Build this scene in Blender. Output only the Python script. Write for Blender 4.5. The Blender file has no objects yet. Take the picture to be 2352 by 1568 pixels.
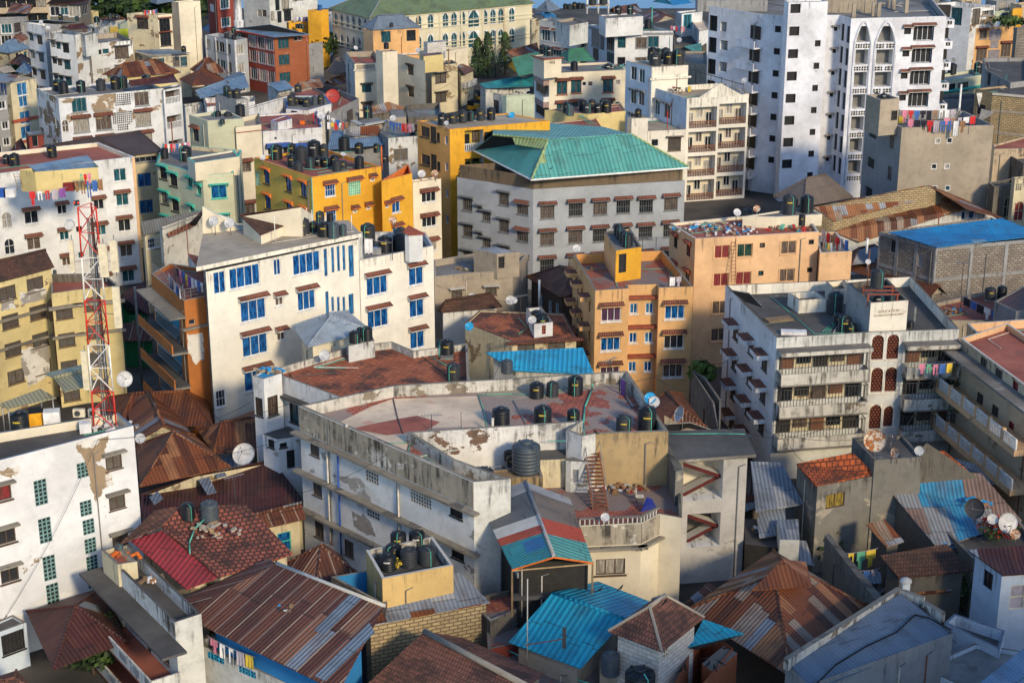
import bpy,math,random
from mathutils import Vector as V,noise as MN
random.seed(7)
R=math.radians
sc=bpy.context.scene
# ------------------------------------------------------------------ camera, sky, sun, exposure
F,PITCH,H=3900.,R(19.5),61.
cd=bpy.data.cameras.new('camera');cd.sensor_width=36;cd.lens=F/2352*36;cd.clip_end=20000;cd.clip_start=1
cam=bpy.data.objects.new('camera',cd);sc.collection.objects.link(cam)
cam.location=(0,0,H);cam.rotation_euler=(math.pi/2-PITCH,0,0);sc.camera=cam
SUN_EL,SUN_AZ=25.,150.      # azimuth clockwise from +Y (north)
w=bpy.data.worlds.new('World');sc.world=w;w.use_nodes=True
nt=w.node_tree;sk=nt.nodes.new('ShaderNodeTexSky');sk.sky_type='NISHITA';sk.sun_disc=False
sk.sun_elevation=R(SUN_EL);sk.sun_rotation=R(SUN_AZ);sk.air_density=1.0;sk.dust_density=0.6;sk.ozone_density=4
nt.links.new(sk.outputs[0],nt.nodes['Background'].inputs[0]);nt.nodes['Background'].inputs[1].default_value=0.15
sl=bpy.data.lights.new('sun','SUN');sl.energy=2.3;sl.angle=R(7);sl.color=(1,.81,.53)
so=bpy.data.objects.new('sun',sl);sc.collection.objects.link(so)
sd=V((math.sin(R(SUN_AZ))*math.cos(R(SUN_EL)),math.cos(R(SUN_AZ))*math.cos(R(SUN_EL)),math.sin(R(SUN_EL))))
so.rotation_euler=sd.to_track_quat('Z','Y').to_euler();so.location=(60,-60,120)
sc.view_settings.view_transform='Standard';sc.view_settings.look='None';sc.view_settings.gamma=1
sc.view_settings.exposure=0.58
# ------------------------------------------------------------------ pixel -> world helpers (build-time only)
CAM=V((0,0,H))
def dray(u,v):
    x=(u-1176)/F;y=-(v-784)/F
    return V((x,math.cos(PITCH)+y*math.sin(PITCH),-math.sin(PITCH)+y*math.cos(PITCH)))
def D(o,x,y):return 588*o[0]+x/4,392*o[1]+y/4
def P(o,x,y,z):
    d=dray(*D(o,x,y));t=(z-H)/d.z;return CAM+d*t
def on_plane(o,x,y,A,n):
    d=dray(*D(o,x,y));t=(A-CAM).dot(n)/d.dot(n);return CAM+d*t
# ------------------------------------------------------------------ materials
MATS={}
def new_mat(k):
    m=bpy.data.materials.new(k);m.use_nodes=True;MATS[k]=m
    return m,m.node_tree,m.node_tree.nodes['Principled BSDF']
class G:                                     # tiny node-graph writer
    def __init__(s,nt):s.nt=nt
    def n(s,t,**kw):
        x=s.nt.nodes.new('ShaderNode'+t)
        for k,v in kw.items():setattr(x,k,v)
        return x
    def set(s,sock,v):
        if isinstance(v,bpy.types.NodeSocket):s.nt.links.new(v,sock)
        elif isinstance(v,(tuple,list))and len(v)==3 and sock.type=='RGBA':sock.default_value=(*v,1)
        else:sock.default_value=v
    def math(s,op,a,b=0.,c=None):
        x=s.n('Math',operation=op);s.set(x.inputs[0],a);s.set(x.inputs[1],b)
        if c is not None:s.set(x.inputs[2],c)
        return x.outputs[0]
    def mix(s,f,a,b,bt='MIX'):
        x=s.n('Mix',data_type='RGBA',blend_type=bt);s.set(x.inputs[0],f);s.set(x.inputs[6],a);s.set(x.inputs[7],b);return x.outputs[2]
    def noise(s,vec,sc=1.,det=4.,ro=.55):
        x=s.n('TexNoise');s.set(x.inputs['Vector'],vec);x.inputs['Scale'].default_value=sc;x.inputs['Detail'].default_value=det
        x.inputs['Roughness'].default_value=ro;return x.outputs[0]
    def step(s,v,a,b,lo=0.,hi=1.):
        x=s.n('MapRange',interpolation_type='SMOOTHSTEP');s.set(x.inputs[0],v);x.inputs[1].default_value=a;x.inputs[2].default_value=b
        x.inputs[3].default_value=lo;x.inputs[4].default_value=hi;return x.outputs[0]
    def uv(s):
        t=s.n('TexCoord').outputs['UV'];oi=s.n('ObjectInfo').outputs['Random']
        k=s.math('FLOOR',s.math('MULTIPLY',oi,97.));c=s.n('CombineXYZ');s.set(c.inputs[0],s.math('MULTIPLY',k,7.2));s.set(c.inputs[2],k)
        a=s.n('VectorMath',operation='ADD');s.set(a.inputs[0],t);s.set(a.inputs[1],c.outputs[0]);return t,a.outputs[0]
    def scale(s,v,xyz):
        a=s.n('VectorMath',operation='MULTIPLY');s.set(a.inputs[0],v);a.inputs[1].default_value=xyz;return a.outputs[0]
    def bump(s,h,st,dist=.05):
        x=s.n('Bump');x.inputs['Strength'].default_value=st;x.inputs['Distance'].default_value=dist;s.set(x.inputs['Height'],h);return x.outputs[0]
def plaster(k,col,grime=.3,patch=.0,pc=(.23,.165,.10),streak=.4,var=.2,rough=.9,soot=(.045,.04,.035)):
    if k in MATS:return MATS[k]
    m,nt,bs=new_mat(k);g=G(nt);raw,uv=g.uv()
    sep=g.n('SeparateXYZ');g.set(sep.inputs[0],raw);v=sep.outputs[1]
    big=g.noise(uv,.22,5,.6);mid=g.noise(uv,1.3,5,.65);fine=g.noise(uv,9,3,.6)
    c=g.mix(g.step(big,.3,.72),tuple(x*(1-var)for x in col),tuple(min(.85,x*(1+var*.35))for x in col))
    c=g.mix(g.math('MULTIPLY',g.step(mid,.42,.75),grime*.8),c,tuple(x*.42+.02 for x in col))
    if patch>0:
        pn=g.noise(g.scale(uv,(1,1.25,1)),.33,9,.62);f=g.step(pn,.68-patch*.25,.695-patch*.25+(0 if streak else .07))
        c=g.mix(f,c,g.mix(mid,tuple(x*.75 for x in pc),tuple(x*1.35 for x in pc)))
    if streak>0:
        st=g.noise(g.scale(uv,(2.0,.16,1)),1.2,5,.65);top=g.step(v,-2.6,-.1)
        f=g.step(g.math('ADD',st,g.math('MULTIPLY',top,.20*min(1,streak*1.4))),(.66-.05*min(1,streak)),.82)
        f2=g.step(g.noise(uv,.5,6,.65),.38,.6)
        c=g.mix(g.math('MULTIPLY',g.math('MULTIPLY',f,f2),min(.95,streak*1.3)),c,soot)
    c=g.mix(g.math('MULTIPLY',g.step(fine,.5,.8),.22),c,tuple(x*.55 for x in col))
    g.set(bs.inputs['Base Color'],c);bs.inputs['Roughness'].default_value=rough;bs.inputs['Specular IOR Level'].default_value=.25
    g.set(bs.inputs['Normal'],g.bump(g.math('ADD',mid,fine),.35,.04));return m
def sheet(k,cols,sw=.85,sl=3.2,per=.3,rust=.3,rc=(.13,.05,.022),seam=0.,rough=.55,rib=.35,spec=.3):
    """profiled metal roofing: sheets of random tone, ribs running up the slope, rust blotches"""
    if k in MATS:return MATS[k]
    m,nt,bs=new_mat(k);g=G(nt);raw,uv=g.uv()
    sep=g.n('SeparateXYZ');g.set(sep.inputs[0],uv);u,v=sep.outputs[0],sep.outputs[1]
    cu=g.math('FLOOR',g.math('DIVIDE',u,sw));wn=g.n('TexWhiteNoise',noise_dimensions='1D');g.set(wn.inputs['W'],cu)
    cv=g.math('FLOOR',g.math('ADD',g.math('DIVIDE',v,sl),g.math('MULTIPLY',wn.outputs[0],.35)))
    cc=g.n('CombineXYZ');g.set(cc.inputs[0],cu);g.set(cc.inputs[1],cv);w2=g.n('TexWhiteNoise',noise_dimensions='2D');g.set(w2.inputs['Vector'],cc.outputs[0])
    rp=g.n('ValToRGB');rp.color_ramp.interpolation='CONSTANT';el=rp.color_ramp.elements;g.set(rp.inputs[0],w2.outputs[0])
    tot=sum(c[0]for c in cols);acc=0
    for i,c in enumerate(cols):
        e=el[i]if i<2 else el.new(acc/tot)
        e.position=acc/tot;e.color=(*c[1],1);acc+=c[0]
    if len(cols)==1:el[1].position=1;el[1].color=(*cols[0][1],1)
    c=rp.outputs[0]
    n1=g.noise(g.scale(uv,(1.6,.35,1)),1.1,6,.65);n2=g.noise(uv,.45,5,.6);n3=g.noise(uv,5,4,.6)
    c=g.mix(g.math('MULTIPLY',g.step(n1,.45,.68),rust),c,g.mix(n3,rc,tuple(x*2.2 for x in rc)))
    c=g.mix(g.math('MULTIPLY',g.step(n2,.46,.68),.6),c,g.mix(.6,c,(.05,.035,.028)))
    c=g.mix(g.math('MULTIPLY',n3,.25),c,(.35,.3,.26),'MULTIPLY')
    rb=g.math('SINE',g.math('MULTIPLY',u,2*math.pi/per))
    c=g.mix(g.step(rb,.1,.95,0,rib),c,(.0,.0,.0))if rib else c
    fu=g.math('FRACT',g.math('DIVIDE',u,sw));fv=g.math('FRACT',g.math('ADD',g.math('DIVIDE',v,sl),g.math('MULTIPLY',wn.outputs[0],.35)))
    if seam:c=g.mix(g.math('MULTIPLY',g.math('LESS_THAN',fu,.09),seam),c,(.42,.36,.28))
    c=g.mix(g.math('MULTIPLY',g.math('LESS_THAN',fv,.03),.5),c,(.02,.015,.012))
    g.set(bs.inputs['Base Color'],c);bs.inputs['Roughness'].default_value=rough;bs.inputs['Specular IOR Level'].default_value=spec
    g.set(bs.inputs['Normal'],g.bump(g.math('ADD',rb,g.math('MULTIPLY',n2,2.)),.5,.05));return m
def tiles(k,c1,c2,mort,bw=.35,bh=.3,lich=.4,lc=(.035,.028,.025),ms=.03,pale=.0,pcx=(.45,.42,.36),rough=.85):
    if k in MATS:return MATS[k]
    m,nt,bs=new_mat(k);g=G(nt);raw,uv=g.uv()
    b=g.n('TexBrick');g.set(b.inputs['Vector'],uv);g.set(b.inputs['Color1'],c1);g.set(b.inputs['Color2'],c2);g.set(b.inputs['Mortar'],mort)
    b.inputs['Scale'].default_value=1;b.inputs['Mortar Size'].default_value=ms;b.inputs['Mortar Smooth'].default_value=.3
    b.inputs['Brick Width'].default_value=bw;b.inputs['Row Height'].default_value=bh;b.inputs['Bias'].default_value=0
    c=b.outputs[0];n1=g.noise(uv,.42,8,.66);n2=g.noise(uv,2.6,5,.65);n3=g.noise(uv,.17,4,.6)
    c=g.mix(g.math('MULTIPLY',g.step(n2,.35,.75),.4),c,tuple(x*.5 for x in c1))
    c=g.mix(g.math('MULTIPLY',g.step(g.math('ADD',n1,g.math('MULTIPLY',n2,.3)),.60,.78),lich),c,lc)
    if pale:c=g.mix(g.math('MULTIPLY',g.step(g.math('ADD',n3,g.math('MULTIPLY',n1,.35)),.66-pale*.2,.70-pale*.2),.9),c,g.mix(n2,tuple(x*.75 for x in pcx),pcx))
    g.set(bs.inputs['Base Color'],c);bs.inputs['Roughness'].default_value=rough;bs.inputs['Specular IOR Level'].default_value=.25
    g.set(bs.inputs['Normal'],g.bump(g.math('ADD',g.math('MULTIPLY',b.outputs[1],-1.),n2),.6,.05));return m
def flat(k,col,rough=.6,metal=0.,spec=.4,emit=None,nv=.25,ns=2.):
    if k in MATS:return MATS[k]
    m,nt,bs=new_mat(k);g=G(nt);raw,uv=g.uv()
    n=g.noise(g.n('TexCoord').outputs['Object'],ns,4,.6)
    g.set(bs.inputs['Base Color'],g.mix(g.step(n,.3,.75),tuple(x*(1-nv)for x in col),tuple(min(.9,x*(1+nv*.5))for x in col)))
    bs.inputs['Roughness'].default_value=rough;bs.inputs['Metallic'].default_value=metal;bs.inputs['Specular IOR Level'].default_value=spec
    return m
# plasters
plaster('white',(.72,.72,.71),.35,.06,(.36,.33,.28),streak=.6)
plaster('white_worn',(.70,.71,.72),.35,.34,streak=.6)
plaster('white_patchy',(.68,.68,.66),.4,.55,streak=.7)
plaster('white_dirty',(.62,.62,.58),.6,.16,(.30,.27,.22),streak=1.3)
plaster('tower_white',(.72,.73,.78),.35,.03,(.42,.42,.43),streak=.5,var=.26)
plaster('cream',(.74,.66,.50),.2,0,streak=.3)
plaster('cream_bright',(.80,.75,.64),.25,.04,(.5,.46,.4),streak=.6,var=.16)
plaster('cream_worn',(.62,.54,.36),.4,.35,streak=.6)
plaster('yellow_pale',(.66,.53,.24),.25,0,streak=.4)
plaster('yellow_worn',(.66,.54,.26),.35,.3,streak=.6)
plaster('yellow',(.74,.38,.035),.3,0,streak=.5)
plaster('yellow_olive',(.52,.37,.08),.2,0,streak=.3)  # olive wall colour, also used as the shaded side of the bright yellow block
plaster('orange_soft',(.66,.34,.11),.3,0,streak=.35)
plaster('orange_light',(.72,.42,.18),.3,0,streak=.6)
plaster('orange_brown',(.42,.15,.04),.35,0,streak=.3)
plaster('peach',(.73,.46,.25),.3,0,streak=.45)
plaster('gray',(.38,.40,.42),.3,0,streak=.15)
plaster('concrete',(.38,.32,.245),.55,.12,(.27,.23,.19),streak=.5)
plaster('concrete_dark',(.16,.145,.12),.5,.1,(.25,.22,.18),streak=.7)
plaster('concrete_gray',(.30,.30,.30),.45,.2,(.2,.19,.17),streak=.5)
plaster('concrete_black',(.20,.19,.165),.6,.3,(.32,.28,.22),streak=1.3)
plaster('golden',(.40,.29,.15),.5,.15,(.30,.24,.16),streak=1.3)
plaster('stained',(.60,.57,.50),.55,.42,(.22,.18,.13),streak=1.5)
plaster('peeling',(.72,.70,.66),.35,.40,(.16,.10,.07),streak=1.2)
plaster('stair_gray',(.46,.44,.41),.5,.2,(.30,.28,.25),streak=.6)
plaster('red_plaster',(.26,.055,.04),.3,0,streak=.3)
plaster('lime',(.45,.52,.05),.2,0,streak=.3)
plaster('teal_cream',(.56,.56,.40),.25,0,streak=.4)
plaster('brown_wall',(.10,.07,.055),.3,0,streak=.2)
plaster('sand',(.55,.44,.30),.4,.2,streak=.7)
plaster('pale_green',(.50,.56,.42),.3,.1,streak=.4)
plaster('mosque',(.68,.62,.44),.2,0,streak=.2)
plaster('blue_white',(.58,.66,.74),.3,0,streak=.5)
plaster('blue_paint',(.03,.22,.50),.2,0,streak=.2)
plaster('turq_wall',(.10,.42,.55),.2,0,streak=.2)
plaster('green_wall',(.02,.16,.07),.3,0,streak=.3)
plaster('brick_red_wall',(.34,.11,.05),.4,.1,(.40,.2,.12),streak=.5)
plaster('white_mast',(.72,.72,.72),.3,.16,(.26,.18,.11),streak=.35)
plaster('white_mild',(.70,.70,.68),.45,.24,(.28,.26,.23),streak=.5)
plaster('parapet',(.40,.35,.27),.6,.30,(.60,.57,.50),streak=1.9)
plaster('golden2',(.64,.44,.18),.35,0,streak=.5)
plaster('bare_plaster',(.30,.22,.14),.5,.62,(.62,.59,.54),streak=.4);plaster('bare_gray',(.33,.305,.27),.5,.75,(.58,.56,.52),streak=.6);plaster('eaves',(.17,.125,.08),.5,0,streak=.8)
# roofs
plaster('roof_gray',(.23,.225,.215),.55,.35,(.13,.125,.12),streak=0,var=.35)
plaster('roof_dark',(.105,.10,.095),.5,.25,(.20,.19,.17),streak=0,var=.4)
plaster('roof_tan',(.42,.36,.28),.4,.25,(.22,.19,.16),streak=0,var=.3)
plaster('roof_pale',(.76,.60,.43),.4,.32,(.52,.25,.18),streak=0,var=.3)
plaster('roof_red',(.36,.12,.085),.5,.2,(.20,.11,.09),streak=0,var=.35)
plaster('cap',(.22,.20,.175),.6,.35,(.36,.33,.28),streak=0,var=.4)
plaster('cap_light',(.55,.53,.48),.4,.1,(.2,.18,.15),streak=0,var=.2)
plaster('ledge',(.28,.25,.20),.6,.3,(.12,.11,.10),streak=.3,var=.3)
tiles('roof_tile_red',(.50,.15,.10),(.38,.12,.085),(.10,.06,.045),.5,.5,.35,pale=.25,pcx=(.36,.30,.26))
tiles('roof_tile_orange',(.46,.15,.07),(.35,.10,.05),(.15,.06,.04),.6,.6,.9,lc=(.055,.04,.035))
tiles('roof_tile_court',(.46,.15,.10),(.36,.11,.08),(.12,.07,.055),.5,.35,.25,pale=.12,pcx=(.24,.21,.2))
tiles('pitched_tile',(.30,.12,.08),(.20,.085,.06),(.09,.05,.035),.24,.34,.7,ms=.04)
tiles('pitched_tile_dark',(.16,.075,.05),(.10,.05,.038),(.05,.03,.02),.24,.34,.7,ms=.04)
tiles('pitched_tile_bright',(.50,.12,.035),(.38,.085,.03),(.09,.03,.02),.45,.4,.75,ms=.05)
tiles('pitched_tile_brick',(.40,.12,.075),(.30,.09,.06),(.07,.035,.03),.42,.42,.8,ms=.08)
tiles('awning_tile',(.36,.13,.08),(.24,.09,.06),(.07,.035,.025),.22,.5,.5,ms=.05)
tiles('block_tan',(.52,.40,.22),(.40,.30,.16),(.17,.125,.08),.62,.27,.35,lc=(.16,.12,.08),ms=.045)
tiles('block_gray',(.36,.32,.26),(.24,.20,.17),(.13,.11,.10),.60,.27,.45,lc=(.12,.10,.085),ms=.055)
tiles('block_white',(.70,.66,.60),(.60,.56,.50),(.40,.36,.32),.7,.3,.1,ms=.03)
ZN,ZL,RD,RM,RL=(.23,.27,.32),(.36,.38,.40),(.10,.034,.018),(.21,.066,.026),(.36,.16,.07)
tiles('terra_screen',(.34,.10,.05),(.28,.08,.04),(.03,.01,.01),.3,.25,.1,ms=.09)
sheet('rust',[(5,RD),(5,RM),(2,RL),(.7,ZN)],rust=.6)
sheet('rust_dark',[(5,(.11,.040,.026)),(4,(.16,.060,.036)),(1,(.26,.12,.07)),(.5,ZN)],rust=.45,seam=.5,sw=1.1,sl=6)
sheet('rust_mixed',[(4,RD),(4,RM),(3,RL),(2,(.34,.26,.20)),(1,ZN)],rust=.5)
sheet('rust_pale',[(2,RM),(4,RL),(4,(.36,.26,.18)),(3,ZL)],rust=.45)
sheet('rust_maroon',[(5,(.085,.028,.028)),(3,(.065,.024,.022)),(.4,ZN)],rust=.3,sw=1.2,sl=7)
sheet('rust_warm',[(4,(.16,.052,.022)),(4,(.21,.075,.03)),(2,(.11,.04,.02))],rust=.5,rc=(.12,.04,.015))
sheet('zinc',[(3,ZN),(2,ZL),(2,(.19,.22,.26))],rust=.12)
sheet('zinc_rust',[(5,ZN),(3,ZL),(3,RM),(2,RD)],rust=.25,sw=1.7,sl=3.6)
sheet('zinc_pale',[(3,ZL),(2,(.44,.45,.46)),(1,(.40,.36,.32))],rust=.12)
sheet('zinc_olive',[(1,(.33,.32,.20)),(1,(.30,.29,.19))],rust=.05)
sheet('zinc_smooth',[(1,(.34,.40,.46)),(1,(.31,.37,.43))],rust=.03,rib=.12)
sheet('roof_blue_dull',[(1,(.16,.27,.40)),(1,(.20,.31,.43))],rust=.1,rib=.18)
sheet('roof_steel',[(1,(.17,.22,.28)),(1,(.15,.20,.26))],rust=.08,rib=.12)
sheet('roof_blue',[(4,(.02,.19,.44)),(4,(.018,.22,.50)),(1,(.17,.32,.44))],rust=.05,sw=1.6,sl=4,rib=.08)
sheet('roof_sky',[(1,(.03,.36,.62)),(1,(.035,.40,.66))],rust=.04,per=.42,rib=.35,rc=(.05,.18,.2))
sheet('roof_turq',[(3,(.015,.33,.50)),(2,(.02,.38,.56))],rust=.14,per=.42,rib=.30,rc=(.07,.17,.17))
sheet('roof_teal',[(1,(.09,.34,.31)),(1,(.11,.38,.34))],rust=.16,per=.5,rib=.35,rc=(.10,.20,.15))
sheet('roof_teal_yellow',[(1,(.36,.46,.20))],rust=.1,per=.5,rib=.3)
sheet('roof_teal_dark',[(1,(.03,.26,.29)),(1,(.035,.30,.33))],rust=.1,rib=.15)
sheet('roof_green',[(1,(.16,.22,.11)),(1,(.15,.21,.12))],rust=.05,rib=.12)
sheet('roof_green_mid',[(1,(.07,.26,.17))],rust=.05,rib=.2)
sheet('roof_crimson',[(1,(.36,.045,.055)),(1,(.33,.04,.05))],rust=.05,per=.42,rib=.35)
sheet('roof_red_paint',[(1,(.50,.08,.04))],rust=.15,rib=.3)
sheet('roof_patch_blue',[(5,(.30,.32,.33)),(3,(.05,.30,.52)),(4,(.26,.18,.15))],rust=.35,sw=1.8,sl=3)
sheet('roof_brown',[(1,(.085,.062,.058)),(1,(.075,.055,.05))],rust=.1,rib=.1)
sheet('roof_taupe',[(1,(.20,.165,.14)),(1,(.18,.15,.13))],rust=.08,rib=.15)
sheet('roof_charcoal',[(1,(.13,.145,.155)),(1,(.12,.13,.14))],rust=.05,rib=.15)
# joinery, glass, metal, plastic
for k,c,r_,mt in(('frame_white',(.72,.72,.70),.5,0),('frame_dark',(.035,.03,.028),.5,0),('frame_wood',(.10,.065,.045),.7,0),('frame_gray',(.25,.26,.27),.6,0),
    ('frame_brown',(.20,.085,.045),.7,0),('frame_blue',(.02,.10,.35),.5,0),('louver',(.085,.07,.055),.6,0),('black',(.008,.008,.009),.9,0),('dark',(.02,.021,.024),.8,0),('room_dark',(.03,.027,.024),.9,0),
    ('tank',(.012,.014,.017),.42,0),('tank2',(.03,.034,.04),.6,0),('tank_lid',(.02,.023,.028),.4,0),('tank_gray',(.06,.075,.09),.5,0),('tank_blue',(.02,.09,.28),.45,0),('dish',(.55,.55,.55),.45,0),('dish_red',(.45,.05,.035),.5,0),
    ('dish_blue',(.03,.38,.70),.4,0),('dish_dark',(.05,.05,.055),.6,0),('steel',(.28,.28,.28),.45,.5),('steel_dark',(.06,.06,.06),.6,0),('red_paint',(.60,.025,.012),.45,0),('white_paint',(.78,.76,.72),.5,0),
    ('antenna_cream',(.72,.64,.46),.5,0),('pipe_green',(.10,.45,.34),.5,0),('pipe_white',(.66,.60,.5),.5,0),('pipe_rust',(.22,.08,.04),.8,0),('wood',(.26,.17,.09),.85,0),('wood_pale',(.42,.30,.17),.8,0),
    ('cloth_red',(.55,.03,.03),.9,0),('cloth_white',(.75,.74,.74),.9,0),('cloth_blue',(.05,.14,.42),.9,0),('cloth_pink',(.65,.22,.32),.9,0),('cloth_black',(.02,.02,.03),.9,0),('cloth_yellow',(.7,.5,.06),.9,0),('cloth_green',(.12,.42,.25),.9,0),
    ('cloth_brown',(.3,.16,.08),.9,0),('cloth_purple',(.22,.08,.3),.9,0),('cloth_gray',(.42,.38,.42),.9,0),('tarp_blue',(.03,.30,.60),.6,0),('teal_trim',(.05,.48,.38),.6,0),('teal_trim2',(.17,.31,.30),.7,0),('orange_trim',(.75,.20,.04),.6,0),
    ('brick_trim',(.42,.10,.06),.7,0),('red_dark',(.22,.02,.02),.6,0),('red_rail',(.09,.012,.01),.6,0),('mint',(.42,.70,.50),.7,0),('terracotta',(.30,.075,.04),.8,0),('blue_trim',(.02,.09,.40),.6,0),('navy',(.01,.025,.22),.6,0),('mauve',(.36,.25,.22),.8,0),
    ('trim_gray',(.17,.18,.18),.8,0),('bark',(.09,.065,.045),.9,0),('leaf_dark',(.022,.045,.012),.7,0),('leaf_mid',(.05,.095,.018),.7,0),('leaf_light',(.10,.16,.03),.7,0),('asphalt',(.06,.058,.055),.9,0),('tuktuk_yellow',(.75,.36,.02),.4,0),
    ('rubber',(.015,.015,.015),.8,0),('skin',(.10,.05,.03),.6,0),('hair',(.01,.008,.007),.8,0),('cloth_orange',(.75,.16,.02),.9,0),('tin',(.5,.5,.5),.35,.4),('rubble',(.40,.38,.35),.9,0),('chair_white',(.60,.58,.5),.5,0),('text_yellow',(.75,.55,.05),.6,0),('text_red',(.65,.06,.02),.6,0),('bulb_red',(.8,.05,.02),.4,0)):
    flat(k,c,r_,mt)
def glass(k,c1,c2,rough=.12):
    m,nt,bs=new_mat(k);g=G(nt);raw,uv=g.uv()
    n=g.noise(g.scale(uv,(5,1.0,1)),1.2,3,.6)
    g.set(bs.inputs['Base Color'],g.mix(g.step(n,.4,.6),c1,c2));bs.inputs['Roughness'].default_value=rough;bs.inputs['Specular IOR Level'].default_value=.5
glass('glass_blue',(.004,.035,.13),(.015,.12,.34));glass('glass_blue2',(.01,.06,.16),(.04,.20,.42));glass('curtain_yellow',(.10,.07,.01),(.30,.21,.03),.6);glass('glass_dark',(.008,.010,.014),(.03,.035,.042));glass('glass_teal',(.01,.05,.06),(.03,.11,.14))
glass('curtain',(.05,.035,.028),(.13,.09,.065),.6);glass('curtain_red',(.12,.01,.012),(.22,.02,.02),.6);glass('curtain_purple',(.03,.008,.03),(.07,.02,.06),.6);glass('curtain_pale',(.20,.18,.15),(.36,.33,.28),.6);glass('glass_green',(.01,.03,.022),(.03,.07,.05))
glass('water',(.02,.10,.22),(.04,.17,.34),.3)
m,nt_,bs=new_mat('dish_rust');g=G(nt_);n=g.noise(g.n('TexCoord').outputs['Object'],2.2,6,.65);g.set(bs.inputs['Base Color'],g.mix(g.step(n,.47,.55),(.36,.12,.03),(.62,.52,.40)));bs.inputs['Roughness'].default_value=.8
m,nt_,bs=new_mat('ground');g=G(nt_);n=g.noise(g.n('TexCoord').outputs['Object'],.12,8,.6);g.set(bs.inputs['Base Color'],g.mix(g.step(n,.35,.65),(.03,.028,.027),(.09,.078,.066)));bs.inputs['Roughness'].default_value=.95
# ------------------------------------------------------------------ mesh builder
class MB:
    def __init__(s,org=(0,0,0)):s.v=[];s.f=[];s.m=[];s.uv=[];s.sm=[];s.mats=[];s.o=V(org)
    def mi(s,k):
        if k not in s.mats:s.mats.append(k)
        return s.mats.index(k)
    def face(s,pts,mat,zt=0.,ax=None,sm=False):
        pts=[V(p)for p in pts];n=V((0,0,0))
        for i in range(len(pts)):n+=pts[i].cross(pts[(i+1)%len(pts)])
        if n.length<1e-9:return
        n.normalize()
        if abs(n.z)>.97:u=V(ax).normalized()if ax is not None else V((1,0,0));vv=V((-u.y,u.x,0))
        else:u=V((-n.y,n.x,0)).normalized();vv=n.cross(u);vv=-vv if vv.z<0 else vv
        b=len(s.v);s.v+=[tuple(p-s.o)for p in pts];s.f.append(tuple(range(b,b+len(pts))));s.m.append(s.mi(mat));s.sm.append(sm)
        s.uv+=[(p.dot(u),p.dot(vv)-(zt if abs(n.z)<.5 else 0))for p in pts]
    def box(s,x0,x1,y0,y1,z0,z1,mat,tf=None,top=None,sides='xXyYzZ'):
        c=[V((x,y,z))for z in(z0,z1)for y in(y0,y1)for x in(x0,x1)]
        if tf:c=[tf(p)for p in c]
        for k,q in(('z',(0,2,3,1)),('Z',(4,5,7,6)),('y',(0,1,5,4)),('Y',(2,6,7,3)),('x',(0,4,6,2)),('X',(1,3,7,5))):
            if k in sides:s.face([c[i]for i in q],top if(top and k=='Z')else mat)
    def prism(s,poly,z0,z1,mat,top=None,bot=True,ax=None):
        n=len(poly)
        for i in range(n):
            a,b=poly[i],poly[(i+1)%n];s.face([(a[0],a[1],z0),(b[0],b[1],z0),(b[0],b[1],z1),(a[0],a[1],z1)],mat,z1)
        s.face([(p[0],p[1],z1)for p in poly],top or mat,ax=ax)
        if bot:s.face([(p[0],p[1],z0)for p in reversed(poly)],mat)
    def tube(s,a,b,r,mat,n=6,r2=None):
        a,b=V(a),V(b);d=(b-a)
        if d.length<1e-6:return
        d.normalize();x=d.orthogonal().normalized();y=d.cross(x);r2=r if r2 is None else r2
        ra=[a+(x*math.cos(t)+y*math.sin(t))*r for t in[2*math.pi*i/n for i in range(n)]];rb=[b+(x*math.cos(t)+y*math.sin(t))*r2 for t in[2*math.pi*i/n for i in range(n)]]
        for i in range(n):j=(i+1)%n;s.face([ra[i],ra[j],rb[j],rb[i]],mat,sm=n>5)
        s.face(ra[::-1],mat);s.face(rb,mat)
    def lathe(s,prof,mat,n=16,c=(0,0,0),top=False):
        c=V(c)
        for k in range(len(prof)-1):
            (r0,z0),(r1,z1)=prof[k],prof[k+1]
            for i in range(n):
                t0,t1=2*math.pi*i/n,2*math.pi*(i+1)/n
                q=[c+V((r0*math.cos(t0),r0*math.sin(t0),z0)),c+V((r0*math.cos(t1),r0*math.sin(t1),z0)),c+V((r1*math.cos(t1),r1*math.sin(t1),z1)),c+V((r1*math.cos(t0),r1*math.sin(t0),z1))]
                if r0<1e-4:q=q[1:]
                elif r1<1e-4:q=q[:3]
                s.face(q,mat,sm=True)
    def mesh(s,name):
        me=bpy.data.meshes.new(name);me.from_pydata(s.v,[],s.f)
        for k in s.mats:me.materials.append(MATS[k])
        me.polygons.foreach_set('material_index',s.m);me.polygons.foreach_set('use_smooth',s.sm)
        ul=me.uv_layers.new(name='UVMap');ul.data.foreach_set('uv',[c for q in s.uv for c in q]);me.update()
        if any(s.sm):
            import bmesh
            bm=bmesh.new();bm.from_mesh(me);bmesh.ops.remove_doubles(bm,verts=bm.verts,dist=1e-4);bm.to_mesh(me);bm.free()
        return me
    def obj(s,name,parent=None,loc=None,rz=0):
        return put(s.mesh(name),name,parent,s.o if loc is None else loc,rz)
def put(me,name,parent=None,loc=(0,0,0),rz=0,scale=None):
    ob=bpy.data.objects.new(name,me);sc.collection.objects.link(ob);loc=V(loc)
    if parent is not None:
        ob.parent=parent;q=parent;base=V((0,0,0))
        while q is not None:base+=V(q.location);q=q.parent
        ob.location=loc-base
    else:ob.location=loc
    ob.rotation_euler=(0,0,rz)
    if scale:ob.scale=scale
    return ob
def tag(ob,label,cat,group=None,kind=None):
    if label:ob['label']=label
    if cat:ob['category']=cat
    if group:ob['group']=group
    if kind:ob['kind']=kind
    return ob
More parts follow.
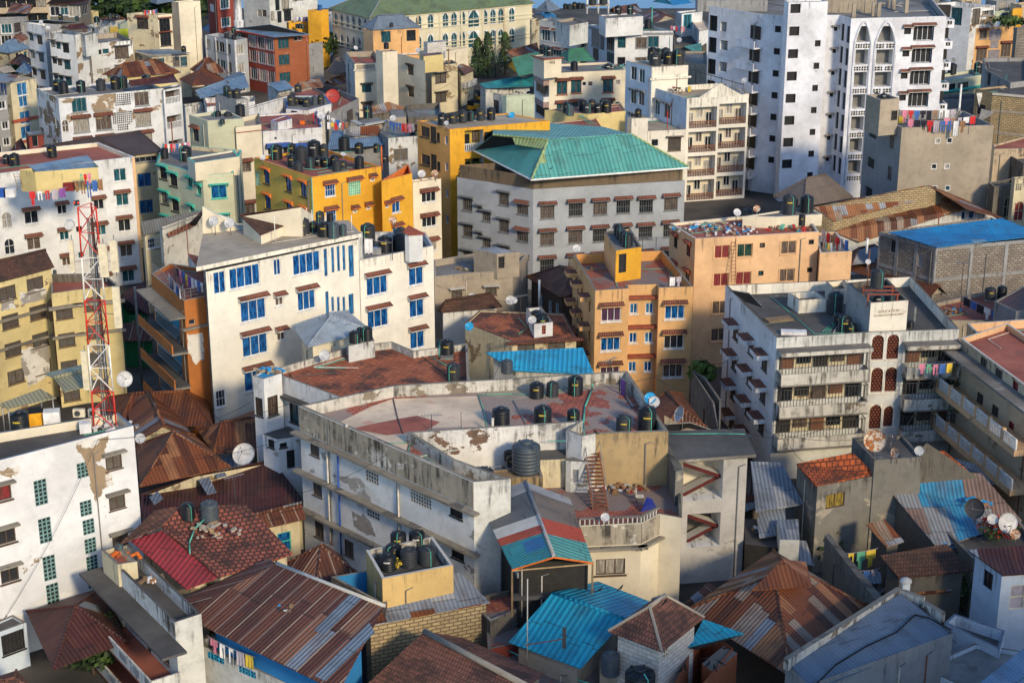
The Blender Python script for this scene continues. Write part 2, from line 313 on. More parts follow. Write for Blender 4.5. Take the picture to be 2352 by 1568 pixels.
def empty(name,loc,label=None,cat=None,group=None):
    e=put(None,name,None,loc);e.empty_display_size=.5;return tag(e,label,cat,group)

# ------------------------------------------------------------------ windows (local frame: x along wall, -y outward, z up, origin = centre on the wall plane)
WC={}
def frame_rect(m,x0,x1,z0,z1,t,y0,y1,k):
    m.box(x0,x1,y0,y1,z0,z0+t,k);m.box(x0,x1,y0,y1,z1-t,z1,k);m.box(x0,x0+t,y0,y1,z0+t,z1-t,k);m.box(x1-t,x1,y0,y1,z0+t,z1-t,k)
def arch_pts(w,h,pointed,n=8):
    """half-outline of an arch: spring line to apex, from +w/2 to -w/2"""
    r=w/2;rise=r*1.25 if pointed else r;pts=[]
    for i in range(n+1):
        t=math.pi*i/n;x=r*math.cos(t);z=(rise*math.sin(t)**(1. if not pointed else 1))if not pointed else rise*(1-(abs(x)/r)**1.7)
        pts.append((x,h/2-rise+z))
    return pts
def win_mesh(w,h,style,fk,pk,dp=.14):
    key=(round(w,1),round(h,1),style,fk,pk,dp)
    if key in WC:return WC[key]
    fm,pm=MB(),MB();X,Z=w/2,h/2;t=.07
    pm.box(-X,X,dp,dp+.02,-Z,Z,pk)
    if style in('slide','sill','trim','wide'):
        frame_rect(fm,-X,X,-Z,Z,t,dp-.07,dp-.005,fk);n=max(2,round(w/.75))if style!='wide' else max(3,round(w/.7))
        for i in range(1,n):x=-X+w*i/n;fm.box(x-.03,x+.03,dp-.06,dp-.005,-Z+t,Z-t,fk)
        if style in('sill','trim','wide'):fm.box(-X-.12,X+.12,-.10,-.003,-Z-.13,-Z-.01,fk)
        if style=='trim':fm.box(-X-.13,-X,-.06,-.003,-Z,Z,fk);fm.box(X,X+.13,-.06,-.003,-Z,Z,fk)
    elif style=='louver':
        frame_rect(fm,-X,X,-Z,Z,.08,.01,dp-.005,fk);n=max(5,round(h/.17))
        for i in range(n):
            z=-Z+.1+(h-.2)*(i+.5)/n;fm.face([(-X+.08,.05,z-.06),(X-.08,.05,z-.06),(X-.08,.11,z+.03),(-X+.08,.11,z+.03)],'louver')
        fm.box(-.035,.035,.02,.1,-Z+.08,Z-.08,fk);fm.box(-X-.08,X+.08,-.07,-.003,-Z-.1,-Z-.01,fk)
    elif style=='grille':
        frame_rect(fm,-X,X,-Z,Z,.07,.0,dp-.005,fk)
        for i in range(1,max(3,round(w/.3))):x=-X+w*i/max(3,round(w/.3));fm.box(x-.016,x+.016,.02,.045,-Z,Z,fk)
        fm.box(-X,X,.015,.045,-.02,.02,fk);fm.box(-X-.08,X+.08,-.08,-.003,-Z-.12,-Z-.01,fk)
    elif style=='breeze':
        frame_rect(fm,-X,X,-Z,Z,.06,-.02,dp-.005,fk);n,k=max(2,round(w/.38)),max(2,round(h/.38));a,b=w/n,h/k
        for i in range(n):
            for j in range(k):
                x,z=-X+a*(i+.5),-Z+b*(j+.5)
                for sx,sz in((1,1),(1,-1)):
                    d=V((a*.5*sx,0,b*.5*sz));q=V((b*sz,0,-a*sx)).normalized()*.028;c=V((x,.03,z));fm.face([c-d-q,c+d-q,c+d+q,c-d+q],fk)
        for i in range(n+1):x=-X+a*i;fm.box(x-.03,x+.03,.01,.07,-Z,Z,fk)
        for j in range(k+1):z=-Z+b*j;fm.box(-X,X,.012,.068,z-.03,z+.03,fk)
    elif style=='lattice':
        n,k=max(2,round(w/.28)),max(2,round(h/.3))
        for i in range(n+1):x=-X+w*i/n;fm.box(x-.045,x+.045,.02,.07,-Z,Z,fk)
        for j in range(k+1):z=-Z+h*j/k;fm.box(-X,X,.015,.06,z-.045,z+.045,fk)
    elif style in('arch','parch'):           # arched light with surround set in a rectangular opening
        pts=arch_pts(w-.16,h-.1,style=='parch');o=[(X,Z)]+[(x,z)for x,z in pts]+[(-X,Z)]
        for i in range(len(pts)-1):
            (x0,z0),(x1,z1)=pts[i],pts[i+1];fm.face([(x0,.0,z0),(x0,.0,Z),(x1,.0,Z),(x1,.0,z1)],fk);fm.face([(x0,0,z0),(x1,0,z1),(x1,dp,z1),(x0,dp,z0)],fk)
        fm.box(-X,-X+.08,0,dp-.01,-Z,Z,fk);fm.box(X-.08,X,0,dp-.01,-Z,Z,fk);
        if pk!='terra_screen':fm.box(-.03,.03,dp-.05,dp-.01,-Z,Z,fk);fm.box(-X,X,dp-.05,dp-.01,-.03,.03,fk)
        fm.box(-X-.1,X+.1,-.1,-.003,-Z-.12,-Z-.005,fk)
    elif style=='door':
        frame_rect(fm,-X,X,-Z,Z,.07,dp-.09,dp-.005,fk);fm.box(-X+.07,X-.07,dp-.06,dp-.005,-.05,.05,fk)
    elif style=='small':
        frame_rect(fm,-X,X,-Z,Z,.08,-.02,dp-.005,fk)
    elif style=='hole':frame_rect(fm,-X,X,-Z,Z,.03,dp-.03,dp-.002,fk)
    r=(fm.mesh('window'),pm.mesh('pane'));WC[key]=r;return r
AC={}
def awn_mesh(w,kind,fk):
    key=(round(w,1),kind,fk)
    if key in AC:return AC[key]
    m=MB();X=w/2;d=.62
    if kind=='tile':
        tp=[(-X,-d,-.18),(X,-d,-.18),(X,0,.10),(-X,0,.10)];m.face(tp,'awning_tile')
        m.face([(-X,-d,-.26),(X,-d,-.26),(X,-d,-.18),(-X,-d,-.18)],fk);m.face([(-X,-.003,.0),(X,-.003,.0),(X,-d,-.26),(-X,-d,-.26)],fk)
        for sx in(-1,1):m.face([(sx*X,-d,-.26),(sx*X,-d,-.18),(sx*X,0,.1),(sx*X,0,0)],fk)
    elif kind=='slab':m.box(-X,X,-d*.9,-.003,-.12,.0,fk,top='ledge')
    elif kind=='thin':m.box(-X,X,-d*.75,-.003,-.1,.0,fk)
    elif kind=='hood':m.box(-X,X,-1.05,-.003,-.42,.0,fk,top='awning_tile')
    if kind in('tile','thin'):
        for sx in(-1,1):
            x=sx*(X-.1);m.face([(x,-.003,-.1),(x,-.003,-.55),(x,-.35,-.22)],fk);m.face([(x+.06,-.003,-.1),(x+.06,-.35,-.22),(x+.06,-.003,-.55)],fk);m.face([(x,-.003,-.55),(x+.06,-.003,-.55),(x+.06,-.35,-.22),(x,-.35,-.22)],fk)
    r=m.mesh('awning');AC[key]=r;return r
def inset(poly,d):
    n=len(poly);out=[]
    for i in range(n):
        p,a,b=V(poly[i]),V(poly[i-1]),V(poly[(i+1)%n]);e1=(p-a).normalized();e2=(b-p).normalized()
        n1,n2=V((-e1.y,e1.x)),V((-e2.y,e2.x));k=n1+n2;l=k.dot(n1)
        out.append(p+k*(d/max(l,.25)))
    return out
WSC=[True]
class Bld:
    def __init__(s,name,label,o,pts,z,par=.9,wall='white',roof='roof_gray',cap='cap',cat='building',zb=0,parent=None,ed=None,group=None,pt=.2,inner=None,key=None,sq=False):
        s.o,s.z,s.zb,s.par,s.wall,s.roof,s.cap,s.pt=o,z,zb,par,wall,roof,cap,pt;s.inner=inner or wall
        p=[P(o,a[0],a[1],z).xy for a in pts]
        if len(p)==3:
            if sq:                                   # square the corner at C keeping C->R
                d=(p[2]-p[1]).normalized();nrm=V((-d.y,d.x));L=(p[0]-p[1]).length;p[0]=p[1]+nrm*L
            p.append(p[0]+p[2]-p[1])
        a=sum(p[i].x*p[(i+1)%len(p)].y-p[(i+1)%len(p)].x*p[i].y for i in range(len(p)))
        if a<0:print('WARN clockwise',name,label)
        s.p=p;s.n=len(p);s.h=[[]for _ in p];s.items=[];s.led=[];s.wm=dict(ed or{});s.bal=[];s.extra=[]
        c=sum(p,V((0,0)))/len(p);s.c=c
        s.part=parent is not None
        if s.part:s.root=parent.root
        else:s.root=empty(name,(c.x,c.y,0),label,cat,group)
        s.name=name
        s.mat_off=V((0,0,0))
    def edge(s,i):a,b=s.p[i],s.p[(i+1)%s.n];d=(b-a);L=d.length;d=d/L;return a,d,L,V((d.y,-d.x))
    def sz(s,i,x,y,o=None):
        a,d,L,n=s.edge(i);q=on_plane(o or s.o,x,y,V((a.x,a.y,0)),V((n.x,n.y,0)));return(q.xy-a).dot(d),q.z
    def hole(s,i,s0,s1,z0,z1,dep=.16,kind='w',back=None,side=None):
        a,d,L,n=s.edge(i)
        if s0<.12 or s1>L-.12 or z0<s.zb+.1 or z1>s.z-.1:return False
        for h in s.h[i]:
            if s0<h[1]+.05 and s1>h[0]-.05 and z0<h[3]+.05 and z1>h[2]-.05:return False
        s.h[i].append((s0,s1,z0,z1,dep,kind,back,side));return True
    def w(s,i,xy,w=1.5,h=1.3,st='slide',n=1,pitch=3.1,aw=None,fk='frame_white',pk='glass_dark',ak=None,ao=.25,o=None,dp=.14):
        for(x,y)in xy:
            sc_,z=s.sz(i,x,y,o)
            for k in range(n):s.wz(i,sc_,z-k*pitch,w,h,st,aw,fk,pk,ak,ao,dp)
        return s
    def wr(s,i,x0,y0,x1,y1,cnt,**kw):       # evenly spaced row between two picture points
        a,b=s.sz(i,x0,y0),s.sz(i,x1,y1);n=kw.pop('n',1);pitch=kw.pop('pitch',3.1)
        for j in range(cnt):
            t=j/(cnt-1)if cnt>1 else .5
            for k in range(n):s.wz(i,a[0]+(b[0]-a[0])*t,a[1]+(b[1]-a[1])*t-k*pitch,kw.get('w',1.5),kw.get('h',1.3),kw.get('st','slide'),kw.get('aw'),kw.get('fk','frame_white'),kw.get('pk','glass_dark'),kw.get('ak'),kw.get('ao',.25),kw.get('dp',.14))
        return s
    def wz(s,i,sc_,z,w,h,st,aw,fk,pk,ak,ao,dp=.14):
        if isinstance(pk,(tuple,list)):pk=random.choice(pk)
        if z<s.zb+.6:return
        if pk=='glass_dark':pk=random.choice(('glass_dark','glass_dark','curtain','curtain_pale','glass_teal'))
        elif pk=='glass_blue':pk=random.choice(('glass_blue','glass_blue','glass_blue','glass_blue2'))
        if WSC[0]:k_=s.c.length/250;w*=k_;h*=k_
        a_,d_,L_,n_=s.edge(i);z=min(z,s.z-.22-h/2 if aw is None else z)
        for q_ in(1,.85,.7,.55):
            if s.hole(i,sc_-w*q_/2,sc_+w*q_/2,z-h*q_/2,z+h*q_/2):s.items.append((i,sc_,z,w*q_,h*q_,st,fk,pk,aw,ak,ao,dp));return
        if False and s.hole(i,sc_-w/2,sc_+w/2,z-h/2,z+h/2):s.items.append((i,sc_,z,w,h,st,fk,pk,aw,ak,ao,dp))
        if z-h/2>s.zb+.1 and not s.part:print('SKIP win',s.root.get('label','')[:30],i,round(sc_,1),round(z,1),round(s.edge(i)[2],1),s.z)
    def loggia(s,i,x0,y0,x1,y1,hgt=2.3,dep=1.3,rail='solid',n=1,pitch=3.1,back='room_dark',fk='white',rk=None,doors=2):
        """recessed balcony: picture points are the bottom corners of the opening"""
        a,za=s.sz(i,x0,y0);b,zb_=s.sz(i,x1,y1);z=(za+zb_)/2;L_=s.edge(i)[2];a,b=min(a,b),max(a,b);a,b=max(a,.3),min(b,L_-.3)
        for k in range(n):
            z0=z-k*pitch;hgt=min(hgt,s.z-.25-z0)if k==0 else hgt
            if s.hole(i,min(a,b),max(a,b),z0,z0+hgt,dep,'l',back,fk):s.bal.append((i,min(a,b),max(a,b),z0,hgt,dep,rail,rk or s.wall,doors))
    def ledge(s,i,z,dep=.5,th=.15,mat='ledge',s0=None,s1=None,name='ledge'):
        a,d,L,n=s.edge(i);s.led.append((i,z,dep,th,mat,-dep if s0 is None else s0,L+dep if s1 is None else s1,name))
    def pbal(s,i,x0,y0,x1,y1,dep=1.1,rh=.95,mat=None,n=1,pitch=3.1,rail='solid',roof=False):
        """projecting balcony; picture points are on the wall plane at slab level"""
        a,za=s.sz(i,x0,y0);b,zb_=s.sz(i,x1,y1)
        for k in range(n):s.extra.append(('pb',i,min(a,b),max(a,b),(za+zb_)/2-k*pitch,dep,rh,mat or s.wall,rail))
    def tf(s,i,s0,z0):
        a,d,L,n=s.edge(i)
        return lambda p:V((a.x+d.x*(s0+p.x)-n.x*p.y,a.y+d.y*(s0+p.x)-n.y*p.y,z0+p.z))
    def done(s):
        m=MB((s.c.x,s.c.y,0))
        for i in range(s.n):
            a,d,L,n=s.edge(i);T=s.tf(i,0,0);mat=s.wm.get(i,s.wall)
            hs=s.h[i];xs=sorted({0,L,*[h[0]for h in hs],*[h[1]for h in hs]});zs=sorted({s.zb,s.z,*[h[2]for h in hs],*[h[3]for h in hs]})
            for j in range(len(xs)-1):
                run=None                     # merge vertical runs to keep the wall light
                for k in range(len(zs)-1):
                    xm,zm=(xs[j]+xs[j+1])/2,(zs[k]+zs[k+1])/2;hol=any(h[0]<xm<h[1]and h[2]<zm<h[3]for h in hs)
                    if hol:
                        if run:m.face([T(V((xs[j],0,run))),T(V((xs[j+1],0,run))),T(V((xs[j+1],0,zs[k]))),T(V((xs[j],0,zs[k])))],mat,s.z);run=None
                    elif run is None:run=zs[k]if zs[k]!=0 else 1e-6
                if run is not None:m.face([T(V((xs[j],0,run))),T(V((xs[j+1],0,run))),T(V((xs[j+1],0,s.z))),T(V((xs[j],0,s.z)))],mat,s.z)
            for(s0,s1,z0,z1,dp,kd,back,side)in hs:
                sm=side or mat
                def q(*c):m.face([T(V(p))for p in c],sm,s.z)
                q((s0,0,z0),(s1,0,z0),(s1,dp,z0),(s0,dp,z0));q((s0,0,z1),(s0,dp,z1),(s1,dp,z1),(s1,0,z1));q((s0,0,z0),(s0,dp,z0),(s0,dp,z1),(s0,0,z1));q((s1,0,z0),(s1,0,z1),(s1,dp,z1),(s1,dp,z0))
                if kd=='l':m.face([T(V(p))for p in((s0,dp,z0),(s1,dp,z0),(s1,dp,z1),(s0,dp,z1))],back,s.z)
        ax=s.p[1%s.n]-s.p[0];ax=s.edge(1)[1];ax=(ax.x,ax.y,0)
        zr=s.z-s.par
        if s.par>0:
            q=inset(s.p,s.pt)
            for i in range(s.n):
                j=(i+1)%s.n;a,b,c,d=s.p[i],s.p[j],q[j],q[i]
                m.face([(a.x,a.y,s.z),(b.x,b.y,s.z),(c.x,c.y,s.z),(d.x,d.y,s.z)],s.cap,ax=ax)
                m.face([(c.x,c.y,zr),(d.x,d.y,zr),(d.x,d.y,s.z),(c.x,c.y,s.z)],s.inner,s.z)
        else:q=s.p
        ob=m.obj('wall' if not s.part else s.name,s.root);s.wallob=ob
        if s.roof:
            r=MB((s.c.x,s.c.y,zr));r.face([(p.x,p.y,zr)for p in q],s.roof,ax=ax);r.obj('roof',s.root if not s.part else ob)
        ar=abs(sum(s.p[i].x*s.p[(i+1)%s.n].y-s.p[(i+1)%s.n].x*s.p[i].y for i in range(s.n)))/2;rg=random.Random(int(s.c.x*31+s.c.y*17))
        if s.roof and ar>35 and not s.part:
            for _ in range(2+int(ar>90)):                # loose pipework along the parapet
                i=rg.randrange(s.n);a,d,L,n=s.edge(i);k=rg.uniform(.5,1.1);z_=zr+.08;mm=MB((s.c.x,s.c.y,zr));pts=[V((a.x+d.x*L*t-n.x*k,a.y+d.y*L*t-n.y*k,z_))for t in(.15,.4,.6)];e_=V((s.c.x,s.c.y,z_));pts.append(pts[-1].lerp(e_,rg.uniform(.3,.8)));mt=rg.choice(('pipe_green','pipe_green','pipe_white','steel_dark'))
                for u_,v_ in zip(pts,pts[1:]):mm.tube(u_,v_,.035,mt,5)
                mm.obj('pipework',s.root)
        for i in range(s.n):
            a,d,L,n=s.edge(i)
            if s.part or L<4 or n.y>.2 or s.z-s.zb<5:continue
            for _ in range(1+int(L>9)):
                t=rg.uniform(.4,L-.4)
                if any(h[0]-.35<t<h[1]+.35 for h in s.h[i]):continue
                mm=MB((s.c.x,s.c.y,0));T=s.tf(i,t,0);zt=s.z-rg.uniform(.4,1.6);mm.tube(T(V((0,-.07,s.zb+.2))),T(V((0,-.07,zt))),.05,rg.choice(('pipe_white','steel','pipe_rust','trim_gray')),5);mm.tube(T(V((0,-.07,zt))),T(V((.5,-.07,zt+.15))),.04,'steel',4);mm.obj('downpipe',s.root)
        for(i,sc_,z,w,h,st,fk,pk,aw,ak,ao,dp)in s.items:
            a,d,L,n=s.edge(i);loc=(a.x+d.x*sc_,a.y+d.y*sc_,z);rz=math.atan2(d.y,d.x)
            fm,pm=win_mesh(w,h,st,fk,pk,dp);par=s.root if not s.part else ob
            f=put(fm,'window' if st not in('door','breeze')else('door' if st=='door' else 'screen'),par,loc,rz);f_=put(pm,'pane' if st!='door' else 'leaf',f,(0,0,0))
            f_.location=(0,0,0)
            if aw:
                put(awn_mesh(w+.5 if aw!='hood' else w+.7,aw,ak or fk),'awning',par,(loc[0],loc[1],z+h/2+ao),rz)
        g={}
        for(i,z,dep,th,mat,s0,s1,nm)in s.led:
            mm=MB((s.c.x,s.c.y,z));mm.box(s0,s1,-dep,-.002,z-th,z,mat,tf=s.tf(i,0,0));mm.obj(nm,s.root if not s.part else ob)
        for(i,s0,s1,z0,hg,dep,rail,rk,doors)in s.bal:s.rail(i,s0,s1,z0,.0,rail,rk,.95);s.backdoor(i,s0,s1,z0,dep,doors,hg)
        for e in s.extra:
            if e[0]=='pb':
                _,i,s0,s1,z0,dep,rh,mat,rail=e;mm=MB((s.c.x,s.c.y,z0));T=s.tf(i,0,0)
                mm.box(s0,s1,-dep,-.002,z0-.18,z0,mat,tf=T)
                if rail=='solid':
                    mm.box(s0,s1,-dep,-dep+.12,z0,z0+rh,mat,tf=T);mm.box(s0,s0+.12,-dep+.12,-.002,z0,z0+rh,mat,tf=T);mm.box(s1-.12,s1,-dep+.12,-.002,z0,z0+rh,mat,tf=T)
                else:rail_bars(mm,s0,s1,-dep,z0,rh,rail,mat,T,True)
                mm.obj('balcony',s.root if not s.part else ob)
        return s
    def rail(s,i,s0,s1,z0,y,kind,mat,h):
        if kind is None:return
        mm=MB((s.c.x,s.c.y,z0));T=s.tf(i,0,0)
        if kind=='solid':mm.box(s0,s1,y+.02,y+.14,z0,z0+h,mat,tf=T)
        else:rail_bars(mm,s0,s1,y+.02,z0,h,kind,mat,T,False)
        mm.obj('railing',s.root if not s.part else s.wallob)
    def backdoor(s,i,s0,s1,z0,dep,doors,hg):
        if not doors:return
        a,d,L,n=s.edge(i);w=(s1-s0)
        for k in range(doors):
            c=s0+w*(k+.5)/doors;ww=min(1.7,w/doors*.7);h=min(1.9,hg-.3)if k%2==0 else min(1.4,hg-.5)
            fm,pm=win_mesh(ww,h,'slide','frame_white' if s.wall.startswith(('white','cream','tower'))else 'frame_dark',random.choice(('glass_dark','curtain','glass_dark','curtain_pale')),.14)
            zc=z0+(h/2 if k%2==0 else hg-.35-h/2);loc=(a.x+d.x*c-n.x*(dep-.17),a.y+d.y*c-n.y*(dep-.17),zc+.02)
            f=put(fm,'window',s.root if not s.part else s.wallob,loc,math.atan2(d.y,d.x));put(pm,'pane',f).location=(0,0,0)
    def sub(s,name,pts,z,zb=None,**kw):
        """a stair house, tank stand or raised wing that belongs to this building"""
        kw.setdefault('wall',s.wall);kw.setdefault('cap',s.cap);kw.setdefault('roof',s.roof);kw.setdefault('par',.25)
        return Bld(name,None,kw.pop('o',s.o),pts,z,zb=(s.z-s.par-.02)if zb is None else zb,parent=s,**kw)
def bare_patch(b,i,o,pts,mat='bare_plaster'):
    """an area of wall where the paint or render has come away, cut to the outline in the picture"""
    T=b.tf(i,0,0);q=[b.sz(i,x,y,o)for x,y in pts];out=[];rg=random.Random(len(pts)*7+int(pts[0][0]));L_=b.edge(i)[2]
    for k in range(len(q)):
        (x0,z0),(x1,z1)=q[k],q[(k+1)%len(q)]
        for j in range(6):t=j/6;jt=.10 if j else .03;out.append((min(L_-.05,max(.05,x0+(x1-x0)*t+rg.uniform(-jt,jt))),min(b.z-.05,z0+(z1-z0)*t+rg.uniform(-jt,jt)*1.4)))
    m=MB((b.c.x,b.c.y,out[0][1]));c=(sum(v[0]for v in out)/len(out),sum(v[1]for v in out)/len(out))
    from mathutils.geometry import tessellate_polygon
    P3=[V((x,z,0))for x,z in out]
    for t in tessellate_polygon([P3]):m.face([T(V((out[k][0],-.004,out[k][1])))for k in t],mat,b.z)
    m.obj('bare_patch',b.root)
def rail_bars(mm,s0,s1,y,z0,h,kind,mat,T,sides):
    if kind=='bars':st,r,tk=.28,.02,.05
    elif kind=='balus':st,r,tk=.24,.055,.12
    else:st,r,tk=.6,.02,.04
    mm.box(s0,s1,y,y+tk,z0+h-tk,z0+h,mat,tf=T)
    n=max(2,int((s1-s0)/st))
    for k in range(n+1):
        x=s0+(s1-s0-.02)*k/n+.01;mm.box(x-r,x+r,y+.02,y+.02+2*r,z0,z0+h-tk,mat,tf=T)
    if kind=='rail':
        for q in(.35,.65):mm.box(s0,s1,y,y+.03,z0+h*q,z0+h*q+.03,mat,tf=T)
    if sides:
        for x in(s0,s1):
            mm.box(x-.02,x+.02,y+tk,-.02,z0+h-tk,z0+h,mat,tf=T)
            for k in range(1,4):yy=y+(-.02-y)*k/4;mm.box(x-r,x+r,yy-r,yy+r,z0,z0+h-tk,mat,tf=T)
# ------------------------------------------------------------------ pitched roofs
def slab(mb,pts,mat,th=.07,under='dark'):
    pts=[V(p)for p in pts];n=len(pts);dn=[p-V((0,0,th))for p in pts];nn=V((0,0,0))
    for i in range(n):nn+=pts[i].cross(pts[(i+1)%n])
    if nn.z<0:pts.reverse();dn.reverse();nn=-nn
    nn.normalize();u=V((-nn.y,nn.x,0));u=u.normalized()if u.length>1e-4 else V((1,0,0));vv=nn.cross(u)
    for i in range(1,n-1):
        mb.face([pts[0],pts[i],pts[i+1]],mat);k=len(mb.uv)-3
        for q,p in enumerate((pts[0],pts[i],pts[i+1])):mb.uv[k+q]=(p.dot(u),p.dot(vv))
        mb.face([dn[0],dn[i+1],dn[i]],under)
    for i in range(n):j=(i+1)%n;mb.face([dn[i],dn[j],pts[j],pts[i]],mat)
def house(name,label,o,eave,z,rise=1.6,dir=0,hip=None,wall='cream_worn',roof='rust',ov=.45,cat='house',group=None,zb=0,parent=None,cap=None,ridge=True,sq=False,roofs=None,open_=False):
    """eave: picture points of the eave corners L, C, R (B). dir 0: ridge parallel to L-C; 1: parallel to C-R. hip 0 = gable."""
    e=[P(o,a[0],a[1],z).xy for a in eave]
    if len(e)==3:
        if sq:d=(e[2]-e[1]).normalized();e[0]=e[1]+V((-d.y,d.x))*(e[0]-e[1]).length
        e.append(e[0]+e[2]-e[1])
    if sum(e[i-1].x*e[i].y-e[i].x*e[i-1].y for i in range(4))<0:print('WARN eave',name,label)
    b=object.__new__(Bld);wallp=inset(e,ov)if ov>0 else e
    b.o,b.z,b.zb,b.par,b.wall,b.roof,b.cap,b.pt,b.inner=o,z+.02,zb,0,wall,None,'cap',.2,wall
    b.p=wallp;b.n=4;b.h=[[]for _ in range(4)];b.items=[];b.led=[];b.wm={};b.bal=[];b.extra=[];b.c=sum(e,V((0,0)))/4;b.part=parent is not None;b.name=name
    b.root=parent.root if b.part else empty(name,(b.c.x,b.c.y,0),label,cat,group)
    if dir==0:A,Bq=(e[1]+e[2])/2,(e[0]+e[3])/2;W=(e[2]-e[1]).length
    else:A,Bq=(e[0]+e[1])/2,(e[2]+e[3])/2;W=(e[1]-e[0]).length
    hp=W/2 if hip is None else hip;d=(Bq-A);L=d.length;d=d/L;hp=min(hp,L/2-.01)
    r0,r1=A+d*hp,Bq-d*hp;E=[V((q.x,q.y,z))for q in e];R0,R1=V((r0.x,r0.y,z+rise)),V((r1.x,r1.y,z+rise))
    m=MB((b.c.x,b.c.y,z));rk=roofs or[roof]*4
    if dir==0:fs=[([E[0],E[1],R0,R1],0),([E[1],E[2],R0],1),([E[2],E[3],R1,R0],2),([E[3],E[0],R1],3)]
    else:fs=[([E[0],E[1],R0],0),([E[1],E[2],R1,R0],1),([E[2],E[3],R1],2),([E[3],E[0],R0,R1],3)]
    for pts,k in fs:
        if len(pts)==3 and hp<.05:
            if not open_:
                g=MB((b.c.x,b.c.y,z));ctr=(pts[0]+pts[1])/2;nn=(V((b.c.x,b.c.y,z))-ctr);nn.z=0;nn=nn.normalized()*ov;g.face([p+nn-V((0,0,.05))for p in pts],wall,z);g.obj('gable',b.root)
            continue
        slab(m,pts,rk[k])
    if ridge:m.tube(R0,R1,.16,cap or rk[0],6)
    if ridge and hp>.05:
        for q,c in((R0,(E[0],E[1])if dir==1 else(E[1],E[2])),(R1,(E[2],E[3])if dir==1 else(E[3],E[0]))):
            for k in c:m.tube(q,k+V((0,0,.03)),.10,cap or rk[0],5)
    ro=m.obj('roof',b.root)
    if b.part:b.wallob=ro
    b.R0,b.R1,b.E=R0,R1,E
    b.roofob=ro
    return b
def shed(name,label,o,pts,wall='cream_worn',roof='zinc',ov=.3,cat='house',group=None,zb=0,parent=None,walls=True,posts=False,th=.08):
    """single-pitch roof: pts = (x, y, z) picture corners with heights, counter-clockwise from above"""
    E=[P(o,a[0],a[1],a[2])for a in pts]
    if sum(E[i-1].x*E[i].y-E[i].x*E[i-1].y for i in range(len(E)))<0:E.reverse()
    c=sum(E,V((0,0,0)))/len(E);root=parent.root if parent is not None else empty(name,(c.x,c.y,zb if zb else 0),label,cat,group)
    m=MB(c);slab(m,E,roof,th);ro=m.obj('roof',root)
    if walls:
        q=inset([e.xy for e in E],ov);n=len(q);w_=MB((c.x,c.y,zb));zq=[]
        for i in range(n):nn=(E[i]-E[i-1]).cross(E[(i+1)%n]-E[i]).normalized();zq.append(E[i].z-th-.06-(nn.x*(q[i].x-E[i].x)+nn.y*(q[i].y-E[i].y))/nn.z)
        for i in range(n):
            a,b=q[i],q[(i+1)%n];w_.face([(a.x,a.y,zb),(b.x,b.y,zb),(b.x,b.y,zq[(i+1)%n]),(a.x,a.y,zq[i])],wall,max(E[i].z,E[(i+1)%n].z))
        w_.obj('wall',root)
    if posts:
        for i,a in enumerate(inset([e.xy for e in E],.15)):pm=MB((a.x,a.y,zb));pm.tube((a.x,a.y,zb),(a.x,a.y,E[i].z-th-.02),.06,'frame_wood' if posts is True else posts,6);pm.obj('post',root)
    return root,ro

# ------------------------------------------------------------------ props
ORD=['first','second','third','fourth','fifth','sixth','seventh','eighth','ninth','tenth','eleventh','twelfth','thirteenth','fourteenth','fifteenth','sixteenth','seventeenth','eighteenth','nineteenth','twentieth']
NUM=['zero','one','two','three','four','five','six','seven','eight','nine','ten','eleven','twelve','thirteen','fourteen','fifteen','sixteen','seventeen','eighteen','nineteen','twenty']
def depth_of(p):q=p-CAM;return q.y*math.cos(PITCH)-q.z*math.sin(PITCH)
TK={}
def tank_mesh(h,mat):
    key=(round(h,1),mat)
    if key in TK:return TK[key]
    h=key[0];b=MB();pr=[(0,0),(.97,0)];n=max(4,int(h/.28))      # unit radius, height in radii
    for i in range(n):z0,z1=h*.92*i/n,h*.92*(i+1)/n;pr+=[(1,z0+.03),(1,z1-.07),(.955,z1-.05),(.955,z1-.01)]
    pr+=[(.99,h*.92),(.90,h*.97),(.45,h+.10),(.42,h+.10),(0,h+.10)];b.lathe(pr,mat,18)
    for k in range(6):
        t=2*math.pi*k/6;d=V((math.cos(t),math.sin(t),0));q=V((-d.y,d.x,0))*.07
        a0,a1=d*.4+V((0,0,h+.13)),d*.93+V((0,0,h*.97+.07));b.face([a0-q,a1-q,a1+q,a0+q],mat);b.face([a1-q,d*.95+V((0,0,h*.9))-q,d*.95+V((0,0,h*.9))+q,a1+q],mat)
    l=MB();l.lathe([(.40,h+.08),(.40,h+.22),(.34,h+.27),(0,h+.29)],'tank_lid' if mat=='tank' else mat,14)
    s_=MB();s_.lathe([(1.012,h*.60),(1.012,h*.72)],'text_yellow',18)
    r=(b.mesh('tank'),l.mesh('lid'));TK[key]=r;return r
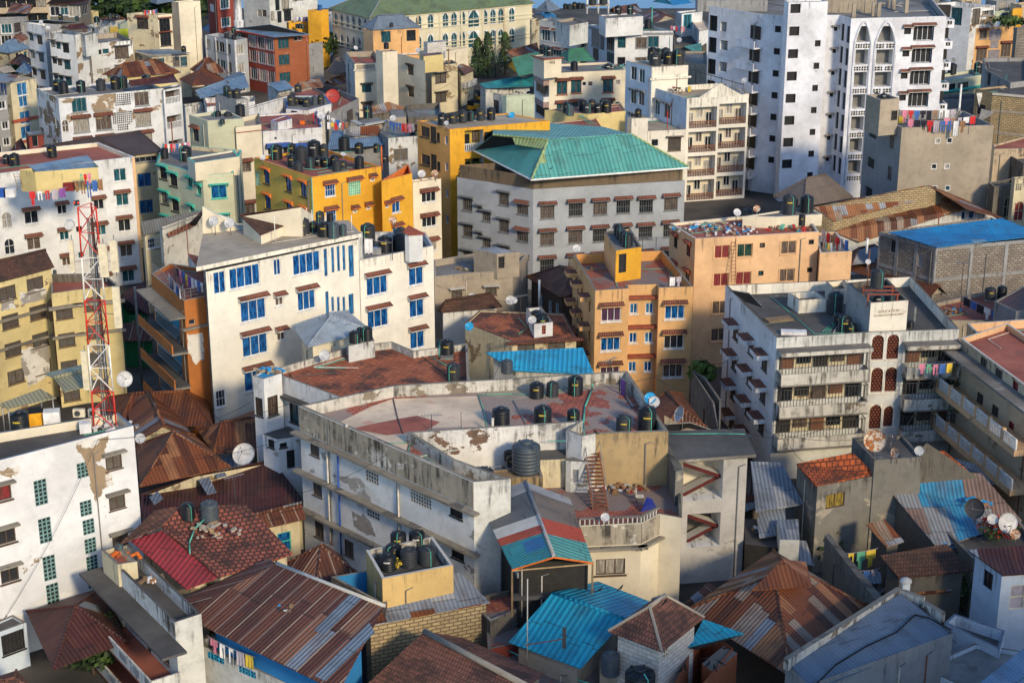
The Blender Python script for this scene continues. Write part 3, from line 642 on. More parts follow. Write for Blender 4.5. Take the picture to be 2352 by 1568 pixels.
def tank(o,x,y,z,wpx,ratio=2.3,mat='tank',label='',group=None,r=None,pipe=False,band=None):
    p=P(o,x,y,z);rad=r or wpx/4*depth_of(p)/F/2;ratio*=random.choice((.88,1,1,1.12));bm,lm=tank_mesh(ratio,'tank2' if mat=='tank' and random.random()<.3 else mat);rz=random.random()*6
    t=put(bm,'water_tank',None,p,rz,(rad,)*3);tag(t,label,'water tank',group);l=put(lm,'lid',None);l.parent=t
    if pipe:
        m=MB();a=random.uniform(-2.2,-.8)-rz;d=V((math.cos(a),math.sin(a),0));hh=ratio
        m.tube(d*1.08+V((0,0,.0)),d*1.08+V((0,0,hh*.95)),.05,'pipe_green',5);m.tube(d*1.08+V((0,0,hh*.95)),d*.5+V((0,0,hh*1.05)),.05,'pipe_green',5)
        q=put(m.mesh('pipe'),'pipe',None);q.parent=t
    if band:
        m=MB();n=7;a0=-math.pi/2-rz-.45
        for i in range(n-1):
            t0,t1=a0+i*.9/n,a0+(i+.75)*.9/n;zz=ratio*.68
            m.face([(1.02*math.cos(t0),1.02*math.sin(t0),zz-.09),(1.02*math.cos(t1),1.02*math.sin(t1),zz-.09),(1.02*math.cos(t1),1.02*math.sin(t1),zz+.09),(1.02*math.cos(t0),1.02*math.sin(t0),zz+.09)],band)
        q=put(m.mesh('lettering'),'lettering',None);q.parent=t
    return t
def tanks(o,z,where,lst,mat='tank',ratio=2.3,pipes=.3,zs=None):
    lst=sorted(lst,key=lambda q:q[0]);n=len(lst)
    for i,q in enumerate(lst):
        mt=q[4]if len(q)>4 else mat;col={'tank':'black','tank_gray':'faded grey','tank_blue':'blue'}[mt];pos=(ORD[i]+' from left of '+NUM[n]+' ')if n>1 else ''
        tank(o,q[0],q[1],z,q[2],q[3]if len(q)>3 and q[3]else ratio,mt,f'{col} tank, {pos}{where}','water tanks on the roofs',pipe=random.random()<pipes,band=random.choice(('text_yellow',None,'text_yellow','white_paint',None))if mt=='tank' else None)
DM={}
def dish_mesh(mat,deep=False):
    if(mat,deep)in DM:return DM[(mat,deep)]
    b=MB();k=.26 if deep else .16
    pr=[(i/6,k*(i/6)**2)for i in range(7)];b.lathe(pr,mat,22);b.lathe([(r_,z_-.025)for r_,z_ in pr][::-1],mat if mat!='dish_red' else 'dish_red',22);b.lathe([(1.0,k-.025),(1.0,k)],mat,22)
    f=MB()
    if deep:
        for q in range(3):t=2*math.pi*q/3;f.tube((math.cos(t)*.8,math.sin(t)*.8,k*.64),(0,0,.85),.018,'steel',4)
        f.lathe([(0,.78),(.07,.8),(.07,.92),(0,.94)],'steel',8)
    else:
        f.tube((0,-.96,.14),(0,-.25,.9),.03,'steel_dark',4);f.box(-.09,.09,-.34,-.14,.82,1.0,'dish')
    r=(b.mesh('reflector'),f.mesh('feed_arm'));DM[(mat,deep)]=r;return r
def dish(o,x,y,wpx,z,label,mat='dish',az=200,el=35,mast=1.,deep=False,cat='satellite dish'):
    """az: compass direction it faces (180 = towards the camera)"""
    p=P(o,x,y,z);r=wpx/4*depth_of(p)/F/2;e=empty('satellite_dish',(p.x,p.y,z-mast),label,cat,'satellite dishes on the roofs')
    bm,fm=dish_mesh(mat,deep);d=V((math.sin(R(az))*math.cos(R(el)),math.cos(R(az))*math.cos(R(el)),math.sin(R(el))));rot=d.to_track_quat('Z','Y').to_euler()
    for me,nm in((bm,'reflector'),(fm,'feed_arm')):q=put(me,nm,e,p);q.rotation_euler=rot;q.scale=(r,)*3
    m=MB((p.x,p.y,z-mast));bk=p-d*.12*r;m.tube((bk.x-d.x*.15,bk.y-d.y*.15,z-mast),(bk.x-d.x*.15,bk.y-d.y*.15,z-.02),.04 if r<1 else .08,'steel',6);m.tube((bk.x-d.x*.15,bk.y-d.y*.15,z-.06),bk,.04,'steel',5)
    m.obj('mast',e);return e
CL={'red':'cloth_red','white':'cloth_white','blue':'cloth_blue','pink':'cloth_pink','black':'cloth_black','yellow':'cloth_yellow','green':'cloth_green','brown':'cloth_brown','purple':'cloth_purple','grey':'cloth_gray'}
def cloth_mesh(w,h,mat,seed):
    m=MB();rg=random.Random(seed);nx,nz=8,4;ph=rg.random()*6;g={}
    for i in range(nx+1):
        for j in range(nz+1):
            z=-h*j/nz*(1+.06*math.sin(i*1.7+ph));g[i,j]=V((-w/2+w*i/nx*(1-.0*j),.05*math.sin(i*1.9+ph)*(.3+j/nz),z))
    ty=rg.choice((0,0,1,1,2))
    for i in range(nx):
        for j in range(nz):
            if ty==1 and i in(0,1,6,7)and j>1 or ty==2 and(i in(3,4)and j>0 or i in(0,7)):continue
            m.face([g[i,j+1],g[i+1,j+1],g[i+1,j],g[i,j]],mat,sm=True);m.face([p+V((0,.012,0))for p in(g[i,j],g[i+1,j],g[i+1,j+1],g[i,j+1])],mat,sm=True)
    return m.mesh('cloth')
def laundry(o,a,b,where,cols,h=.9,z=None,posts=True,sag=.15,zg=None,span=(.05,.95)):
    """a, b: (x, y, z) picture ends of the line"""
    A,B_=P(o,*a),P(o,*b);d=B_-A;L=d.xy.length;rz=math.atan2(d.y,d.x);ctr=(A+B_)/2
    e=empty('washing_line',(ctr.x,ctr.y,min(A.z,B_.z)),f'washing line strung {where}','washing line','washing lines');m=MB(ctr)
    q=[A+d*(i/6)-V((0,0,sag*4*(i/6)*(1-i/6)))for i in range(7)]
    for i in range(6):m.tube(q[i],q[i+1],.018,'cloth_gray',4)
    m.obj('line',e)
    if posts:
        for s in(A,B_):m=MB((s.x,s.y,s.z-1.7));m.tube((s.x,s.y,s.z-1.7),s+V((0,0,.1)),.04,'steel_dark',5);m.obj('post',e)
    n=len(cols);seen={}
    tot={c:cols.count(c)for c in cols}
    for i,c in enumerate(cols):
        t=span[0]+(span[1]-span[0])*(i+.5)/n;w_=L*(span[1]-span[0])/n*random.uniform(.72,.95);p=A+d*t-V((0,0,sag*4*t*(1-t)+.01));seen[c]=seen.get(c,0)+1
        nm=ORD[seen[c]-1]+' '+c if tot[c]>1 else c
        hh=h*random.uniform(.6,1.05)
        ob=put(cloth_mesh(w_,hh,CL[c],i*7+n),'laundry',None,p,rz);tag(ob,f'{nm} laundry piece hanging {where}','laundry','clothes hung out to dry')
def antenna(o,x,y,z,h=2.5,label='',rz=0.,kind=0):
    p=P(o,x,y,z);e=empty('television_antenna',p,label,'antenna','television antennas');m=MB(p);m.tube(p,p+V((0,0,h)),.035,'steel_dark',5);m.obj('mast',e)
    m=MB(p);d=V((math.cos(rz),math.sin(rz),0));q=V((-d.y,d.x,0));c=p+V((0,0,h-.05));m.tube(c-d*.8,c+d*.8,.03,'steel',4)
    for k in range(7):w_=.5-.04*k;m.tube(c-d*.75+d*.25*k-q*w_,c-d*.75+d*.25*k+q*w_,.016,'steel',4)
    m.obj('boom',e)
def rod(o,x,y,z,h,label,mat='pipe_white',r=.05,name='pipe',cat='pipe',group=None):
    p=P(o,x,y,z);m=MB(p);m.tube(p,p+V((0,0,h)),r,mat,6);m.tube(p+V((0,0,h)),p+V((0,0,h+.06)),r*1.3,mat,6);return tag(m.obj(name),label,cat,group)
def hose(o,pts,label,mat='pipe_green',r=.035,name='water_pipe',cat='pipe',group='green water pipes'):
    q=[P(o,*p)for p in pts];m=MB(q[0])
    for i in range(len(q)-1):m.tube(q[i],q[i+1],r,mat,6)
    return tag(m.obj(name),label,cat,group)
def wire(pts,label,r=.018,sag=1.,name='cable',n=10,group='overhead cables'):
    m=MB(pts[0])
    for k in range(len(pts)-1):
        a,b=V(pts[k]),V(pts[k+1]);q=[a.lerp(b,i/n)-V((0,0,sag*4*(i/n)*(1-i/n)))for i in range(n+1)]
        for i in range(n):m.tube(q[i],q[i+1],r,'rubber',4)
    return tag(m.obj(name),label,'cable',group)
def ladder(o,a,b,w_,label,mat='wood',name='ladder',st=.35,r=.035,ax=(1,0,0)):
    A,B_=P(o,*a),P(o,*b);e=empty(name,A,label,'ladder');q=V(ax).normalized()*w_/2;m=MB(A);m.tube(A-q,B_-q,r,mat,5);m.tube(A+q,B_+q,r,mat,5);m.obj('rail',e)
    n=max(2,int((B_-A).length/st));m=MB(A)
    for k in range(1,n):c=A.lerp(B_,k/n);m.tube(c-q,c+q,r*.8,mat,4)
    m.obj('rungs',e);return e
def bird(o,x,y,z,rz,label,s=1.):
    p=P(o,x,y,z);m=MB();n=8
    prof=[(-.20,.12,.005,.01),(-.12,.13,.045,.045),(-.02,.15,.06,.065),(.08,.18,.052,.055),(.13,.22,.032,.035),(.17,.25,.034,.034),(.205,.25,.02,.02),(.26,.235,.003,.004)]
    ring=[[V((x_,ry*math.cos(2*math.pi*i/n),z_+rz_*math.sin(2*math.pi*i/n)))for i in range(n)]for x_,z_,ry,rz_ in prof]
    for a,b in zip(ring,ring[1:]):
        for i in range(n):j=(i+1)%n;m.face([a[i],b[i],b[j],a[j]],'black',sm=True)
    m.face([(-.13,-.03,.13),(-.13,.03,.13),(-.36,.045,.07),(-.36,-.045,.07)],'black');m.face([(-.13,.03,.115),(-.13,-.03,.115),(-.36,-.045,.055),(-.36,.045,.055)],'black')
    for s_ in(-1,1):m.tube((.02,s_*.025,0),(.0,s_*.025,.11),.007,'black',4);m.face([(.1,s_*.05,.19),(-.24,s_*.03,.10),(-.02,s_*.068,.12)],'black');m.face([(-.24,s_*.032,.10),(.1,s_*.052,.19),(-.02,s_*.07,.12)],'black')
    ob=put(m.mesh('crow'),'crow',None,p,rz,(s*.85,)*3);return tag(ob,label,'bird','crows perched on the roofs')
def blob_crown(mb,c,rx,rz_,n,size,mats,rg,gap=.55,flat_=False):
    for i in range(n):
        while True:
            p=V((rg.uniform(-1,1),rg.uniform(-1,1),rg.uniform(-1,1)))
            if p.length<1 and(p.length>.35 or rg.random()<.3)and MN.noise(V((p.x*2.2+c[0],p.y*2.2+c[1],p.z*2.2)))>-.18*gap*2+rg.uniform(-.15,.1):break
        q=V((c[0]+p.x*rx,c[1]+p.y*rx,c[2]+p.z*rz_));s_=size*rg.uniform(.6,1.3);n1=V((rg.uniform(-1,1),rg.uniform(-1,1),rg.uniform(-.2,1))).normalized();u=n1.orthogonal().normalized()*s_;v=n1.cross(u)*.7
        cl=MN.noise(V((q.x*.45,q.y*.45,q.z*.45)))+rg.uniform(-.25,.25);mb.face([q-u,q-v*.8,q+u,q+v],mats[0]if cl<-.08 else mats[1]if cl<.2 else mats[2])
def tree(o,x,y,z0,h,rx,label,name='tree',cat='tree',n=1500,size=.35,kind='round',mats=('leaf_dark','leaf_mid','leaf_light'),th=.35,seed=1,zsurf=0,group=None):
    p=P(o,x,y,zsurf);p.z=z0;rg=random.Random(seed);e=empty(name,p,label,cat,group);t=MB(p);t.tube(p,p+V((0,0,h*th*1.4)),h*.022+.05,'bark',7,h*.012+.03)
    cc=p+V((0,0,h*(th+(1-th)/2)))
    for k in range(6):a=rg.random()*6.28;t.tube(p+V((0,0,h*th*rg.uniform(.7,1.2))),cc+V((math.cos(a)*rx*.6,math.sin(a)*rx*.6,rg.uniform(-.1,.5)*h*(1-th)/2)),h*.01+.02,'bark',5,.015)
    t.obj('trunk',e);m=MB(p)
    if kind=='round':blob_crown(m,cc,rx,h*(1-th)/2,n,size,mats,rg)
    elif kind=='cone':
        for k in range(n):
            f=rg.random()**.8;a=rg.random()*6.28;r_=rx*(1-f)**.6*(.55+.45*rg.random())*(1+.25*math.sin(a*3+f*9));q=p+V((math.cos(a)*r_,math.sin(a)*r_,h*(.08+.92*f)));s_=size*rg.uniform(.6,1.2);u=V((math.cos(a),math.sin(a),-1.6)).normalized()*s_;v=V((-math.sin(a),math.cos(a),0))*s_*.45
            m.face([q-v,q+u*.3,q+v,q+u],mats[0]if MN.noise(q*.7)<0 else mats[1])
    elif kind=='palm':
        top=p+V((0,0,h*.8))
        for k in range(14):
            a=2*math.pi*k/14+rg.random()*.4;up=rg.uniform(.1,.9);d=V((math.cos(a),math.sin(a),0));prev=top
            for j in range(1,8):
                f=j/7;q=top+d*rx*f+V((0,0,rx*(up*f-1.1*f*f)));s_=V((-d.y,d.x,0))*(.42*rx*.35*math.sin(math.pi*min(.95,f+.1))+.03)
                m.face([prev,prev+s_+V((0,0,-.25*rx*.3)),q+s_+V((0,0,-.25*rx*.3)),q],mats[j%2]);m.face([prev,q,q-s_+V((0,0,-.25*rx*.3)),prev-s_+V((0,0,-.25*rx*.3))],mats[1]);prev=q
    m.obj('crown',e);return e
def box_thing(o,x,y,z,sx,sy,sz_,mat,name,label,cat,rz=0.,top=None,group=None):
    p=P(o,x,y,z);c,s_=math.cos(rz),math.sin(rz);T=lambda q:V((p.x+q.x*c-q.y*s_,p.y+q.x*s_+q.y*c,p.z+q.z));m=MB(p);m.box(-sx/2,sx/2,-sy/2,sy/2,.004,sz_,mat,tf=T,top=top);return tag(m.obj(name),label,cat,group)
def rubble(o,x,y,z,r_,n,label,mats=('rubble','wood','concrete'),name='rubble_pile',seed=3):
    p=P(o,x,y,z);rg=random.Random(seed);m=MB(p)
    for i in range(n):
        a=rg.random()*6.28;d=r_*rg.random()**.7;q=p+V((math.cos(a)*d,math.sin(a)*d*.6,.02+.35*max(0,1-d/r_)*rg.random()));s_=rg.uniform(.08,.3);rz=rg.random()*3;c,sn=math.cos(rz),math.sin(rz)
        L=s_*rg.choice((1,1,1,3.));m.box(-L/2,L/2,-s_/2,s_/2,0,s_*.5,rg.choice(mats),tf=lambda v:V((q.x+v.x*c-v.y*sn,q.y+v.x*sn+v.y*c,q.z+v.z+v.x*.15)))
    return tag(m.obj(name),label,'rubble',None,'stuff')
def person(p,label,shirt,legs,facing=-1.57,hgt=1.65,sit=False):
    """one continuous skinned figure with clothing shells as children"""
    e=empty('person',p,label,'person');k=hgt/1.7;c,s_=math.cos(facing),math.sin(facing)
    T=lambda x,y,z:V((p[0]+(x*c-y*s_)*k,p[1]+(x*s_+y*c)*k,p[2]+z*k))      # x forward, y left
    def skin(name,vs,es,rs,mat,par):
        me=bpy.data.meshes.new(name);me.from_pydata([tuple(T(*v)-V(p))for v in vs],es,[]);ob=put(me,name,par,p);ob.data.materials.append(MATS[mat]);md=ob.modifiers.new('s','SKIN');md.use_smooth_shade=True
        for i,r_ in enumerate(rs):me.skin_vertices[0].data[i].radius=(r_[0]*k,r_[1]*k)if isinstance(r_,tuple)else(r_*k,r_*k)
        me.skin_vertices[0].data[0].use_root=True;sb=ob.modifiers.new('d','SUBSURF');sb.levels=1;sb.render_levels=1;return ob
    vs=[(0,0,.93),(0,0,1.12),(0,0,1.36),(0,0,1.47),(.01,0,1.56),(.01,0,1.65)];es=[(0,1),(1,2),(2,3),(3,4),(4,5)];rs=[(.14,.10),(.13,.09),(.15,.10),.05,(.075,.09),(.07,.085)]
    for sg in(1,-1):
        b=len(vs);vs+=[(0,.18*sg,1.38),(-.02,.24*sg,1.12),(.10,.25*sg,.90),(.14,.25*sg,.82)];rs+=[.05,.042,.032,.028];es+=[(2,b),(b,b+1),(b+1,b+2),(b+2,b+3)]
        for f in range(4):q=len(vs);vs+=[(.17,.25*sg+(-.03+.02*f),.80-.01*abs(f-1)),(.19,.25*sg+(-.03+.02*f),.755-.012*abs(f-1))];rs+=[.010,.008];es+=[(b+3,q),(q,q+1)]
        q=len(vs);vs+=[(.17,.25*sg-.05*sg,.83),(.20,.25*sg-.06*sg,.81)];rs+=[.011,.009];es+=[(b+2,q),(q,q+1)]
        b=len(vs);vs+=[(0,.09*sg,.86),(.02,.10*sg,.48),(-.01,.10*sg,.09),(.06,.11*sg,.035),(.15,.12*sg,.03)];rs+=[.09,.058,.038,.036,.028];es+=[(0,b),(b,b+1),(b+1,b+2),(b+2,b+3),(b+3,b+4)]
    skin('body',vs,es,rs,'skin',e)
    skin('shirt',[(0,0,.92),(0,0,1.12),(0,0,1.40),(0,.19,1.38),(-.02,.235,1.18),(0,-.19,1.38),(-.02,-.235,1.18)],[(0,1),(1,2),(2,3),(3,4),(2,5),(5,6)],[(.16,.12),(.145,.105),(.165,.115),.065,.06,.065,.06],shirt,e)
    skin('trousers',[(0,0,.95),(0,.09,.86),(.02,.10,.48),(-.01,.10,.12),(0,-.09,.86),(.02,-.10,.48),(-.01,-.10,.12)],[(0,1),(1,2),(2,3),(0,4),(4,5),(5,6)],[(.15,.11),.10,.072,.06,.10,.072,.06],legs,e)
    skin('hair',[(-.02,0,1.60),(-.01,0,1.69)],[(0,1)],[(.078,.088),(.07,.08)],'hair',e)
    m=MB(T(0,0,0));q=T(.09,0,1.60);m.tube(q,T(.115,0,1.585),.014*k,'skin',6);m.obj('nose',e)
    return e
def lettering(txt,loc,rot,size,mat,parent,name='lettering'):
    cu=bpy.data.curves.new(name,'FONT');cu.body=txt;cu.size=size;cu.extrude=.006;cu.align_x='CENTER';cu.align_y='CENTER';tmp=bpy.data.objects.new('t',cu);sc.collection.objects.link(tmp)
    bpy.context.view_layer.update();me=bpy.data.meshes.new_from_object(tmp.evaluated_get(bpy.context.evaluated_depsgraph_get()));bpy.data.objects.remove(tmp);me.materials.clear();me.materials.append(MATS[mat])
    ob=put(me,name,parent,loc);ob.rotation_euler=rot;return ob

# ================================================================== THE SETTING
g_=MB();g_.face([(-6000,-400,0),(6000,-400,0),(6000,9000,0),(-6000,9000,0)],'ground');tag(g_.obj('ground'),'dusty earth between the buildings','ground',kind='structure')
g_=MB();g_.face([(-6000,412,.06),(6000,412,.06),(6000,9000,.06),(-6000,9000,.06)],'water');tag(g_.obj('sea'),'blue sea beyond the town','sea',kind='structure')
# ================================================================== FAR LEFT (tile 0,0)
o=(0,0)
b=Bld('apartment_block','long sand coloured block at the back beside the sea',o,[(-260,-150),(470,-150),(560,-170)],13,wall='sand',roof='roof_gray');b.wr(0,-80,40,380,30,6,n=3,pitch=3.1,w=1.3,h=1.1,fk='frame_dark',aw='thin');b.done()
b=Bld('dark_house','dark brown house with maroon roof and white framed windows near the sea',o,[(450,45),(735,45),(828,12)],11,par=0,wall='concrete_dark',roof=None);b.w(0,[(503,90),(588,90),(680,93)],1.5,1.5,'trim');b.w(1,[(780,85)],2.2,1.4,'slide',fk='frame_gray');b.done()
shed('','',o,[(425,38,11.2),(740,42,11.2),(835,5,11.4),(500,-25,12.6)],roof='rust_maroon',parent=b,walls=False)
b=Bld('ruined_block','bare grey concrete block with white framed windows at far edge',o,[(-140,190),(108,182),(245,152)],9,wall='concrete_gray',roof='roof_dark');b.w(0,[(60,265),(60,370)],1.4,1.3,'trim');b.w(1,[(160,250),(170,350)],1.4,1.2,'louver',fk='frame_dark');b.done()
house('shack','shack with rust red sheet roof beside the sand coloured block',o,[(70,110),(270,130),(330,60)],9,1.0,0,0,wall='concrete_dark',roof='rust_mixed')
house('house','low house with wide blue roof left of the white tall blocks',o,[(-60,470),(90,490),(275,440),(110,395)],5,1.6,1,None,wall='cream_worn',roof='roof_blue_dull').w(1,[(160,512),(235,500)],.8,.8,'hole').done()
house('house','small house with rusty hipped roof under the bare grey block',o,[(80,385),(180,395),(265,350),(170,325)],6,1.0,1,None,wall='brown_wall',roof='rust_mixed')
house('house','low house with dark patched sheet roof beside the tall white block',o,[(80,580),(200,600),(300,560),(170,520)],4.5,1.2,1,None,wall='cream_worn',roof='rust_dark')
house('house','low house with deep blue sheet roof between pale yellow and white blocks',o,[(140,660),(250,680),(330,640),(200,590)],4.5,1.0,1,None,wall='concrete',roof='roof_blue_dull')
b=Bld('apartment_block','narrow bluish white block with blue sheet roof and rooftop dishes',o,[(250,212),(405,240),(560,218)],13.5,par=0,wall='white',roof=None,ed={1:'concrete_gray'})
b.w(0,[(287,340),(365,368)],1.3,1.3,'slide',n=4,aw='thin',ak='frame_gray',fk='frame_dark');b.done()
shed('','',o,[(210,200,15.2),(540,222,14.6),(720,205,14.6),(430,182,15.6)],roof='roof_blue_dull',parent=b,walls=False)
b=Bld('apartment_block','bluish white block of four storeys with grey peeling corner',o,[(450,300),(690,325),(800,300)],13.2,wall='white',roof='roof_gray',ed={1:'white_patchy'})
b.w(0,[(488,405),(536,422),(605,445),(652,490)],1.2,1.3,'slide',n=4,pitch=2.9,aw='slab',fk='frame_dark');b.w(1,[(765,330)],.8,.8,'hole');b.done()
b.root['label']='bluish white block of four storeys with grey peeling corner'
b=Bld('apartment_block','bare concrete block with patches of white plaster and red pipes',o,[(700,330),(828,405),(1215,372)],10.5,wall='concrete',roof='roof_gray',ed={1:'white_patchy',0:'concrete_gray'})
b.w(1,[(855,485),(905,482),(972,473)],.9,.7,'hole',n=2,pitch=3.4,dp=.2);b.w(1,[(1118,480)],2.0,1.6,'wide',n=2,pitch=3.4,aw='slab',fk='frame_dark');q=b.sub('stair_tower',[(730,310),(780,330),(893,305)],13.2,par=.1,wall='white_dirty').done();b.done()
for x in(785,815):rod(o,x,640,3,8.5,f'rust red downpipe on the bare concrete block, {"first" if x == 785 else "second"} of two','pipe_rust',.07)
house('house','pale house with crimson sheet roof above the bluish white blocks',o,[(540,262),(640,275),(830,262),(720,235)],14,.5,1,0,wall='concrete',roof='rust_maroon')
b=Bld('house','bright lime green house beside the tall cream block',o,[(1088,268),(1155,268),(1292,252)],8.8,par=.6,wall='lime',roof='roof_gray');b.w(1,[(1207,298)],1.1,2.0,'grille',fk='frame_dark');b.w(1,[(1257,425)],1.2,1.8,'trim');b.done()
b=Bld('apartment_block','cream block with brick edged corners and a tall blank side wall',o,[(1165,125),(1448,140),(1590,128)],13.5,wall='cream_worn',roof='roof_gray',ed={1:'cream'});b.w(0,[(1310,210),(1380,215)],1.8,1.6,'grille',fk='frame_dark',aw='tile',ak='terracotta');b.w(1,[(1513,232),(1523,362)],1.6,1.9,'sill',aw='thin',ak='terracotta',fk='frame_dark');b.done()
b2=Bld('apartment_block','tallest cream block with blank sunlit wall behind the cream corner block',o,[(1575,15),(1640,25),(1838,8)],15.8,wall='cream',roof='roof_gray',par=1.0,ed={0:'concrete'});b2.done()
b3=Bld('wall_block','mottled grey brown party wall between lime house and cream block',o,[(1235,255),(1300,258),(1448,240)],9.6,wall='concrete_dark',roof='roof_dark').done()
b=Bld('house','tan two storey house with flat lean grey roof',o,[(1235,478),(1400,530),(1742,505)],7.6,par=0,wall='concrete_gray',roof=None,ed={0:'cream_worn',1:'cream_worn'});b.w(0,[(1293,558),(1365,565)],1.2,1.4,'grille',fk='frame_gray');b.w(1,[(1480,575),(1618,555),(1688,548)],1.0,1.4,'grille',fk='frame_gray');b.done()
shed('','',o,[(1225,462,8.3),(1405,500,7.9),(1752,488,7.9),(1560,450,8.6)],roof='roof_steel',parent=b,walls=False)
b=Bld('apartment_block','grey block with white painted pilasters and square windows',o,[(1885,322),(2150,372),(2272,352)],9.8,wall='gray',roof='roof_gray',par=.8)
b.w(0,[(1915,405),(1985,420),(2037,436),(2095,452)],1.2,1.5,'sill',n=3,pitch=3.3,fk='frame_gray');b.w(1,[(2202,455)],1.8,1.7,'sill',n=3,pitch=3.4);
for s_ in(.01,2.9,6.3):b.led.append((0,9.75,.1,9.6,'white',s_*1.,s_*1.+.35,'pilaster'))
b.led.append((1,9.75,.1,9.6,'white',.02,.4,'pilaster'));b.done()
house('house','yellow walled house with rusty hipped roof and one blue roof panel',o,[(945,685),(1120,712),(1660,668),(1450,600)],8.2,1.9,1,None,wall='yellow_pale',roof='rust',roofs=['rust','rust','rust','zinc']).w(1,[(1567,715)],.9,1.3,'small',fk='cloth_red').done()
house('house','long house with wide rusty roof patched by two pale sheets',o,[(1650,730),(1760,790),(2100,760),(1960,650)],5.2,1.8,1,None,wall='cream_worn',roof='rust_warm')
house('shed','shed with pale blue grey sheet roof below the grey pilastered block',o,[(1760,870),(1840,905),(2290,800),(2200,655)],4.6,.9,1,0,wall='white_dirty',roof='roof_blue_dull')
house('house','small hipped house with rusty roof and pale centre panel behind grey block',o,[(1745,640),(1830,680),(2090,665),(1960,575)],6,2,1,None,wall='cream_worn',roof='rust_mixed')
house('house','house with steel blue roof and rusty edge beside the minaret',o,[(1840,270),(1930,300),(2100,260),(1990,200)],6,1.2,1,None,wall='concrete',roof='roof_steel')
b=Bld('red_block','dark red plastered block with white windows behind the minaret',o,[(1905,-60),(1990,-30),(2200,-60)],14,wall='red_plaster');b.w(1,[(2065,38),(2190,40)],1.6,1.3,'trim',n=2,pitch=3.5);b.w(0,[(1948,75)],1.6,1.1,'lattice',n=1);b.done()
# minaret
p=P(o,2198,285,8.2);e=empty('minaret',(p.x,p.y,8.2),'slim white minaret with blue ringed balcony and pointed cap','minaret')
m=MB(p);m.lathe([(.95,0),(.95,2.0),(.72,2.1),(.68,6.1),(1.0,6.25),(1.0,6.6),(.72,6.65)],'white',14,p);m.obj('shaft',e);m=MB(p);m.lathe([(1.02,6.2),(1.08,6.35),(1.02,6.7)],'roof_sky',14,p);m.obj('balcony',e);m=MB(p);m.lathe([(.7,6.7),(.68,8.0),(.74,8.1),(.35,9.0),(.04,10.2),(0,10.4)],'white',14,p);m.obj('cap',e)
b=Bld('house','house with brown corrugated annexe holding up the minaret',o,[(2060,300),(2170,330),(2300,290)],8.2,wall='concrete',roof='roof_dark').done()
b=Bld('apartment_block','long white block with big brown plaster scars and corner balconies',o,[(332,815),(535,905),(1500,812)],13.6,par=.35,wall='white_worn',roof='roof_gray',cap='cap_light',ed={0:'white_patchy',1:'white_worn'})
b.w(1,[(727,955),(932,932),(1300,890)],2.1,2.0,'sill',fk='frame_gray',pk=('curtain','glass_dark'));b.w(1,[(748,1147),(953,1125),(1315,1088)],2.3,2.2,'sill',fk='frame_gray',pk=('curtain','curtain_pale'),aw='tile',ak='terracotta',n=2,pitch=3.1)
b.w(1,[(1110,915),(1125,1082),(1130,1170)],2.9,1.7,'lattice',fk='white',pk='black');b.w(1,[(600,1155)],1.4,2.4,'arch',fk='frame_white',pk='curtain');b.w(0,[(445,1010),(372,1030)],1.3,1.5,'grille',n=4,pitch=3.,fk='frame_gray',pk='glass_dark')
b.w(0,[(500,935)],.6,1.5,'hole',n=3)
b.done()
for q in([(780,870),(1060,838),(1055,990),(1020,1050),(890,1100),(850,1010),(830,940)],[(545,918),(690,900),(650,950),(590,958)],[(1270,1005),(1480,965),(1485,1010),(1380,1028),(1290,1012)],[(610,1062),(720,1032),(820,1058),(815,1085),(670,1092),(640,1130),(610,1100)]):bare_patch(b,1,o,q)
t=b.sub('balcony_tower',[(1480,800),(1500,830),(1665,800)],13.5,zb=0,wall='white',par=.2);t.loggia(1,1518,955,1658,940,2.9,1.4,'balus',n=4,pitch=3.65,back='curtain',rk='white',doors=0);t.done()
tanks(o,13.25,'along the parapet of the long scarred white block',[(530,832,82),(588,864,88),(747,845,86),(930,832,86),(1062,820,88),(1135,806,78),(1347,778,84)])
house('rooftop_shed','pink roofed shed standing on the long scarred white block',o,[(1180,770),(1200,790),(1640,755),(1560,690)],14.6,.5,1,0,wall='cream_worn',roof='rust_maroon',zb=13.25)
b=Bld('apartment_block','narrow pale yellow block with blue curtained windows and brown bands',o,[(-60,730),(92,765),(330,722)],13.4,par=.3,wall='cream_worn',roof='roof_tan')
b.w(1,[(200,785),(215,930),(230,1080),(240,1215)],1.7,1.8,'sill',fk='frame_white',pk='glass_blue');b.w(0,[(27,795)],1.7,1.7,'sill',pk='glass_blue',n=3,pitch=3.3);b.ledge(1,7.9,.15,.5,'brick_trim');b.ledge(1,4.6,.15,.4,'brick_trim');b.done()
shed('','',o,[(-80,745,14.1),(90,755,14.1),(180,690,14.5),(-20,672,14.5)],roof='zinc_rust',parent=b,walls=False)
b=Bld('apartment_block','grey brown slab block cut by the picture edge beside the pale yellow block',o,[(-300,840),(-160,900),(62,872)],12.6,wall='concrete_gray',roof='roof_dark');b.w(1,[(20,965),(48,1150),(60,1300)],.9,1.1,'trim');b.w(1,[(-60,985)],1.2,1.2,n=3);b.done()
b=Bld('stair_block','dark red stair block with grey slab roof below the scarred white block',o,[(235,1215),(262,1240),(395,1225)],8.6,par=0,wall='red_plaster',roof='zinc');b.w(1,[(322,1290)],.8,1.6,'hole');b.ledge(1,8.6,.3,.15,'roof_dark');b.done()
house('house','hipped rusty roof beside the dark red stair block',o,[(90,1420),(160,1450),(255,1400),(200,1310)],5.0,1.5,1,None,wall='brown_wall',roof='rust_maroon')
house('house','pale orange walled hut with broken flat roof at far edge',o,[(-60,640),(30,670),(145,655),(60,600)],7.6,.3,1,0,wall='peach',roof='roof_tan')
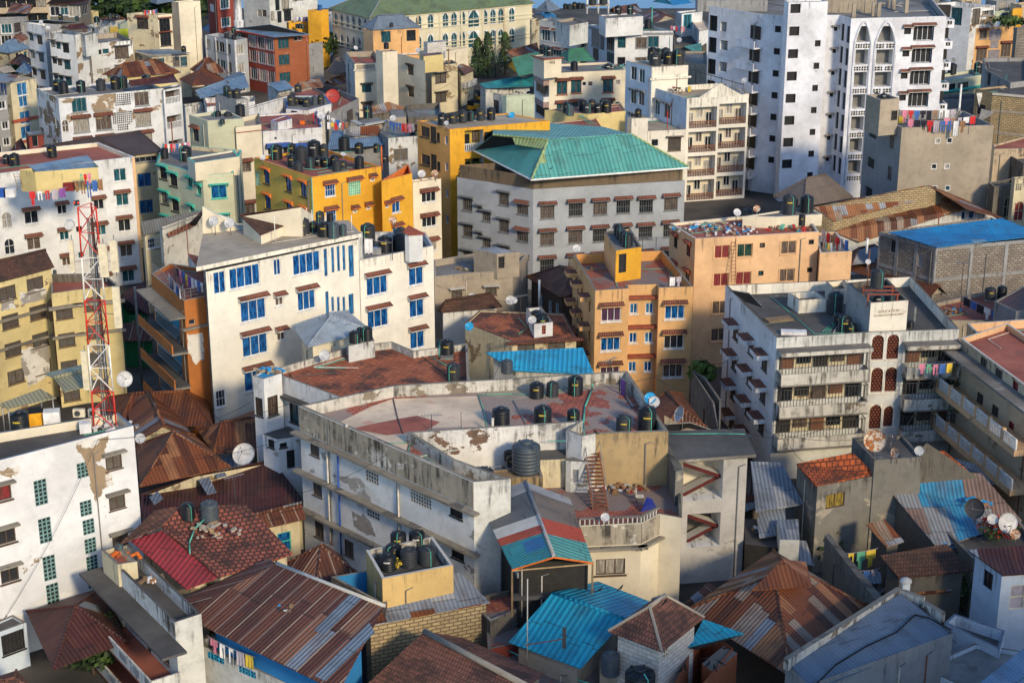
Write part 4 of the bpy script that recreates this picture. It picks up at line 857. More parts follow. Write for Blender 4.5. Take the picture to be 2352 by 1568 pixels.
# ------------------ sea front trees
tree(o,1180,190,0,8,24,'broad dark tree standing on the shore behind the cream block',n=5200,size=.8,th=.1,seed=4,mats=('leaf_dark','leaf_dark','leaf_mid'))
tree(o,1880,130,0,9,4,'coconut palm beside the tallest cream block','palm_tree',kind='palm',seed=5)
tree(o,1550,60,0,10,4,'coconut palm behind the cream block roof','palm_tree',kind='palm',seed=6)
tree(o,130,730,0,3,2.0,'small bush beside the narrow white block','shrub','shrub',260,.3)
house('house','white seafront house with grey roof behind the dark tree',o,[(1380,20),(1440,40),(1600,10),(1500,-40)],7,2,1,None,wall='white',roof='roof_steel')
b=Bld('house','pale yellow house beside dark brown house at the shore',o,[(800,112),(850,120),(903,102)],6.8,wall='yellow_pale').done()
b=Bld('house','low white walled yard house with lattice windows and black tank',o,[(800,235),(905,265),(1000,232)],8.6,wall='white_dirty',roof='roof_gray');b.w(0,[(850,258)],1,.8,'hole');b.w(1,[(930,268),(965,262)],1.6,1.2,'lattice',fk='white');b.done()
tanks(o,8.2,'on the low white yard house',[(890,222,55)])
shed('house','low house with dark rusty roof crowded with small tanks',o,[(905,170,7),(1000,190,7),(1165,175,7.4),(1090,140,8)],roof='rust_dark',wall='white_dirty')
tanks(o,7.6,'on the dark rusty roof near the shore tree',[(1015,178,38),(1045,174,38),(1080,180,36)])
b=Bld('house','low yellow green walled house between tank yard and lime house',o,[(990,250),(1010,262),(1170,250)],6.6,wall='yellow_olive',par=.3).done()
b=Bld('house','pale green gabled house against the cream block',o,[(1080,215),(1100,230),(1172,195)],9.2,wall='pale_green',par=.2).done()
tanks(o,11.4,'on the dark brown house',[(560,190,42),(708,198,40)])
dish(o,378,205,40,16.2,'white dish on the roof of the narrow bluish white block, rear one',az=190);dish(o,442,258,42,15.2,'white dish on the roof of the narrow bluish white block, front one',az=170)
tanks(o,8.9,'on the tan two storey house',[(1690,478,44)])
tanks(o,9.2,'on the grey block with white pilasters',[(2082,358,42),(2148,368,40),(2208,362,56,1.4)])
tanks(o,8.3,'beside the minaret base',[(2148,304,46)])
laundry(o,(1318,95,15.3),(1445,85,15.3),'on the cream corner block roof',['red','blue','red','white','brown','pink','blue'],.9)

# ================================================================== BACK CENTRE (tile 1,0)
o=(1,0)
b=Bld('apartment_block','white apartment block with balconies behind the small orange annexe',o,[(-120,-70),(120,-40),(560,-95)],12.5,wall='white_dirty',roof='roof_gray')
b.w(1,[(132,40),(198,45),(152,152),(217,158)],.8,1.7,'hole');b.w(1,[(268,35),(290,145)],1.3,1.6,'slide',aw='thin',fk='frame_dark');b.loggia(1,335,62,455,50,2.4,1.0,'solid',n=1,rk='white');b.w(0,[(32,125),(75,125),(105,125)],.9,1.0,'hole');b.done()
b=Bld('orange_annexe','bright orange rooftop annexe with blue tank and laundry',o,[(475,95),(595,100),(665,88)],11.2,wall='yellow',roof='roof_gray',zb=0,par=.15);b.w(0,[(578,140)],.9,1.8,'door',fk='frame_dark',pk='dark');b.done()
b=Bld('orange_terrace','orange parapeted terrace below the bright orange annexe',o,[(280,200),(300,218),(500,185)],8.6,wall='yellow',par=.8);b.done()
tanks(o,11.1,'on the bright orange annexe',[(586,92,42)],'tank_blue');tanks(o,7.8,'on the orange parapeted terrace',[(380,262,36),(405,265,34),(432,266,36)])
laundry(o,(340,155,9.6),(500,150,9.6),'on the orange terrace',['grey','white','blue','white','pink','blue','brown'],1.2,posts=False)
b=Bld('house','white house with pink bands between orange annexe and long arcaded hall',o,[(520,180),(640,190),(720,110)],8,par=.6,wall='white',ed={1:'white'});b.w(0,[(545,262),(608,278)],1.4,1.6,'slide',fk='frame_dark',pk='glass_teal');b.w(1,[(672,215),(676,320)],1.1,1.8,'lattice',fk='white');b.ledge(0,6.2,.3,.3,'white');b.done()
# long arcaded hall with green roof
o2=(1,0)
b=house('arcaded_hall','huge cream hall with olive green hipped roof and rows of arched windows',o,[(665,80),(1042,170),(2570,30)],11.2,5,1,9,wall='mosque',roof='roof_green',ov=.5,cap='frame_gray',cat='hall')
xs=[735,788,842,897,951,1005]
for k in range(3):b.w(0,[(x,180+(x-735)*.2+k*188)for x in xs],.95,2.0,'parch',fk='white',pk='glass_teal')
X1=[(1388,210),(1494,205),(1604,195),(1741,185),(1820,178),(1897,170),(2102,158),(2177,150),(2250,145),(2350,135)]
for k in range(3):b.w(1,[(x,y+k*188)for x,y in X1],1.0,2.1,'parch',fk='white',pk='glass_teal')
for k in range(3):b.w(1,[(2000,170+k*188),(2405,140+k*188)],1.9,2.4,'parch',fk='white',pk='glass_teal')
for z_ in(11.0,9.1,8.3,5.2,4.5):b.ledge(0,z_,.2,.16,'mosque',0);b.ledge(1,z_,.2,.16,'mosque',0)
for t_ in range(int(b.edge(1)[2]/4.9)):b.led.append((1,10.95,.13,10.9,'sand' if t_%4==2 else 'mosque',.2+t_*4.9,.6+t_*4.9,'pilaster'))
b.done()
b=Bld('house','pastel orange house with slate blue hipped roof before the arcaded hall',o,[(985,262),(1075,285),(1500,262)],10.5,par=0,roof=None,wall='orange_light',ed={0:'peach'})
b.w(1,[(1193,302),(1425,308)],1.4,1.6,'slide',fk='frame_dark');b.ledge(1,6.0,.35,.2,'white');b.ledge(0,6.0,.35,.2,'white');b.done()
house('','',o,[(960,248),(1075,278),(1515,255)],10.5,2.3,1,None,wall='orange_light',roof='roof_steel',parent=b)
tanks(o,6.0,'on the pastel orange house ledge',[(1242,365,34),(1275,372,50),(1330,380,56)]);tanks(o,11.6,'on the slate blue hipped roof',[(1245,252,38)])
# red block, and its bare neighbour
b=Bld('apartment_block','brick red block with light blue metal roof and white framed windows',o,[(-190,285),(165,348),(480,320)],10.4,par=0,roof=None,wall='red_plaster',ed={1:'brick_red_wall'})
b.w(0,[(46,365),(126,382),(-35,350)],1.5,1.7,'trim',n=3,pitch=3.25,fk='cloth_gray');b.w(1,[(252,385)],1.7,1.5,'sill',n=3,pitch=3.25,fk='frame_brown',pk='glass_dark');b.w(1,[(365,352),(405,348)],.6,.6,'hole');b.done()
shed('','',o,[(-210,262,11.2),(160,342,10.8),(495,318,10.8),(130,225,12.4)],roof='roof_blue_dull',parent=b,walls=False)
b=Bld('apartment_block','bare grey rendered block with tiny square windows beside the brick red block',o,[(300,430),(345,425),(612,385)],8.2,par=.2,wall='concrete_gray',roof='roof_gray');b.w(1,[(372,500),(415,497),(508,485)],.7,.8,'hole',n=2,pitch=3.2,dp=.2);b.done()
rod(o,348,740,.3,8.5,'white drain pipe on the bare grey block',r=.07)
house('house','low house with rusty patched roof behind the giant red dish',o,[(350,790),(430,815),(620,800),(560,740)],4.8,.8,1,0,wall='cream_worn',roof='rust_pale')
house('house','thatched brown roofed kiosk between the bare block and cream block',o,[(650,660),(735,690),(840,650),(800,590)],5,2.2,1,None,wall='sand',roof='roof_taupe')
house('house','low shop with dark rusty roof between the bare block and cream block',o,[(620,770),(700,790),(830,760),(790,700)],3.4,.8,1,0,wall='brown_wall',roof='rust_mixed')
tree(o,665,600,0,6.5,4,'dark green tree beside the bare grey rendered block',n=700,size=.4,seed=9)
b=Bld('house','small building with pale blue tin awning roof left of the black tank',o,[(105,775),(205,835),(350,805)],7,wall='white_dirty',par=0,roof=None).done();shed('','',o,[(105,765,7.7),(205,838,7.2),(350,808,7.2),(265,738,7.9)],roof='roof_blue_dull',parent=b,walls=False)
# cream block centre-left
b=Bld('apartment_block','cream block with blank stair shaft, side balcony and rooftop dishes',o,[(820,478),(905,590),(1165,575),(1085,470)],9.2,par=.9,wall='cream',roof='roof_red',ed={0:'white_dirty'},inner='concrete')
b.loggia(1,918,695,1095,690,2.3,1.2,'solid',rk='cream',back='teal_cream',doors=2);b.w(1,[(1016,812)],1.4,1.2,'slide',aw='thin',fk='frame_dark',n=2,pitch=3.2);b.w(0,[(845,625),(888,655)],.8,1.0,'hole',n=3,pitch=2.9);b.ledge(1,8.3,.25,.25,'cap_light');b.done()
t=b.sub('stair_tower',[(1100,462),(1162,478),(1300,472)],12.2,zb=0,wall='cream',par=.1);t.done();b3=b.sub('wing',[(1290,492),(1305,500),(1552,560)],10.8,zb=0,wall='cream',cap='cap');
b3.w(1,[(1420,645)],1.5,1.5,'slide',aw='thin',fk='frame_wood',n=3,pitch=3.7);b3.done()
tanks(o,12.2,'on the blank cream stair shaft',[(1197,450,48)]);tanks(o,8.4,'on the terrace of the cream shaft block',[(885,505,44),(918,512,42),(940,508,36)])
dish(o,915,442,40,9.8,'white dish at the back of the cream shaft block terrace',az=150);dish(o,1488,462,46,12,'grey dish over the cream block wing','dish',az=200)
b=Bld('apartment_block','mouldy tan block with hooded windows beside the cream shaft block',o,[(1560,580),(1612,612),(1852,582)],8.4,par=.3,wall='concrete',roof='roof_dark',ed={1:'cream_worn'});b.w(1,[(1697,718)],1.9,1.4,'louver',aw='slab',n=2,pitch=3.3,fk='frame_dark');b.done()
b.sub('roof_house',[(1515,500),(1540,520),(1720,500)],10.9,wall='yellow_pale',par=0,roof='rust_dark').done()
b=Bld('house','narrow dark gap building between cream wing and mouldy tan block',o,[(1500,740),(1520,752),(1562,745)],6,wall='concrete_dark').done()
b=Bld('house','white walled house with unfinished block storey in front of the arcaded hall',o,[(1500,470),(1700,480),(1945,440)],9.2,par=.5,wall='cream',roof='roof_gray',cap='block_tan');b.w(1,[(1965,520)],1,2);b.done();b.sub('block_storey',[(1540,385),(1575,395),(1745,382)],11.6,wall='block_white',par=0,roof='roof_steel').done()
b=Bld('tea_house','rusty roofed balcony house at the street corner',o,[(1860,640),(1885,700),(1995,660)],5.4,par=0,roof=None,wall='cream_worn');b.pbal(1,1885,810,1990,760,.9,.9,'white_dirty');b.done();shed('','',o,[(1850,605,6.4),(1920,690,5.6),(2005,635,5.6),(1890,580,6.6)],roof='rust_dark',parent=b,walls=False)
for i,(x,y,hh)in enumerate(((2040,700,7.6),(2130,710,8.8),(2290,680,8.2))):tree(o,x,y,0,hh,2.3,f'columnar green mast tree, {ORD[i]} from left of three before the arcaded hall',kind='cone',mats=('leaf_dark','leaf_mid','leaf_mid'),n=1600,size=.42,seed=20+i,group='mast trees before the hall')
# road with tuktuks
g_=MB();pts=[P(o,*q,.008)for q in((1800,1020),(2110,1030),(2110,900),(2060,740),(2300,700),(2000,690),(1930,900))];g_.face(pts,'asphalt');tag(g_.obj('road'),'narrow asphalt street','road',kind='structure')
def tuktuk(x,y,rz,label):
    p=P(o,x,y,.02);e=empty('tuktuk',p,label,'tuktuk','tuktuks in the street');c,s_=math.cos(rz),math.sin(rz);T=lambda q:V((p.x+q.x*c-q.y*s_,p.y+q.x*s_+q.y*c,p.z+q.z))
    m=MB(p);m.box(-.65,.65,-1.2,.7,.25,.95,'tuktuk_yellow',tf=T);m.box(-.45,.45,.7,1.25,.25,.85,'tuktuk_yellow',tf=T);m.obj('body',e);m=MB(p);m.box(-.65,.65,-1.2,.9,1.55,1.72,'black',tf=T);m.box(-.6,.6,-1.18,-1.1,.95,1.55,'black',tf=T)
    for sx in(-.6,.56):m.box(sx,sx+.04,.6,.64,.95,1.55,'black',tf=T)
    m.obj('canopy',e)
    for wx,wy in((-.6,-.8),(.6,-.8),(0,1.1)):m=MB(p);m.tube(T(V((wx-.07,wy,.25))),T(V((wx+.07,wy,.25))),.25,'rubber',12);m.obj('wheel',e)
    for sx in(-.5,.5):m=MB(p);m.box(sx-.08,sx+.08,-1.24,-1.2,.6,.72,'bulb_red',tf=T);m.obj('tail_light',e)
tuktuk(2052,925,.3,'yellow and black tuktuk driving up the narrow street');tuktuk(2000,1010,-.5,'dark tuktuk half hidden behind the rooftop tanks in the street')
rod(o,1775,1005,0,10.5,'weathered utility pole in front of the mouldy tan block','wood',.13,'utility_pole','utility pole');rod(o,2200,700,0,8.5,'green grey utility pole beside the mast trees','trim_gray',.15,'utility_pole','utility pole')
# middle rooftops
b=Bld('house','concrete roofed house carrying the giant red dish',o,[(660,980),(665,1045),(945,905),(760,820)],8.2,wall='cream_worn',roof='roof_red',par=.9,ed={0:'concrete_dark',1:'concrete_gray'},inner='concrete_gray');b.w(1,[(862,1065)],2.3,1.8,'louver',fk='frame_wood');b.done()
dish(o,707,888,134,8.9,'giant red dish standing on the concrete parapet','dish_red',az=185,el=25,mast=1.6,deep=True)
b=Bld('house','white roof house carrying a cluster of seven black tanks',o,[(275,1000),(470,1015),(690,952),(640,880),(280,880)],9.2,wall='white',roof='roof_gray',par=.12,cap='blue_trim');b.w(0,[(350,1070)],1.0,2.4,'door',fk='frame_wood',pk='dark');b.done()
tanks(o,9.1,'on the blue edged white roof house',[(328,968,78),(375,962,50),(420,955,50),(470,978,74),(540,965,60,2.6,'tank_gray'),(598,958,64)]);tanks(o,8,'on the red roof beside blue tin awning',[(388,848,66)])
b=Bld('house','low red floored terrace house below the tin awning',o,[(190,880),(330,900),(660,870),(520,800)],7.6,wall='concrete',roof='roof_red',par=.3).done()
b=Bld('house','white house with red terrace and two blue awnings',o,[(5,1185),(62,1208),(605,1170),(560,1020),(-60,1060)],8.8,wall='white',roof='roof_red',par=.25,cap='blue_trim')
b.w(1,[(200,1370)],3.0,1.7,'wide',fk='frame_white');b.w(1,[(455,1345)],2.2,1.7,'slide');b.w(1,[(180,1272)],.35,.35,'hole');b.done()
for x in(200,425):T=b.tf(1,b.sz(1,x,1325)[0],b.sz(1,x,1320)[1]);m=MB((b.c.x,b.c.y,5));m.box(-1.7,1.7,-1,-.01,0,.12,'blue_trim',tf=T);m.box(-1.7,1.7,-1.0,-.9,-.35,0,'blue_trim',tf=T);m.obj('awning',b.root)
b.sub('roof_box',[(135,1105),(200,1125),(330,1090),(270,1060)],9.9,wall='white',par=.1).done()
b=Bld('wall_block','long white parapet wall behind the red terrace',o,[(-110,990),(-100,1010),(320,890),(300,875)],9.8,par=.9,wall='white',roof='roof_red').done()
laundry(o,(515,1040,10.4),(600,1050,10.2),'on a frame on the red terrace',['red','blue','pink','blue','white'],2.2,posts=False);laundry(o,(640,1120,9.4),(860,1120,9.4),'right of the red terrace',['white','yellow','red','white','red','brown'],1.0)
laundry(o,(635,1040,10.6),(780,1110,9.6),'sloping beside the terrace dishes',['white','white','blue'],.8,posts=False)
dish(o,598,1062,78,10.2,'cream dish behind the terrace laundry',az=165);dish(o,608,1092,56,9.6,'white dish before the terrace laundry',az=190);dish(o,1260,1088,62,8.4,'large white dish between grey roofs behind the yellow block',az=185)
ladder(o,(490,1150,8.6),(450,1000,10.8),.7,'wooden ladder leaning on the white roof house');box_thing(o,428,1140,8.6,.7,.7,.5,'cloth_orange','crate','small orange crate on the red terrace','crate')
b=Bld('house','grey flat roofed hut with black tank on its overhanging slab',o,[(930,1110),(990,1140),(1170,1105)],7.6,wall='concrete',par=0,roof='roof_gray');[b.ledge(i,7.6,.8,.15,'cap_light')for i in(0,1)];b.done();tanks(o,7.65,'on the grey overhanging slab hut',[(1028,1080,86)])
shed('house','rusty sheet shelter behind the grey slab hut',o,[(950,1010,7),(1070,1050,6.6),(1390,1000,6.8),(1220,935,7.8)],roof='rust_pale',wall='concrete_dark')
b=Bld('house','grey worn terrace house with jeans laundry and white speckled facade',o,[(1140,1215),(1215,1270),(1490,1250),(1430,1150),(1190,1120)],8,wall='concrete_gray',roof='roof_gray',par=.6,ed={1:'white_patchy'});b.w(1,[(1330,1420)],2.2,1.8,'louver',fk='frame_gray');b.done()
laundry(o,(1205,1110,9.8),(1500,1140,9.8),'over the grey worn terrace',['blue','blue','blue','blue','red','red','pink','grey','black'],1.3)
shed('house','patched grey sheet roofed house behind the yellow block tanks',o,[(650,1380,6.6),(860,1330,6.6),(1210,1330,6.6),(1130,1240,7.4),(700,1200,7.4)],roof='roof_blue_dull',wall='concrete_gray')
shed('house','steep zinc roof with one rusty panel behind the patched grey roof',o,[(800,1230,7.6),(900,1250,7.6),(1135,1235,7.6),(1130,1155,8.6),(820,1165,8.6)],roof='zinc_rust',wall='concrete_gray')
b=Bld('house','dark terrace wall house behind the worn grey terrace',o,[(1380,1000),(1400,1080),(1700,1060),(1690,945),(1390,960)],7.2,wall='concrete_dark',roof='roof_gray',par=.7).done()
b.sub('roof_room',[(1225,1010),(1255,1080),(1380,1075)],8.2,zb=0,wall='concrete',par=0).done()
tanks(o,7.6,'at the edge of the grey worn terrace',[(1432,1240,46),(1478,1262,50)])
# yellow-orange block behind
b=Bld('apartment_block','deep yellow block with black tanks in a row behind the green roofed block',o,[(1480,1110),(1780,1188),(2700,1110),(2300,1040)],16.6,wall='yellow',roof='roof_tan',par=.12,ed={0:'orange_soft'},cap='orange_trim')  # left wall in dimmer orange, painting in the shade of that side
b.w(0,[(1630,1225),(1675,1260)],1.3,2.3,'grille',n=3,pitch=3.6,fk='frame_dark',pk='curtain');b.w(0,[(1747,1290)],.7,1.3,'slide',n=4,pitch=3.3);b.w(0,[(1555,1200)],3.0,2.2,'wide',n=3,pitch=3.7,fk='frame_dark',pk='curtain');b.loggia(1,1918,1395,2090,1380,2.6,1.2,'balus',n=2,pitch=3.5,back='yellow_olive',rk='white');b.w(1,[(2260,1250),(2140,1260)],1.5,1.6,'grille',n=1,fk='frame_dark');b.done()
tanks(o,16.55,'in the row on the deep yellow block',[(1712,1145,88),(1812,1128,84),(1902,1122,80),(1972,1108,70),(2065,1102,78),(2160,1098,80)]);dish(o,1750,1132,46,17.3,'white dish on the corner of the deep yellow block',az=200)
dish(o,2350,1060,60,16.8,'blue dish at the far end of the deep yellow block','dish_blue',az=200)
# two street-side houses right
b=Bld('house','low house with teal sheet roof at the street bend',o,[(2060,780),(2110,805),(2440,770)],6,par=0,roof=None,wall='white_dirty').done();shed('','',o,[(2050,770,6.2),(2110,810,6.0),(2560,790,6.0),(2420,700,7.2)],roof='roof_teal_dark',parent=b,walls=False)
b=Bld('house','white walled yard house below the teal street roof',o,[(2120,840),(2260,870),(2460,850)],5,par=.5,wall='white_dirty',roof='roof_gray');b.w(0,[(2200,980)],1.5,2.0,'hole');b.done()
b=Bld('apartment_block','blank pale grey green wall block between street and cream balcony block',o,[(2262,880),(2300,890),(2560,870)],12,wall='pale_green',roof='roof_gray',par=.6).done()

# ================================================================== BACK RIGHT OF CENTRE (tile 2,0)
o=(2,0)
b=Bld('apartment_block','white block with pointed arch balconies and brick edged awnings',o,[(252,185),(600,235),(700,205)],11.4,wall='white_dirty',roof='roof_gray',par=.8,ed={1:'cream_worn'})
b.w(0,[(310,322),(415,338),(527,352)],1.6,1.7,'sill',n=3,pitch=3.4,aw='tile',pk='glass_teal',fk='frame_white');b.w(1,[(658,370)],2.6,2.4,'parch',n=3,pitch=3.4,fk='cream',pk='dark',dp=.5);b.done()
b.sub('roof_room',[(400,190),(530,235),(700,205)],14.2,wall='white_dirty',par=.5,inner='concrete').done();tanks(o,13.8,'on the roof room of the arch balcony block',[(490,85,46),(530,88,46),(575,85,46),(620,84,46),(655,80,44)])
laundry(o,(535,195,12.6),(690,185,12.6),'on the arch balcony block terrace',['purple','blue','red','blue','black'],1.6,posts=False)
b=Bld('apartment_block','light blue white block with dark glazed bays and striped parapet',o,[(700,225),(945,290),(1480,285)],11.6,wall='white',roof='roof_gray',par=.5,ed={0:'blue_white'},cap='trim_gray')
b.w(0,[(768,350),(768,500)],2.4,2.6,'wide',n=1,fk='frame_gray');b.w(0,[(902,400),(902,545)],2.4,2.4,'wide',n=1,fk='frame_gray');b.w(0,[(832,250),(832,410)],1.2,3,'lattice',fk='frame_gray');b.w(1,[(1008,392)],1.2,1.6,'small',n=3,pitch=3.6,fk='frame_gray');b.w(1,[(1187,395),(1297,385)],1.5,1.6,'trim',n=3,pitch=3.6,fk='frame_gray');b.ledge(1,11.3,.12,.4,'frame_gray',0);b.ledge(0,11.3,.12,.4,'frame_gray',0);b.done()
b.sub('penthouse',[(800,140),(862,172),(1205,150)],14.4,wall='white',par=.2).done();tanks(o,14.3,'on the penthouse of the light blue white block',[(975,132,64),(1083,128,64)]);tanks(o,11.2,'beside the penthouse of light blue white block',[(1247,262,70)])
rod(o,1275,560,.1,11,'green drain pipe on the light blue white block','pipe_green',.1)
for i,x in enumerate((688,790,883)):rod(o,x,130,11.5,4,f'white roof column with rust stain, {ORD[i]} of three behind the roof room tanks','white',.22,'column','column')
tanks(o,16,'held high between the white roof columns',[(740,42,72),(838,38,76)]);b=Bld('water_stand','slab stand between white roof columns',o,[(680,45),(700,52),(890,40)],15.9,zb=15.6,par=0,wall='concrete').done()
house('house','small steel roofed pavilion behind the arch balcony block',o,[(215,95),(330,112),(440,85),(320,60)],7,1.8,1,None,wall='white',roof='roof_steel');house('house','low bright blue roofed house beside the pavilion',o,[(200,125),(340,190),(410,150),(300,110)],6,.6,1,0,wall='white_dirty',roof='roof_blue')
b=Bld('wall_block','pale yellowish stained house between arcaded hall and arch balcony block',o,[(165,180),(180,205),(255,190)],9,wall='cream_worn').done()
house('house','house with big dark blue sheet roof beside white tower block',o,[(1290,20),(1480,50),(1740,15),(1560,-30)],9.5,1.6,1,0,wall='turq_wall',roof='roof_blue')
b=Bld('house','white and turquoise villa with balustraded balcony and blue pillars',o,[(1505,110),(1560,130),(1750,110)],8.4,par=.3,wall='white',cap='turq_wall');b.w(1,[(1612,195),(1560,200)],1.3,2.0,'trim',fk='turq_wall',pk='glass_teal');b.w(1,[(1640,190)],1,1.9,'trim',fk='turq_wall');b.done()
house('house','old house with rusty gabled roof and bare gable wall',o,[(1195,160),(1330,215),(1510,170),(1350,95)],8,1.2,0,0,wall='concrete',roof='rust')
b=Bld('house','small white flat roofed building with tall blue doors',o,[(1650,200),(1720,290),(1830,270)],6.6,par=.2,wall='white',roof='roof_pale',ed={0:'blue_white'});b.w(0,[(1690,320)],3,3.4,'wide',pk='glass_teal');b.done()
shed('shack','shack with teal striped tin roof below the small white building',o,[(1580,430,4),(1660,470,3.6),(1745,470,3.6),(1740,395,4.6)],roof='roof_teal',wall='concrete_dark');dish(o,1538,370,50,6,'white dish below the turquoise villa',az=200)
laundry(o,(1450,235,7.2),(1600,245,7.2),'beside the turquoise villa',['pink','white','red','blue','red','pink'],1.1)
house('house','house with rusty red and grey roof behind the light blue white block',o,[(890,110),(950,130),(1200,110),(1090,60)],8,1,1,0,wall='red_plaster',roof='rust_dark');b=Bld('terrace','bare grey terrace with concrete stumps beside the white tower block',o,[(1585,470),(1590,560),(1800,600),(1790,470)],9,wall='concrete',roof='roof_gray',par=.4).done()
b=Bld('yard_block','dark back wall house between light blue block and white tower',o,[(1480,290),(1490,420),(1790,430),(1780,280)],4,wall='concrete_dark',roof='roof_dark',par=.3).done()
house('house','green sheet roofed house behind the cream red awning block',o,[(430,520),(520,570),(760,555),(640,495)],8,1.6,1,1,wall='cream',roof='roof_green_mid');house('house','broad sea green roofed house left of the cream red awning block',o,[(-60,600),(60,700),(330,640),(150,540)],8.5,2.0,1,0,wall='yellow',roof='roof_green_mid');house('house','low rusty long roof behind the sea green roof',o,[(-80,500),(0,545),(260,490),(200,410)],6.5,1,1,0,wall='cream_worn',roof='rust')
shed('house','flat teal sheet roof beside the cream red awning block',o,[(-20,730,6.6),(0,775,6.2),(200,770,6.2),(200,700,7)],roof='roof_teal_dark',wall='white_dirty');tanks(o,6.5,'on the flat teal sheet roof',[(183,850,40),(155,868,44,1.2),(188,868,36,1.2)])
# cream with red awnings
b=Bld('apartment_block','cream block with brown red awnings and mauve balcony bands',o,[(205,600),(342,675),(1045,642)],13.4,par=.35,wall='cream',roof='roof_gray',ed={0:'white'})
b.w(1,[(460,805),(590,793),(883,785)],1.6,2.1,'sill',n=4,pitch=3.4,fk='terracotta',pk='glass_teal',aw='tile',ak='terracotta');b.w(1,[(663,770),(720,770),(975,755)],.8,.8,'small',n=4,pitch=3.4,fk='frame_white');b.w(1,[(760,765)],.1,.1,'hole');b.done()
for k in range(5):
    z0=13.4-.35-k*3.4;T=b.tf(0,b.edge(0)[2]-4.6,0);m=MB((b.c.x,b.c.y,z0));m.box(0,4.6,-.9,-.01,z0-1.5,z0-.6,'mauve',tf=T);m.box(0,4.6,-.9,-.8,z0-.6,z0+.15,'white_paint',tf=T);m.box(4.5,4.62,-.8,-.01,z0-.6,z0+.15,'white_paint',tf=T)
    if z0>2:m.obj('balcony',b.root);m=MB((b.c.x,b.c.y,z0));m.box(.2,4.4,-.6,-.55,z0-3.0,z0-1.5,'glass_dark',tf=T);m.box(.2,4.5,-.62,-.58,z0-2.3,z0-2.24,'steel_dark',tf=T);m.obj('balcony_grille',b.root)
t=b.sub('stair_tower',[(195,510),(295,540),(455,525)],16,zb=13,par=.1);t.ledge(0,16,.3,.15,'terracotta');t.ledge(1,16,.3,.15,'terracotta');t.done();tanks(o,15.9,'on the red edged cream stair tower',[(285,495,66),(318,508,66),(345,512,72)]);tanks(o,13.0,'on the roof of the cream red awning block',[(570,650,70),(883,634,80,1.0)])
ladder(o,(385,660,13.1),(370,555,15.9),.6,'wooden ladder on the red edged cream stair tower');rubble(o,985,620,13.1,3.5,50,'heap of scrap timber and pipes on the cream red awning block',('wood','pipe_green','rubble'))
# white pent + balcony block
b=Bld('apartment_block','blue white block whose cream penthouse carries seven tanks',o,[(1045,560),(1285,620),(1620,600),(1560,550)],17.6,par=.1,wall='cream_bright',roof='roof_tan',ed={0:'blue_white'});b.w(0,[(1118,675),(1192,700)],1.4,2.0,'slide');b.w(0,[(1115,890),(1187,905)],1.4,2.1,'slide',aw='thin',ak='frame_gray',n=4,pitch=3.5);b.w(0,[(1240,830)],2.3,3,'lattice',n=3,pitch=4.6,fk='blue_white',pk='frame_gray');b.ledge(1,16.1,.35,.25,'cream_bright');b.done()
tanks(o,17.5,'on the cream penthouse',[(1288,560,90),(1345,548,80),(1315,600,106),(1435,590,96),(1530,590,100),(1410,545,84),(1505,552,70)])
rod(o,1440,650,14,5,'pale green pipe on the cream penthouse wall','pipe_green',.05)
b=Bld('apartment_block','tall cream block with brown balcony railings and gabled parapet',o,[(1283,800),(1608,908),(2178,878),(2000,760)],14.6,wall='cream_bright',roof='roof_tan',par=.7,ed={0:'blue_white'},cap='cap_light')  # left wall in bluish plaster: the shade on the cream is painted in
b.w(0,[(1330,985),(1425,1020)],1.7,2.2,'slide',aw='thin',ak='frame_gray',n=4,pitch=3.5)
for(x0,x1)in((1623,1878),(1898,2152)):b.loggia(1,x0,1192-(x0-1623)*.13,x1,1192-(x1-1623)*.13,2.9,1.4,'balus',n=6,pitch=3.42,back='cream',rk='frame_brown',doors=3)
b.done()
a,d,L,n=b.edge(1);T=b.tf(1,0,14.6);m=MB((b.c.x,b.c.y,14.6));g=[(0,0),(L*.2,.1),(L*.53,1.9),(L*.88,.15),(L,.3),(L,0)];m.face([T(V((x,0,z)))for x,z in g],'cream_bright',1);m.face([T(V((x,.2,z)))for x,z in reversed(g)],'cream_bright',1)
for(x0,z0),(x1,z1)in zip(g,g[1:-1]):m.face([T(V((x0,0,z0))),T(V((x1,0,z1))),T(V((x1,.2,z1))),T(V((x0,.2,z0)))],'cap_light')
m.obj('gable_parapet',b.root)
